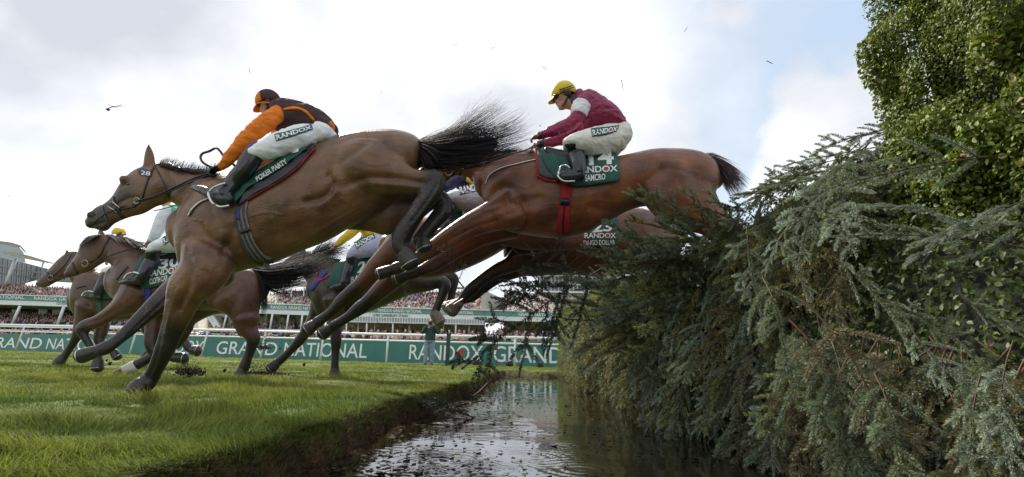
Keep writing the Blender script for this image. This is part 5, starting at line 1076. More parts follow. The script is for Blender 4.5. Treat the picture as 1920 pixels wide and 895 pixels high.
hair('forelock', [[(176, 443), (162, 450), (150, 464), (146, 480)], [(188, 441), (174, 446), (160, 456), (154, 476)]], 250, dG-.04, .0025, BROWNHAIR, HG, 3, 6, .5, .05)
cG = tack(HG, bvG, dG, [(206, 444), (196, 462), (186, 480), (170, 492)], [(135, 492), (140, 504), (147, 515)], [[(165, 490, dG-.15), (200, 482, dG-.2), (240, 468, dG-.22), (272, 459, dG-.2)], [(290, 470, dG-.3), (268, 498, dG-.33), (250, 520, dG-.33)], [(284, 478, dG-.3), (262, 506, dG-.34)]],
  ([(262, 482), (300, 484), (349, 470)], [(245, 534), (282, 540), (334, 526)]), [('30', (299, 486), (340, 478), (337, 500), (297, 506), .03), ('RANDOX', (278, 508), (338, 500), (336, 512), (277, 520), .02), ('CLOTH CAP', (281, 523), (314, 516), (314, 526), (281, 534), .02)],
  ([(275, 532), (277, 550), (279, 572)], 13), mat('blue_girth', (.03, .04, .25), .7), (160, 494, 6), ([(285, 474), (345, 462)], [(290, 520), (345, 500)], mat('blue_pad', (.04, .06, .35), .8)))
strap('breast_strap', bvG, [(240, 500), (228, 512), (218, 524)], 4, DARK, HG, .01, dG)
sd_ = Body(dG); sd_.contour([(275, 474, 280, 500, .12, -.1), (310, 476, 312, 492, .16, -.05), (345, 474, 345, 485, .16, -.05)], 3); sd_.fuse('saddle', DARK, HG, .016, 3, dark=False)
GREENS = mat('green_silk', (.07, .42, .26), .5, .1, 12, .6, 14); PALES = mat('pale_blue_silk', (.66, .71, .77), .5, .08, 12, .6, 14)
rg, bvg_, h = rider('jockey in a green and yellow jersey with pale sleeves on the horse numbered 30', dG,
  [(322, 388, 314, 405, .14, 0), (336, 384, 320, 418, .20, 0), (350, 388, 330, 428, .22, 0), (362, 396, 342, 436, .22, 0), (372, 410, 352, 446, .18, 0)],
  [dict(st=[(314, 396, 10, -.2), (305, 408, 11, -.23), (298, 424, 10, -.24), (292, 438, 9, -.24), (284, 450, 6.5, -.22)], dir=(-.7, .6)), dict(st=[(318, 398, 9, .2), (304, 425, 9, .2), (285, 452, 6, .1)], dir=(-.7, .6))],
  [(382, 420, 378, 450, .14, 0), (362, 424, 358, 470, .2, -.02), (340, 430, 338, 473, .2, -.08), (318, 440, 320, 473, .17, -.16), (298, 450, 302, 472, .13, -.22), (282, 460, 288, 478, .11, -.25)],
  [(287, 472, 13, -.25), (283, 486, 12.5, -.26), (276, 500, 11, -.26), (269, 513, 10, -.26), (263, 522, 9, -.26)],
  [(263, 526, 9, -.26), (252, 527, 8, -.26), (240, 528, 7, -.26), (226, 530, 4, -.26)],
  (308, 374, 28, -15, 0), (GREENS, PALES, BREECH), helmet_mat=YEL, voxel=.014, bvs=[bvG, cG[1]])
cy = Body(dG); cy.contour([(324, 386, 318, 404, .15, -.01), (332, 383, 322, 410, .19, -.01)]); cy.fuse('yellow_yoke', YEL, rg, .014, 2, dark=False)
wb = drape('waistband', bvg_, [(303, 448), (320, 437), (346, 418)], [(308, 460), (326, 448), (350, 428)], BANDM, rg, .008, dG, 14, 4, .004, 0); letter('RANDOX', wb[1], (303, 449), (344, 421), (347, 429), (308, 458), 'lettering', wb[0], TEXTW, .006, dG, .03)
bo_ = bvh_of([c for c in rg.children if c.name.startswith('boot')][0]); zz = hd(bo_, 250, 527, dG)-.01; irons([(232, 524), (238, 515), (250, 511), (262, 514)], dG+zz, HG, .012)
# ---- H : leftmost
dH = 10.5; COATH = coat('bay_coat_light', (.075, .032, .019), hi=(.11, .052, .03))
HH_ = thing('racehorse', P(220, 550, dH), 'leftmost racehorse, bay with a sheepskin-coloured muzzle, head beyond the number 30 horse', 'horse'); HH_['label'] = 'leftmost racehorse, a bay whose head shows beyond the head of number 30'
b = Body(dH)
b.contour([(142, 535, 138, 585, .14, 0), (152, 515, 150, 600, .25, 0), (175, 508, 175, 606, .29, 0), (205, 512, 205, 604, .3, 0), (240, 516, 240, 600, .3, 0), (280, 514, 280, 596, .3, 0), (315, 514, 312, 596, .29, 0), (340, 520, 338, 590, .22, 0), (352, 540, 350, 570, .1, 0)], 4, 22)
b.contour([(190, 512, 150, 560, .16, 0), (170, 495, 140, 540, .12, 0), (152, 482, 132, 525, .1, 0), (136, 472, 124, 515, .085, 0)], 4, 18)
b.contour([(142, 471, 134, 516, .08, 0), (128, 473, 121, 523, .09, 0), (112, 484, 108, 528, .085, 0, .4), (98, 498, 97, 534, .065, 0, .4), (86, 511, 88, 538, .05, 0, .1), (76, 520, 80, 540, .045, 0, .3), (70, 527, 74, 538, .03, 0, .6)], 4, 16)
b.contour([(122, 480, 130, 478, .03, -.03, .3), (122, 474, 129, 474, .025, -.03, .4), (125, 466, 127, 466, .006, -.03, .6)], 3, 10)
b.limb([(165, 575, 22, -.16, 0), (155, 600, 14, -.16, .1), (148, 622, 11, -.15, .6), (140, 638, 8, -.14, 1), (128, 657, 7, -.12, 1), (118, 671, 8, -.12, 1)], .8)
b.limb([(185, 580, 20, .16, .2), (192, 610, 13, .16, .4), (186, 640, 10, .15, .8), (205, 650, 7, .14, 1), (214, 660, 8, .14, 1)], .8)
b.limb([(330, 560, 26, -.16, .1), (334, 590, 18, -.16, .3), (339, 615, 12, -.16, .8), (344, 635, 8, -.15, 1), (352, 650, 8.5, -.15, 1), (358, 656, 8, -.15, 1)], .8)
b.limb([(325, 565, 24, .16, .2), (300, 600, 14, .16, .4), (275, 612, 11, .16, .8), (285, 640, 7, .16, 1), (280, 660, 7, .16, 1)], .8)
bodyH, bvH = b.fuse('body', COATH, HH_, .02, 5, [([(150, 540), (165, 560), (165, 590)], 7, -.012)], True)
hoof(117, 671, 8, 110, 680, 10, dH-.12, HH_); hoof(359, 656, 8, 370, 658, 11, dH-.15, HH_); hoof(214, 660, 8, 220, 670, 9, dH+.14, HH_); hoof(280, 660, 7, 274, 670, 9, dH+.16, HH_)
hair('mane', [[(134, 472), (142, 476), (150, 484)], [(150, 482), (160, 486), (168, 494)], [(168, 494), (178, 500), (186, 508)]], 160, dH, .004, HAIRM, HH_, 2.5, 5, .5, .08)
cH = tack(HH_, bvH, dH, [(134, 476), (122, 496), (108, 510), (96, 520)], [(88, 510), (92, 522), (96, 532)], [[(96, 522, dH-.12), (130, 520, dH-.2), (170, 505, dH-.25)], [(132, 556, dH-.2), (146, 540, dH-.27), (160, 537, dH-.28)]],
  ([(178, 525), (222, 525)], [(186, 562), (226, 560)]), [('RANDOX', (188, 535), (216, 534), (216, 542), (188, 544), .02)], ([(186, 560), (186, 575), (190, 598)], 9), mat('green_girth', (.03, .10, .09), .7), (95, 521, 5))
rh, bvh2, h = rider('jockey with a yellow cap on the leftmost horse, mostly hidden by its neighbour', dH,
  [(222, 452, 216, 466, .13, 0), (232, 450, 222, 478, .2, 0), (246, 456, 232, 492, .2, 0), (256, 470, 240, 500, .18, 0)],
  [dict(st=[(218, 460, 8, -.2), (210, 475, 8, -.22), (204, 488, 6, -.22)], dir=(-.6, .7)), dict(st=[(220, 462, 8, .2), (212, 476, 8, .2), (204, 488, 6, .15)], dir=(-.6, .7))],
  [(262, 484, 258, 510, .14, 0), (245, 488, 242, 516, .2, -.05), (225, 494, 224, 516, .16, -.14), (208, 499, 210, 517, .12, -.22), (196, 503, 199, 519, .1, -.24)],
  [(199, 515, 10.5, -.25), (194, 527, 10, -.26), (188, 540, 9, -.26), (183, 550, 8, -.26)],
  [(183, 556, 7.5, -.26), (174, 557, 6.5, -.26), (162, 556, 5, -.26), (155, 555, 3, -.26)],
  (222, 442, 24, -10, 0), (YEL, mat('yellow_silk', (.5, .45, .05), .5), CREAMB), helmet_mat=YEL, voxel=.018, bvs=[bvH, cH[1]], gog=False)
bo_ = bvh_of([c for c in rh.children if c.name.startswith('boot')][0]); zz = hd(bo_, 170, 556, dH)-.01; irons([(153, 556), (157, 549), (165, 546), (176, 548)], dH+zz, HH_, .013)
# ---- C : number 11 behind and between the two front horses
dC = 6.0; COATC = coat('bright_bay_coat', (.105, .042, .022), hi=(.16, .068, .036))
HC = thing('racehorse', P(850, 440, dC), 'bay racehorse between the two front horses, forelegs reaching down', 'horse')
b = Body(dC)
b.contour([(728, 440, 724, 485, .13, 0), (745, 420, 745, 512, .22, 0), (775, 410, 780, 522, .28, 0), (815, 408, 820, 520, .3, 0), (865, 405, 870, 505, .31, 0), (915, 395, 920, 482, .3, 0), (960, 380, 965, 455, .28, 0, .2), (1010, 375, 1010, 440, .2, 0, .2)], 4, 24)
b.contour([(800, 415, 750, 490, .17, 0), (775, 385, 735, 450, .13, 0), (755, 350, 720, 410, .11, 0), (740, 325, 705, 380, .09, 0)], 3, 18)
b.contour([(740, 322, 715, 375, .09, .02), (715, 335, 700, 388, .085, .02), (690, 355, 680, 400, .06, .02), (668, 372, 668, 405, .05, .02, .6)], 3, 16)
b.limb([(760, 455, 36, -.16, 0), (732, 478, 25, -.18, 0), (705, 502, 19, -.18, .1), (680, 530, 15, -.17, .4), (655, 552, 13.5, -.16, .8), (640, 566, 13, -.15, .9), (622, 584, 9.5, -.14, 1), (606, 597, 9.5, -.13, 1), (596, 604, 11, -.13, 1), (589, 609, 9.5, -.13, 1)], .8)
b.limb([(775, 480, 34, .16, 0), (745, 515, 22, .17, .1), (715, 543, 17, .17, .3), (690, 566, 13.5, .16, .7), (672, 580, 13, .15, .9), (652, 595, 9.5, .14, 1), (635, 606, 9.5, .13, 1), (625, 612, 10.5, .13, 1), (618, 617, 9, .13, 1)], .8)
b.contour([(960, 385, 940, 460, .14, -.16, .3), (1000, 380, 985, 470, .15, -.16, .3), (1035, 400, 1030, 470, .1, -.16, .5)], 3, 16)
bodyC, bvC = b.fuse('body', COATC, HC, .014, 7, [([(728, 455), (745, 475), (740, 505)], 6, .010), ([(735, 490), (700, 520), (665, 552)], 4, -.008), ([(750, 520), (715, 552), (682, 580)], 4, -.008), ([(760, 440), (785, 470), (790, 500)], 9, -.01)], True)
hoof(589, 609, 10, 577, 618, 13, dC-.13, HC); hoof(618, 617, 9.5, 605, 626, 12.5, dC+.13, HC)
cC = tack(HC, bvC, dC, None, None, [], ([(812, 398), (860, 392), (915, 384)], [(822, 440), (865, 433), (915, 420)]), [('RANDOX', (846, 412), (915, 398), (918, 408), (848, 424), .02)], voff=.04)
for x in (868, 893): drape('cloth_stripe', cC[1], [(x, 392), (x+8, 390)], [(x-1, 410), (x+7, 409)], TEXTW, cC[0], .010, dC-.3, 3, 4, .003, 0)
drape('saddle_pad', bvC, [(860, 378), (905, 378)], [(862, 392), (905, 388)], RED, HC, .045, dC, 8, 4, .01)
NAVY = mat('navy_silk', (.018, .022, .075), .5, .15, 12, .6, 14)
rc, bvc_, h = rider('jockey in navy silks with a yellow belt glimpsed under the front horse black tail', dC,
  [(868, 305, 850, 335, .14, 0), (884, 304, 856, 352, .2, 0), (902, 310, 872, 360, .21, 0), (918, 325, 892, 366, .2, 0)],
  [dict(st=[(870, 322, 12, -.18), (858, 335, 12, -.22), (842, 345, 10, -.22), (826, 352, 8, -.2), (816, 358, 6.5, -.18)], dir=(-.9, .4)), dict(st=[(870, 325, 11, .2), (845, 346, 10, .2), (818, 362, 7, .1)], dir=(-.9, .4))],
  [(935, 345, 930, 390, .14, 0), (912, 350, 910, 398, .2, -.02), (890, 352, 888, 396, .19, -.08), (866, 357, 868, 394, .15, -.18), (845, 362, 848, 386, .12, -.22), (828, 366, 834, 382, .1, -.24)],
  [(838, 376, 12, -.25), (843, 390, 11.5, -.26), (842, 404, 10, -.26), (838, 418, 9.5, -.26), (834, 428, 9, -.26)],
  [(835, 434, 9, -.26), (824, 437, 8, -.26), (812, 439, 6.5, -.26), (803, 440, 4, -.26)],
  (852, 290, 34, -12, 0), (NAVY, NAVY, LILAC), helmet_mat=NAVY, voxel=.013, bvs=[bvC, cC[1]])
wb = drape('waistband', bvc_, [(860, 350), (885, 345), (908, 341)], [(862, 366), (886, 361), (908, 356)], mat('band_black', (.02, .03, .04), .6), rc, .008, dC, 14, 4, .004, 0); _, f = letter('RANDOX', wb[1], (861, 351), (908, 342), (908, 354), (863, 364), 'lettering', wb[0], TEXTW, .006, dC, .03)
jb = [c for c in rc.children if c.name.startswith('jersey')][0]; strap('yellow_belt', bvh_of(jb), [(868, 330), (880, 340), (891, 348)], 7, YEL, rc, .02, dC-.2)
# ---- D : number 23, under number 14
dD = 6.3
HD = thing('racehorse', P(1110, 470, dD), 'racehorse number 23 half hidden under the belly of number 14', 'horse'); COATD = coat('ginger_bay_coat', (.10, .036, .017), hi=(.16, .060, .028))
b = Body(dD)
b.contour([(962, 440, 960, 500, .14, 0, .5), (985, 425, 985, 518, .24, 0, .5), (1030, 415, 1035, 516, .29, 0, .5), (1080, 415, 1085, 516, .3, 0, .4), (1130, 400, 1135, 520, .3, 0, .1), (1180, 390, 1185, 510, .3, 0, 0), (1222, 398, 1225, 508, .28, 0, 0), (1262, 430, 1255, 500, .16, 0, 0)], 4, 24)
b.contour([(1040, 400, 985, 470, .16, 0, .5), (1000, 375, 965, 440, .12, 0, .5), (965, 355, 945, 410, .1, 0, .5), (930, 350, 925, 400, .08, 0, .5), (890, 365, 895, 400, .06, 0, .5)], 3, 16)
b.limb([(985, 475, 28, -.16, .5), (958, 495, 17, -.17, .5), (928, 508, 13, -.17, .6), (900, 527, 11.5, -.16, .8), (882, 544, 12, -.15, .9), (868, 560, 9, -.14, 1), (860, 569, 9.5, -.14, .8)], .8)
b.limb([(995, 490, 24, .16, .5), (965, 508, 15, .17, .6), (930, 522, 12.5, .17, .7), (902, 543, 11, .16, .9), (885, 556, 10.5, .15, 1), (866, 564, 8.5, .14, 1), (855, 570, 8.5, .14, .8)], .8)
b.limb([(1205, 460, 36, -.16, 0), (1230, 490, 20, -.16, .2), (1250, 520, 13, -.16, .6)], .8)
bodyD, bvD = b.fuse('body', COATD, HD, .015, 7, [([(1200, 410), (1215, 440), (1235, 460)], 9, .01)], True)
hoof(861, 568, 10, 846, 582, 14, dD-.14, HD, HOOFL); hoof(856, 569, 9, 838, 577, 12, dD+.14, HD, HOOFL)
MB().tube([P(x, y, dD-.25) for x, y in [(830, 572), (838, 569), (850, 571), (868, 560)]], .004, 5).build('plated_rim', STEEL, HD)
cD = tack(HD, bvD, dD, None, None, [], ([(1102, 405), (1157, 405)], [(1106, 463), (1158, 462)]), [('23', (1110, 418), (1148, 415), (1148, 434), (1110, 437), .03), ('RANDOX', (1096, 437), (1155, 437), (1155, 447), (1096, 447), .02), ('DINGO DOLLAR', (1094, 451), (1153, 450), (1153, 459), (1095, 461), .01)], voff=.05)
# ---- E : number 26, landed beyond
dE = 8.6; COATE = coat('near_black_coat', (.038, .024, .020), hi=(.065, .042, .034))
HE = thing('racehorse', P(680, 550, dE), 'nearly black racehorse number 26 landing beyond the front horses, braced on straight forelegs', 'horse')
b = Body(dE)
b.contour([(590, 520, 584, 565, .15, 0), (605, 497, 602, 598, .25, 0), (635, 490, 638, 606, .3, 0), (675, 482, 680, 590, .31, 0), (715, 476, 718, 575, .31, 0), (750, 478, 752, 560, .3, 0), (785, 492, 785, 548, .24, 0), (805, 508, 803, 540, .12, 0)], 4, 24)
b.contour([(640, 485, 590, 560, .17, 0), (615, 483, 578, 535, .13, 0), (595, 480, 565, 515, .11, 0), (575, 474, 552, 505, .09, 0)], 4, 18)
b.contour([(580, 472, 565, 510, .075, 0), (562, 472, 552, 514, .09, 0), (545, 480, 540, 520, .085, 0), (528, 494, 530, 526, .065, 0), (514, 510, 520, 532, .05, 0, .5), (506, 524, 512, 540, .045, 0, .7), (504, 534, 508, 541, .03, 0, .8)], 4, 16)
b.contour([(562, 474, 572, 472, .03, -.03), (566, 466, 574, 466, .02, -.03), (575, 459, 576, 460, .006, -.03)], 3, 10)
b.limb([(632, 565, 28, -.17, 0), (630, 595, 15, -.17, .4), (630, 622, 11, -.17, .9), (630, 640, 10.5, -.17, 1), (629, 660, 8, -.16, 1), (628, 680, 7.5, -.16, 1), (628, 694, 9, -.15, 1)], .85)
b.limb([(608, 565, 26, .17, 0), (592, 595, 15, .17, .3), (574, 622, 10.5, .16, .8), (562, 638, 10, .15, 1), (544, 658, 7.5, .15, 1), (530, 672, 8, .15, 1), (520, 680, 8.5, .15, .8)], .85)
b.limb([(770, 525, 30, -.16, .2), (800, 530, 18, -.16, .6), (826, 528, 12, -.16, 1), (835, 535, 11.5, -.16, 1), (828, 555, 8.5, -.16, 1), (819, 578, 8, -.15, 1), (815, 588, 9, -.15, 1)], .8)
b.limb([(780, 520, 26, .16, .2), (815, 522, 14, .16, .7), (842, 520, 10.5, .16, 1), (851, 524, 10, .16, 1), (848, 545, 8, .16, 1), (843, 570, 7.5, .15, 1)], .8)
bodyE, bvE = b.fuse('body', COATE, HE, .018, 6, [([(598, 520), (612, 545), (615, 580)], 7, -.014), ([(590, 540), (605, 560), (610, 585)], 5, .010), ([(700, 570), (735, 555), (760, 560)], 7, -.01)], True)
hoof(628, 694, 9, 627, 705, 11.5, dE-.15, HE); hoof(520, 680, 8.5, 508, 691, 10.5, dE+.15, HE); hoof(815, 588, 10, 824, 603, 12, dE-.15, HE, HOOFL); hoof(843, 570, 8, 848, 580, 9, dE+.15, HE)
hair('mane', [[(585, 474), (600, 462), (618, 455), (640, 452)], [(600, 480), (615, 468), (635, 462), (655, 462)], [(615, 482), (630, 474), (645, 470), (660, 472)], [(575, 472), (590, 478), (605, 486), (615, 496)]], 420, dE-.02, .003, HAIRM, HE, 5, 8, .35, .16)
cE = tack(HE, bvE, dE, [(572, 476), (560, 492), (548, 508)], [(520, 505), (525, 516), (530, 526)], [[(545, 512, dE-.15), (585, 498, dE-.2), (630, 482, dE-.22)]],
  ([(628, 497), (665, 486), (722, 473)], [(612, 538), (655, 542), (714, 524)]), [('26', (672, 492), (702, 484), (698, 508), (670, 513), .03), ('RANDOX', (658, 520), (712, 504), (711, 514), (658, 530), .02)], ([(650, 540), (652, 560), (655, 592)], 12), DARK, None)
REDL = mat('red_cord', (.4, .02, .03), .6)
strap('breast_girth', bvE, [(612, 508), (598, 524), (582, 545)], 8, mat('blue_web', (.03, .05, .25), .7), HE, .01, dE)
for pl in ([(597, 505), (594, 520), (590, 530)], [(590, 527), (605, 524), (618, 516), (628, 510)]): strap('breast_cord', bvE, pl, 2.2, REDL, HE, .012, dE)
re_, bve_, h = rider('jockey with yellow sleeves and pale lilac breeches on the near black horse 26', dE,
  [(676, 412, 670, 428, .13, 0), (690, 410, 680, 440, .2, 0), (706, 416, 690, 450, .21, 0), (720, 428, 704, 456, .19, 0)],
  [dict(st=[(680, 418, 10, -.2), (668, 428, 9.5, -.23), (655, 440, 8.5, -.24), (642, 450, 7, -.22), (634, 458, 5.5, -.2)], dir=(-.8, .5)), dict(st=[(684, 420, 9, .2), (690, 435, 8, .2), (684, 444, 8, .1)], dir=(-.9, .3))],
  [(738, 432, 734, 465, .14, 0), (718, 438, 716, 478, .2, -.02), (698, 441, 697, 482, .19, -.1), (680, 447, 682, 484, .15, -.2), (664, 458, 667, 486, .12, -.24), (654, 470, 659, 488, .1, -.26)],
  [(660, 482, 10, -.26), (656, 495, 9.5, -.27), (652, 508, 8.5, -.27), (648, 520, 7.5, -.27), (645, 530, 7.5, -.27)],
  [(646, 534, 7.5, -.27), (638, 537, 6.5, -.27), (628, 539, 5.5, -.27), (620, 541, 3.5, -.27)],
  (664, 400, 27, -12, 0), (YEL, mat('yellow_sleeve', (.62, .46, .03), .5, .1, 10, .5, 14), mat('lilac_breeches', (.38, .38, .52), .7, .06, 8, .6, 16)), helmet_mat=DARK, voxel=.016, bvs=[bvE, cE[1]])
wb = drape('waistband', bve_, [(664, 455), (680, 446), (700, 437)], [(669, 468), (684, 456), (704, 446)], BANDM, re_, .008, dE, 12, 4, .004, 0); letter('RANDOX', wb[1], (665, 457), (699, 439), (702, 445), (669, 465), 'lettering', wb[0], TEXTW, .006, dE, .03)
# ------------------------------------------------------------------ photographer standing at the hoarding
def standing_man(x, yfoot, d, label):
    base = P(x, yfoot, d); t = thing('person', Vector((base.x, base.y, 0)), label, 'photographer'); o = Vector((base.x, base.y, 0))
    def pt(a, b_, c): return o+Vector((a, b_, c))
    def ff(name, tubes, ells, m, vx):
        mb = MB()
        for p, r in tubes: mb.tube(p, r, 12)
        for e_ in ells: mb.ell(*e_)
        B = Body(0); B.mb = mb; return B.fuse(name, m, t, vx, 3, dark=False)
    legs = [([pt(-.12, 0, .04), pt(-.13, 0, .48), pt(-.10, 0, .92)], [.075, .09, .12]), ([pt(.13, 0, .04), pt(.12, 0, .48), pt(.09, 0, .92)], [.075, .09, .12]), ([pt(0, 0, .85), pt(0, 0, 1.02)], [.18, .19])]
    arms_ = [[pt(-.22, 0, 1.42), pt(-.30, -.10, 1.2), pt(-.10, -.26, 1.50)], [pt(.22, 0, 1.42), pt(.32, -.08, 1.2), pt(.13, -.26, 1.48)]]
    ff('body', [(legs[0][0], [.05, .07, .09]), (legs[1][0], [.05, .07, .09]), ([pt(0, 0, .9), pt(0, 0, 1.2), pt(0, 0, 1.42)], [.15, .15, .16]), ([pt(0, 0, 1.4), pt(0, -.01, 1.56)], [.065, .06]), (arms_[0], [.05, .045, .035]), (arms_[1], [.05, .045, .035])] + [([q_, q_+Vector((sx*.03*k, -.02, .03)), q_+Vector((sx*.02, -.05, .05+.01*k))], [.012, .012, .009]) for q_, sx in ((arms_[0][-1], 1), (arms_[1][-1], -1)) for k in range(-2, 3)],
       [(pt(0, -.03, 1.63), (.078, 0, 0), (0, .098, 0), (0, 0, .118)), (pt(0, -.13, 1.62), (.015, 0, 0), (0, .03, 0), (0, 0, .025)), (pt(0, -.11, 1.56), (.03, 0, 0), (0, .02, 0), (0, 0, .012))], SKIN, .018)
    ff('sweater', [([pt(0, .0, .92), pt(0, 0, 1.15), pt(0, 0, 1.36), pt(0, 0, 1.45)], [.20, .205, .21, .11]), (arms_[0], [.085, .07, .055]), (arms_[1], [.085, .07, .055])], [], mat('bottle_green_knit', (.025, .055, .04), .9, .2, 30), .018)
    ff('jeans', legs, [], mat('pale_denim', (.20, .26, .36), .8, .2, 12), .018)
    ff('shoes', [([pt(-.12, .06, .04), pt(-.13, -.14, .035)], [.05, .045]), ([pt(.13, .06, .04), pt(.14, -.14, .035)], [.05, .045])], [], DARK, .018)
    MB().ell(pt(0, .02, 1.69), (.09, 0, 0), (0, .11, 0), (0, 0, .08)).build('hair', mat('grey_hair', (.25, .22, .18), .8), t, True)
    cm = MB(); cm.box(tuple(pt(-.08, -.24, 1.52)), tuple(pt(.08, -.16, 1.64))); cm.tube([pt(0, -.22, 1.58), pt(0, -.36, 1.58)], [.04, .05], 12)
    tag(cm.build('camera', DARK), 'small black camera held to the eye of the man in the green sweater', 'camera')
    return t
standing_man(803, 685, 20.8, 'man in a green sweater and pale jeans taking pictures before the hoarding')
# folding chair and kit bags by the rail
ch = thing('folding_chair', G(922, 688), 'dark folding chair standing before the hoarding near the ditch end', 'chair'); c0 = G(922, 688)
for sx in (-.2, .2):
    MB().tube([c0+Vector((sx, -.2, .02)), c0+Vector((sx, .15, .85))], .014, 6).build('leg', DARK, ch); MB().tube([c0+Vector((sx, .2, .02)), c0+Vector((sx, -.18, .45))], .014, 6).build('leg', DARK, ch)
MB().box(tuple(c0+Vector((-.21, -.2, .43))), tuple(c0+Vector((.21, .12, .46)))).build('seat', mat('canvas_green', (.05, .09, .07), .8), ch); MB().box(tuple(c0+Vector((-.21, .08, .62))), tuple(c0+Vector((.21, .11, .84)))).build('backrest', mat('canvas_green2', (.05, .09, .07), .8), ch)
for i, (x, y, s_, lb) in enumerate([(955, 688, .12, 'lumpy black kit bag left of the white rail post'), (1013, 690, .10, 'small black kit bag right of the white rail post'), (893, 686, .13, 'dark kit bag beside the folding chair')]):
    c0 = G(x, y); m_ = MB(); m_.ell(c0+Vector((0, 0, s_*.8)), (s_*1.4, 0, 0), (0, s_, 0), (0, 0, s_)); m_.ell(c0+Vector((s_*.5, 0, s_*1.5)), (s_*.5, 0, 0), (0, s_*.5, 0), (0, 0, s_*.6)); m_.ell(c0+Vector((-s_*.7, 0, s_*1.1)), (s_*.7, 0, 0), (0, s_*.6, 0), (0, 0, s_*.8))
    o = m_.build('kit_bag', DARK, None, True); tag(o, lb, 'bag'); MB().tube([c0+Vector((-s_*.6, -s_*.9, s_*1.1)), c0+Vector((0, -s_*1.2, s_*2.0)), c0+Vector((s_*.6, -s_*.9, s_*1.2))], .015, 5).build('strap', DARK, o)
# ------------------------------------------------------------------ spruce boughs, leaf hedge
def frame_axes(t):
    t = t/np.linalg.norm(t, axis=-1, keepdims=True); ref = np.where(np.abs(t[..., 2:3]) > .9, np.array([1., 0, 0]), np.array([0, 0, 1.])); s_ = np.cross(t, ref); s_ /= np.linalg.norm(s_, axis=-1, keepdims=True); return t, s_, np.cross(s_, t)
def needles_along(pts, per_m, ln, w, col_a, col_b, flat=.5):
    """pts (k,3) twig polyline; returns quads"""
    seg = np.diff(pts, axis=0); L_ = np.linalg.norm(seg, axis=1); tot = L_.sum(); n = max(int(tot*per_m), 6)
    u = np.sort(rng.random(n))*tot; cum = np.concatenate([[0], np.cumsum(L_)]); k = np.clip(np.searchsorted(cum, u)-1, 0, len(seg)-1); f_ = ((u-cum[k])/L_[k])[:, None]
    p = pts[k]+seg[k]*f_; t, s_, up_ = frame_axes(seg[k])
    a = rng.uniform(0, 2*np.pi, n); rad = s_*np.cos(a)[:, None]+up_*(np.sin(a)*(1-flat)+flat*.35)[:, None]; rad /= np.linalg.norm(rad, axis=1)[:, None]
    ang = rng.uniform(.70, 1.10, n)[:, None]; endt = (u/tot)[:, None]; ang = ang*(1-.45*endt**4)
    dr = t*np.cos(ang)+rad*np.sin(ang); l = (ln*rng.uniform(.7, 1.15, n))[:, None]*(1-.35*endt**3); tip = p+dr*l+up_*l*.08
    wd = np.cross(dr, rng.standard_normal((n, 3))); wd /= np.linalg.norm(wd, axis=1)[:, None]; mid = p+dr*l*.55
    Q = np.stack([p, mid+wd*w*.5, tip, mid-wd*w*.5], 1)
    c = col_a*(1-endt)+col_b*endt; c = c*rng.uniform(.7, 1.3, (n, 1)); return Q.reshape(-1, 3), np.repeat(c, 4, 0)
def tube_np(pts, r0, r1, n=5):
    m_ = MB(); rs = list(np.linspace(r0, r1, len(pts))); m_.tube([Vector(p) for p in pts], rs, n, False); return np.array([tuple(v) for v in m_.v]), m_.f
def make_bough(Ls=.8, nb=7, per_m=1200, ln=.027, w=.0038, ca=(.05, .085, .06), cb_=(.11, .17, .15), droop=.25, bare=0.0, stemc=(.10, .06, .035), side=.34, sub=False):
    ca = np.array(ca); cb_ = np.array(cb_); QV = []; QC = []; SV = []; SF = []; SC = []; nv = 0
    def add_stem(pts, r0, r1):
        nonlocal nv
        v, f_ = tube_np(pts, r0, r1); SV.append(v); SC.append(np.tile(np.array(stemc)*rng.uniform(.6, 1.1), (len(v), 1))); SF.extend([tuple(nv+i for i in q) for q in f_]); nv += len(v)
    def add_twig(pts, dens=1.0):
        q, c = needles_along(pts, per_m*dens, ln, w, ca*rng.uniform(.8, 1.2), cb_*rng.uniform(.8, 1.2)); QV.append(q); QC.append(c)
    ts = np.linspace(0, 1, 8); wv = rng.normal(0, .03, 2)
    main = np.stack([ts*Ls, wv[0]*np.sin(ts*4), -droop*Ls*ts**2+wv[1]*ts], -1); add_stem(main, .0055, .0018)
    if rng.random() >= bare*.7: add_twig(main[2:], .8)
    for i in range(nb):
        t = .10+.86*(i+.5)/nb
        for sg in (-1, 1):
            if rng.random() < .12: continue
            tt = min(t+rng.uniform(-.03, .03), .97); b0 = np.array([np.interp(tt, ts, main[:, k]) for k in range(3)]); l = side*(1-.72*tt)*rng.uniform(.7, 1.2)
            an = R(rng.uniform(38, 62)); s_ = np.linspace(0, 1, 5); dr = rng.uniform(.05, .4)
            pts = b0+np.stack([np.cos(an)*s_*l+.08*l*s_**2, sg*np.sin(an)*s_*l*(1-.15*s_), -dr*l*s_**2+rng.uniform(-.15, .25)*l*s_], -1); add_stem(pts, .0026, .001)
            if rng.random() < bare: continue
            add_twig(pts)
            if (sub or rng.random() < .35) and l > .14:
                for q in (.45,):
                    for s2 in (-1, 1):
                        b1 = np.array([np.interp(q, s_, pts[:, k]) for k in range(3)]); l2 = l*.42*rng.uniform(.6, 1.1); a2 = an*sg+s2*R(42)
                        p2 = b1+np.stack([np.cos(a2)*s_*l2, np.sin(a2)*s_*l2, -dr*l2*s_**2], -1); add_twig(p2)
    Q = np.concatenate(QV); C = np.concatenate(QC); V = np.concatenate(SV+[Q]); C = np.concatenate(SC+[C])
    counts = [len(f_) for f_ in SF]+[4]*(len(Q)//4); idx = np.concatenate([np.array([i for f_ in SF for i in f_]), np.arange(len(Q))+nv])
    return V, np.array(counts), idx, C
SPRUCE = mat('spruce_needles', (1, 1, 1), .55, .2, 8, attr='Col', trans=.25, spec=.35)
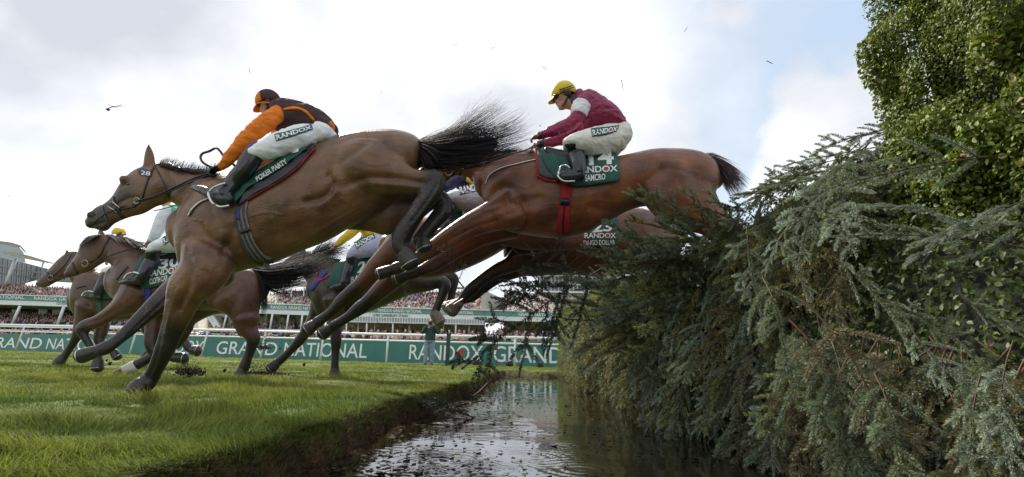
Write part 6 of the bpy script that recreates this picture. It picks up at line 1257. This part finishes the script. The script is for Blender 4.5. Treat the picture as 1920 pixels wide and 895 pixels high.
def orient(base, dirv, roll=0, scale=1.0):
    x = Vector(dirv).normalized(); up_ = Vector((0, 0, 1)) if abs(x.z) < .93 else Vector((-1, 0, .1)); y = up_.cross(x).normalized(); z = x.cross(y)
    M3 = Matrix((x, y, z)).transposed() @ Matrix.Rotation(roll, 3, 'X'); m4 = (M3*scale).to_4x4(); m4.translation = base; return m4
def bough_set(kw_list): return [make_bough(**k) for k in kw_list]
near_v = bough_set([dict(ca=(.12, .155, .11), cb_=(.21, .27, .22)), dict(ca=(.10, .14, .08), cb_=(.18, .24, .16), Ls=.7), dict(ca=(.12, .15, .06), cb_=(.20, .24, .10), Ls=.75), dict(ca=(.13, .17, .14), cb_=(.25, .32, .29), Ls=.9, nb=6), dict(ca=(.13, .12, .075), cb_=(.18, .17, .11), bare=.2), dict(ca=(.09, .125, .08), cb_=(.15, .20, .14), Ls=.65)])
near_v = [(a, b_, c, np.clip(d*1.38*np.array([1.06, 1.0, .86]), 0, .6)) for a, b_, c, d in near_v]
near_m = []
for a in near_v:
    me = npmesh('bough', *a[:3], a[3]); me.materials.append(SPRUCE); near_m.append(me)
fence = thing('spruce_fence', Vector((1.6, 6, -.27)), 'thick steeplechase fence dressed with drooping blue green spruce boughs beside the water ditch', 'fence')
def place_bough(parent, base, dirv, k=None, s=1.0, roll=None, name='bough'):
    o = bpy.data.objects.new(name, near_m[k if k is not None else rng.integers(len(near_m))]); col.objects.link(o)
    o.parent = parent; o.matrix_world = orient(Vector(base), dirv, rng.normal(0, .5) if roll is None else roll, s)
    if parent is not None: o.matrix_parent_inverse = parent.matrix_world.inverted(); o.matrix_world = orient(Vector(base), dirv, rng.normal(0, .5) if roll is None else roll, s)
    return o
def Xb(y): return 1.22+.037*y
def ridge(y): return np.interp(y, [0, 2, 3.2, 4.3, 9, 17], [1.95, 1.9, 1.80, 1.75, 1.78, 2.1]), np.interp(y, [0, 1.6, 2.4, 3.3, 5, 8, 17], [1.15, 1.4, 1.64, 1.62, 1.52, 1.48, 1.45])
def face(y, s):          # s 0 base .. 1 ridge
    xr, zr = ridge(y); xb = Xb(y); bul = -.26*math.sin(math.pi*min(s*1.05, 1))*float(np.interp(y, [1, 3, 4.5, 9, 14], [.35, .6, 1.3, 1.5, 1.2])); return Vector((xb+(xr-xb)*s**1.2+bul, y, -.24+(zr+.24)*s))
# core: rough dark brush body of the fence
ys = np.linspace(.2, 17.2, 70); ss = np.linspace(0, 1, 12); V = []; Fc = []
for y in ys:
    xr, zr = ridge(y)
    for s in ss: p = face(y, s); V.append(Vector((p.x+.26+.05*noise.noise((y*3, s*6, 0)), y, p.z-.10*s+.03*noise.noise((y*4, s*5, 4)))))
    V.append(Vector((xr+.9, y, zr-.15))); V.append(Vector((xr+1.2, y, -.3)))
m_ = len(ss)+2
for i in range(len(ys)-1):
    for k in range(m_-1): Fc.append((i*m_+k, i*m_+k+1, (i+1)*m_+k+1, (i+1)*m_+k))
Fc += [tuple(range(m_)), tuple(range((len(ys)-1)*m_, len(ys)*m_))[::-1]]
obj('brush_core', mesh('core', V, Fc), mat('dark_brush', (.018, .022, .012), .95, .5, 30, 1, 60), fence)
# named boughs: the hundred that show largest
specs = []
def px_base(x, y, d): return P(x, y, d)
hand_b = [  # (tail px, tip px, depth tail, depth tip, kind)
 ((1960, 240), (1660, 285), 1.8, 2.2, 3), ((1890, 290), (1560, 345), 1.75, 2.1, 0), ((1800, 400), (1570, 375), 2.0, 2.2, 3), ((1960, 420), (1700, 440), 1.5, 1.75, 0), ((1990, 350), (1690, 470), 1.5, 1.8, 3), ((1950, 470), (1600, 420), 1.6, 2.1, 0), ((1780, 300), (1560, 330), 2.1, 2.6, 1), ((1860, 250), (1660, 262), 2.0, 2.4, 0), ((1620, 330), (1420, 360), 2.7, 3.1, 1), ((1600, 300), (1480, 420), 2.6, 2.8, 3),
 ((1650, 560), (1830, 640), 1.9, 1.7, 0), ((1560, 480), (1740, 620), 2.2, 1.9, 0), ((1500, 560), (1700, 860), 2.1, 1.7, 4), ((1480, 600), (1620, 900), 2.2, 1.8, 5), ((1700, 600), (1800, 760), 1.8, 1.6, 3), ((1900, 640), (1850, 900), 1.4, 1.4, 3), ((1800, 560), (1960, 640), 1.6, 1.5, 0), ((1840, 700), (1780, 930), 1.5, 1.5, 0), ((1960, 600), (1900, 830), 1.3, 1.3, 3), ((1640, 700), (1690, 930), 1.8, 1.6, 1), ((1560, 640), (1540, 860), 2.1, 1.9, 5), ((1430, 520), (1470, 700), 2.7, 2.4, 1), ((1400, 420), (1440, 600), 3.0, 2.8, 3), ((1500, 400), (1420, 500), 2.6, 2.7, 3), ((1450, 440), (1550, 560), 2.6, 2.4, 0),
 ((1760, 225), (1590, 250), 2.5, 2.7, 0), ((1700, 250), (1530, 280), 2.6, 2.8, 1), ((1650, 275), (1470, 305), 2.8, 3.0, 3), ((1600, 295), (1435, 330), 3.0, 3.2, 0), ((1570, 320), (1400, 345), 3.1, 3.4, 2), ((1680, 290), (1500, 340), 2.5, 2.7, 0), ((1720, 330), (1540, 400), 2.3, 2.5, 2), ((1520, 340), (1370, 372), 3.3, 3.6, 1),
 # tufts thrown up in front of the number 14 horse's hocks
 ((1330, 480), (1185, 352), 4.0, 4.0, 1), ((1350, 470), (1240, 345), 4.0, 3.9, 0), ((1370, 460), (1285, 345), 3.9, 3.9, 1), ((1400, 450), (1330, 350), 3.8, 3.9, 1), ((1300, 500), (1180, 420), 4.1, 4.0, 5), ((1330, 510), (1200, 470), 4.1, 4.0, 5), ((1280, 540), (1130, 480), 4.4, 4.4, 5), ((1250, 560), (1090, 520), 4.9, 4.9, 5), ((1340, 430), (1230, 400), 3.9, 3.9, 0), ((1260, 520), (1160, 400), 4.2, 4.2, 5), ((1240, 560), (1110, 450), 4.6, 4.6, 5), ((1210, 580), (1060, 490), 5.2, 5.2, 5), ((1180, 600), (1050, 545), 5.8, 5.8, 5), ((1300, 460), (1210, 370), 4.0, 3.95, 1)]
for (a, b_, d0, d1, k) in hand_b:
    p = px_base(*a, d0); q = px_base(*b_, d1); Lm = (q-p).length; k_len = [.8, .7, .75, .9, .8, .65][k]
    place_bough(fence, p, q-p+Vector((0, 0, .12*Lm)), k, min(Lm/k_len*1.02, 1.35))
nb_named = len(hand_b)
while nb_named < 98:
    y = float(rng.choice([rng.uniform(1.2, 2.4), rng.uniform(2.2, 4.2), rng.uniform(4, 6.5)], p=[.3, .45, .25])); s = rng.uniform(.12, 1.0 if y > 2.5 else .42); p = face(y, s)
    out_ = -.55-.45*(s > .8)*rng.random(); dz = -1.0 if s < .75 else rng.uniform(-.9, -.25)
    place_bough(fence, p+Vector((.18, 0, .05)), (out_*rng.uniform(.35, 1.3), rng.normal(0, .6), dz), None, rng.uniform(.65, 1.0)); nb_named += 1
# the rest, uncountable, as one part
lod = [make_bough(Ls=.7, nb=7, per_m=700, ln=.028, w=.0062, ca=a, cb_=b_, sub=False) for a, b_ in [((.09, .12, .075), (.16, .21, .15)), ((.11, .13, .055), (.18, .21, .09)), ((.10, .135, .10), (.19, .25, .21)), ((.115, .11, .065), (.16, .155, .10)), ((.08, .10, .06), (.13, .16, .10))]]
lod2 = [make_bough(Ls=.7, nb=6, per_m=330, ln=.032, w=.010, ca=a, cb_=b_, sub=False) for a, b_ in [((.12, .15, .08), (.20, .245, .13)), ((.14, .155, .075), (.22, .25, .11)), ((.10, .135, .095), (.16, .215, .16))]]
VV = []; CC = []; KK = []; II = []; off = 0
def add_np(src, M4):
    global off
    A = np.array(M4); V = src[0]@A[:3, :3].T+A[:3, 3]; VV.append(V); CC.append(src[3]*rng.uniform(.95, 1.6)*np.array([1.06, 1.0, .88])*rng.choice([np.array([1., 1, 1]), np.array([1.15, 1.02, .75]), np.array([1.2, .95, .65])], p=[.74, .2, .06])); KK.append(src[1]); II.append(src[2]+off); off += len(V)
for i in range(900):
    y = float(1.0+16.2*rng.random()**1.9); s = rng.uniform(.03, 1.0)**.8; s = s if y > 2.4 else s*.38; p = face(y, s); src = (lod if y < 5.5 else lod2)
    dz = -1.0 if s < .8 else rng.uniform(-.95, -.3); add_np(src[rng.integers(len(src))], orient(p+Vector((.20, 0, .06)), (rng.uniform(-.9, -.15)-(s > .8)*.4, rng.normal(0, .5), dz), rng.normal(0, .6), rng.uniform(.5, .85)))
for i in range(170):     # thrown outwards where the field has jumped
    y = float(rng.uniform(4.1, 10)); z = rng.uniform(.5, 1.42)
    add_np((lod if y < 5.5 else lod2)[rng.integers(3)], orient(Vector((1.55+rng.uniform(-.1, .2), y, z)), (-1, rng.normal(0, .35), rng.uniform(-.75, .25)), rng.normal(0, .6), rng.uniform(.65, 1.0)))
for i in range(130):     # low skirt trailing to the water
    y = float(rng.uniform(2.6, 16.5)); add_np((lod if y < 5 else lod2)[rng.integers(3)], orient(Vector((Xb(y)+.22, y, rng.uniform(.3, .6))), (rng.uniform(-.35, -.05), rng.normal(0, .15), -1), rng.normal(0, .6), rng.uniform(.75, 1.05)))
for (a, b_, d_) in [((1330, 470), (1200, 385), 4.0), ((1320, 500), (1150, 440), 4.2), ((1360, 440), (1260, 380), 3.9), ((1300, 520), (1130, 500), 4.5), ((1400, 430), (1300, 365), 3.8), ((1280, 560), (1120, 560), 4.8), ((1420, 410), (1340, 355), 3.7), ((1340, 520), (1180, 460), 4.1), ((1380, 470), (1230, 420), 3.9), ((1260, 590), (1090, 600), 5.2), ((1310, 540), (1170, 520), 4.3), ((1350, 480), (1215, 440), 4.0)]:
    p_ = P(*a, d_); q_ = P(*b_, d_-.05); add_np(lod[rng.integers(3)], orient(p_, q_-p_, rng.normal(0, .6), (q_-p_).length/.7*1.05))
for i in range(150):     # far half: a plain upright face of hanging boughs
    y = float(rng.uniform(9, 17.2)); xx_ = .104*y+.05; add_np(lod2[rng.integers(3)], orient(Vector((xx_+.25, y, rng.uniform(.3, 1.5))), (-.25, rng.normal(0, .3), -1), rng.normal(0, .6), rng.uniform(.7, 1.0)))
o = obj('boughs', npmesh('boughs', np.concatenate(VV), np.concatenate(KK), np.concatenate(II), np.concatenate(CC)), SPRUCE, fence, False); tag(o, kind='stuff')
print('bough quads', sum(len(k) for k in KK)); del VV, CC, KK, II
# leaf hedge -----------------------------------------------------------
LEAFM = mat('hedge_leaf', (1, 1, 1), .5, .18, 20, attr='Col', trans=.35, spec=.3)
def leaves(pos, nrm, size, ca, cb_, seed=0):
    n = len(pos); nrm = nrm+rng.normal(0, .65, (n, 3)); nrm /= np.linalg.norm(nrm, axis=1)[:, None]
    a = rng.standard_normal((n, 3)); a -= nrm*(a*nrm).sum(1)[:, None]; a /= np.linalg.norm(a, axis=1)[:, None]; b_ = np.cross(nrm, a)
    L_ = (size*rng.uniform(.6, 1.25, n)).reshape(-1, 1); W_ = L_*rng.uniform(.24, .32, n)[:, None]; cup = L_*.10
    v = [pos-a*L_*.5, pos-a*L_*.12+b_*W_+nrm*cup, pos+a*L_*.25+b_*W_*.85+nrm*cup, pos+a*L_*.55-nrm*cup*.6, pos+a*L_*.25-b_*W_*.85+nrm*cup, pos-a*L_*.12-b_*W_+nrm*cup, pos+a*L_*.05]
    V = np.stack(v, 1).reshape(-1, 3); base = np.arange(n)[:, None]*7
    q = np.concatenate([(base+np.array([[0, 1, 6, 5]])), ]), (base+np.array([[1, 2, 3, 6]])), (base+np.array([[6, 3, 4, 5]]))
    idx = np.stack(q, 1).reshape(-1); t = rng.random((n, 1)); c = (np.array(ca)*(1-t)+np.array(cb_)*t)*rng.uniform(.7, 1.25, (n, 1)); return V, np.full(3*n, 4), idx, np.repeat(c, 7, 0)
hedge = thing('leaf_hedge', Vector((2.4, 1.6, 0)), 'tall clipped leafy green hedge wing rising out of frame at the right', 'hedge')
n = 140000; y = rng.uniform(.8, 2.62, n); z = rng.uniform(.0, 3.6, n); dp = np.abs(rng.normal(0, .095, n))
bumpy = .05*vnoise(y, z, 2.4, 40)+.05*vnoise(y, z, 7, 41); endr = np.maximum(y-2.3+.07*vnoise(z, y*0, 3, 42), 0)
x = 1.86+dp+bumpy+endr*1.6+np.where(z > 1.4, .04, 0); pos = np.stack([x, y, z], -1)
V, K_, I_, C = leaves(pos, np.array([-1, .15, .35]), .0245*(1+.35*np.clip(vnoise(y, z, 3, 44), -1, 1)), (.065, .11, .013), (.21, .26, .03))
deep = np.repeat(rng.random(n) < .05, 7); C[deep] = np.array([.16, .13, .03])
obj('foliage', npmesh('leaves', V, K_, I_, C), LEAFM, hedge)
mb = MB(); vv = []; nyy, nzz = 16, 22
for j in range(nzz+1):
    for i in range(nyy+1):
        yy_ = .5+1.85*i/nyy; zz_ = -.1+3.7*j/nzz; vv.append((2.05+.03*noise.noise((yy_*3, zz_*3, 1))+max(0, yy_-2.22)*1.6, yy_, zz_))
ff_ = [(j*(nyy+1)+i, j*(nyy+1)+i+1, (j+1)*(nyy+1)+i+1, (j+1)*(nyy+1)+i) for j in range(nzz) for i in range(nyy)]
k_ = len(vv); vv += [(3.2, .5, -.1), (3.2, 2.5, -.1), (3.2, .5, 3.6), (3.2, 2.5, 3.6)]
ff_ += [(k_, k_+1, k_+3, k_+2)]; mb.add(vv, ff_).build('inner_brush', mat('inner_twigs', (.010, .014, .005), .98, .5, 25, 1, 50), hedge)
tw = MB()
for i in range(260):
    y0 = rng.uniform(1.0, 2.3); z0 = rng.uniform(0, 3.4); p = Vector((2.05, y0, z0)); q = p+Vector((rng.uniform(-.24, -.08), rng.normal(0, .1), rng.uniform(-.05, .16))); tw.tube([p, (p+q)/2+Vector((0, .01, .01)), q], [.003, .002, .001], 4, False)
tw.build('twigs', mat('hedge_twig', (.05, .04, .025), .8), hedge)['kind'] = 'stuff'
# leafy core showing between the boughs of the near fence
n = 15000; y = 1.1+3.6*rng.random(n)**1.3; s_ = rng.uniform(.25, .98, n); pos = np.array([tuple(face(a, b_)+Vector((.24, 0, -.03))) for a, b_ in zip(y, s_)])+rng.normal(0, .035, (n, 3))
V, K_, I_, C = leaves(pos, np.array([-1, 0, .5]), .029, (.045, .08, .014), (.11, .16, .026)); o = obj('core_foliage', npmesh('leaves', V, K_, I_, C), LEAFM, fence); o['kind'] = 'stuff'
fh = thing('leaf_hedge', Vector((2.6, 18, 0)), 'lime green clipped hedge at the far end of the spruce fence', 'hedge')
n = 9000; sd_ = rng.integers(0, 3, n); y = np.where(sd_ == 0, rng.uniform(17.3, 19, n), 17.3); x = np.where(sd_ == 0, 1.82, rng.uniform(1.82, 3.2, n)); z = np.where(sd_ == 2, 2.0, rng.uniform(-.1, 2.0, n)); y = np.where(sd_ == 2, rng.uniform(17.3, 19, n), y)
V, K_, I_, C = leaves(np.stack([x, y, z], -1)+rng.normal(0, .03, (n, 3)), np.array([-.5, -.6, .5]), .07, (.12, .17, .02), (.22, .26, .035)); obj('foliage', npmesh('leaves', V, K_, I_, C), LEAFM, fh)
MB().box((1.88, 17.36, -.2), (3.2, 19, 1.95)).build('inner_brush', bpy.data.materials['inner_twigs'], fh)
# branch torn out of the fence, hanging in mid air under the jumping horse
br_ = make_bough(Ls=1.25, nb=12, per_m=900, ln=.026, w=.0060, ca=(.05, .065, .04), cb_=(.08, .11, .075), droop=-.02, bare=.3, stemc=(.06, .05, .035), side=.60, sub=True)
def loose(name, a, d0, b_, d1, src, L_, label, cat='branch', roll=0, k=1.0):
    p = P(*a, d0); q = P(*b_, d1); me = npmesh(name, *src[:3], src[3]); me.materials.append(SPRUCE); o = bpy.data.objects.new(name, me); col.objects.link(o); o.matrix_world = orient(p, q-p, roll, (q-p).length/L_*k); tag(o, label, cat); return o
loose('spruce_branch', (1135, 500), 4.9, (868, 692), 4.6, br_, 1.25, 'torn spruce branch with half bare twigs hanging over the ditch and bank', roll=1.3)
br2 = make_bough(Ls=1.0, nb=10, per_m=500, ln=.022, w=.0055, ca=(.05, .06, .04), cb_=(.06, .085, .06), droop=.05, bare=.6, stemc=(.045, .038, .03), side=.40)
loose('spruce_branch', (1130, 600), 5.0, (915, 545), 4.8, br2, 1.0, 'thin mostly bare spruce branch crossing the sky gap between the stands', roll=1.4)
br3 = make_bough(Ls=.6, nb=8, per_m=330, ln=.02, w=.004, ca=(.032, .05, .035), cb_=(.05, .08, .06), droop=-.05, side=.3)
loose('spruce_branch', (905, 790), 5.0, (745, 728), 4.9, br3, .6, 'broken spruce branch lying on the grassy edge of the bank', roll=.3)
loose('spruce_branch', (910, 752), 5.6, (760, 765), 5.1, make_bough(Ls=.6, nb=8, per_m=330, ln=.02, w=.004, ca=(.03, .045, .03), cb_=(.045, .07, .05), side=.28), .6, 'dark spruce sprig sunk along the wet margin below the bank', roll=.2)
loose('spruce_branch', (870, 540), 4.5, (830, 452), 4.4, make_bough(Ls=.35, nb=6, per_m=300, ln=.018, w=.003, ca=(.03, .045, .03), cb_=(.06, .09, .06), bare=.4, side=.16), .35, 'small spruce sprig flying before the forelegs of number 14', roll=1.2)
loose('spruce_branch', (1150, 470), 4.35, (960, 470), 4.3, make_bough(Ls=.8, nb=10, per_m=260, ln=.018, w=.003, ca=(.022, .034, .024), cb_=(.04, .06, .045), bare=.4, side=.3), .8, 'dark spruce branch dragged along under the belly of number 14', roll=1.2)
pl = MB(); a0, a1 = G(880, 790, -.25), G(922, 716, -.2); pl.tube([G(868, 756, -.25), G(898, 735, -.12), G(920, 712, .02)], [.012, .01, .006], 6); tag(pl.build('bare_stick', mat('wet_bark', (.04, .03, .02), .6)), 'bare curved stick leaning out of the water by the far bank', 'stick')
# ------------------------------------------------------------------ flying bits
BARK = mat('dark_twig', (.03, .026, .02), .8); DIRT = mat('thrown_soil', (.022, .016, .012), .95, .4, 60, 1, 90)
for (x0, y0, x1, y1, x2, y2, r_, d, lb) in [(198, 205, 212, 200, 233, 199, .004, 4.5, 'forked twig with a dark leaf clump flying at upper left'), (468, 129, 468, 135, 471, 139, .0025, 4.5, 'tiny curved twig in the sky above the orange sleeved jockey'), (1437, 114, 1443, 117, 1450, 120, .004, 4.2, 'short dark twig high in the blue sky right of centre'), (1165, 150, 1167, 160, 1169, 171, .003, 4.2, 'upright thin twig in the sky above the maroon jockey'), (1016, 126, 1021, 127, 1026, 133, .0025, 4.2, 'small hooked twig just above the yellow helmet'), (847, 84, 851, 85, 858, 83, .0022, 4.2, 'pale fragment in the sky above the black tail'), (921, 92, 925, 89, 930, 88, .0022, 4.2, 'curled fragment in the sky right of the pale one'), (1283, 60, 1286, 55, 1290, 50, .0022, 4.2, 'faint slanting twig in the upper blue sky')]:
    mb = MB(); mb.tube([P(x0, y0, d), P(x1, y1, d), P(x2, y2, d)], [r_, r_, r_*.5], 5)
    if x0 == 198:
        mb.ell(P(203, 206, d), RT*.02, UP*.012, Vector((0, .01, 0)), 7, 5); mb.tube([P(203, 196, d), P(214, 201, d), P(222, 204, d)], .002, 5); mb.tube([P(208, 202, d), P(220, 199, d), P(228, 196, d)], .002, 5)
    o = mb.build('twig', BARK); tag(o, lb, 'twig')
def spray(cx, cy, sx, sy, n, d, rmin, rmax, up_bias, label):
    mb = MB()
    for i in range(n):
        a = rng.normal(0, 1); b_ = abs(rng.normal(0, 1)) if up_bias else rng.normal(0, 1); x = cx+sx*a; y = cy-sy*b_; r_ = rng.uniform(rmin, rmax)*(1.6 if b_ < .35 else .8)
        c = P(x, y, d+rng.normal(0, .15)); e1, e2, e3 = [Vector(rng.normal(0, 1, 3)).normalized()*r_*rng.uniform(.4, 1.3) for _ in range(3)]
        mb.ell(c, e1, e2, e3, 5, 4)
    o = mb.build('soil_spray', DIRT); tag(o, label, 'soil', kind='stuff')
spray(348, 694, 15, 9, 800, 5.2, .0015, .006, True, 'dark soil thrown up behind the landing foreleg')
spray(356, 697, 13, 3.5, 700, 5.2, .002, .008, False, 'heap of soil bursting from the turf')
spray(492, 700, 18, 5, 900, 8.0, .003, .012, False, 'mass of soil scattering at the hind hoof of number 30')
spray(478, 690, 26, 30, 800, 8.0, .002, .006, True, 'fine soil spray rising before the teal hoarding')
spray(495, 655, 9, 18, 300, 8.0, .003, .011, True, 'clotted turf flying at the hind hoof')
spray(560, 300, 480, 190, 60, 5.5, .002, .006, False, 'specks of soil flying across the sky'); spray(900, 500, 300, 120, 60, 4.0, .002, .005, False, 'specks of bark flying among the horses')
cl_ = MB()
for (x, y, r_) in [(206, 682, .022), (200, 676, .014), (570, 684, .02), (421, 695, .022), (84, 725, .012)]:
    c = P(x, y, 7.6); o = MB(); o.ell(c, (r_, 0, 0), (0, r_, 0), (0, 0, r_*1.2), 8, 6); o.ell(c+Vector((r_*.6, 0, r_*.5)), (r_*.6, 0, .01), (0, r_*.5, 0), (0, 0, r_*.6), 7, 5); o = o.build('turf_clod', DIRT)
    tag(o, 'small dark clod of turf in the air just above the grass', 'clod', 'clods of turf in the air')
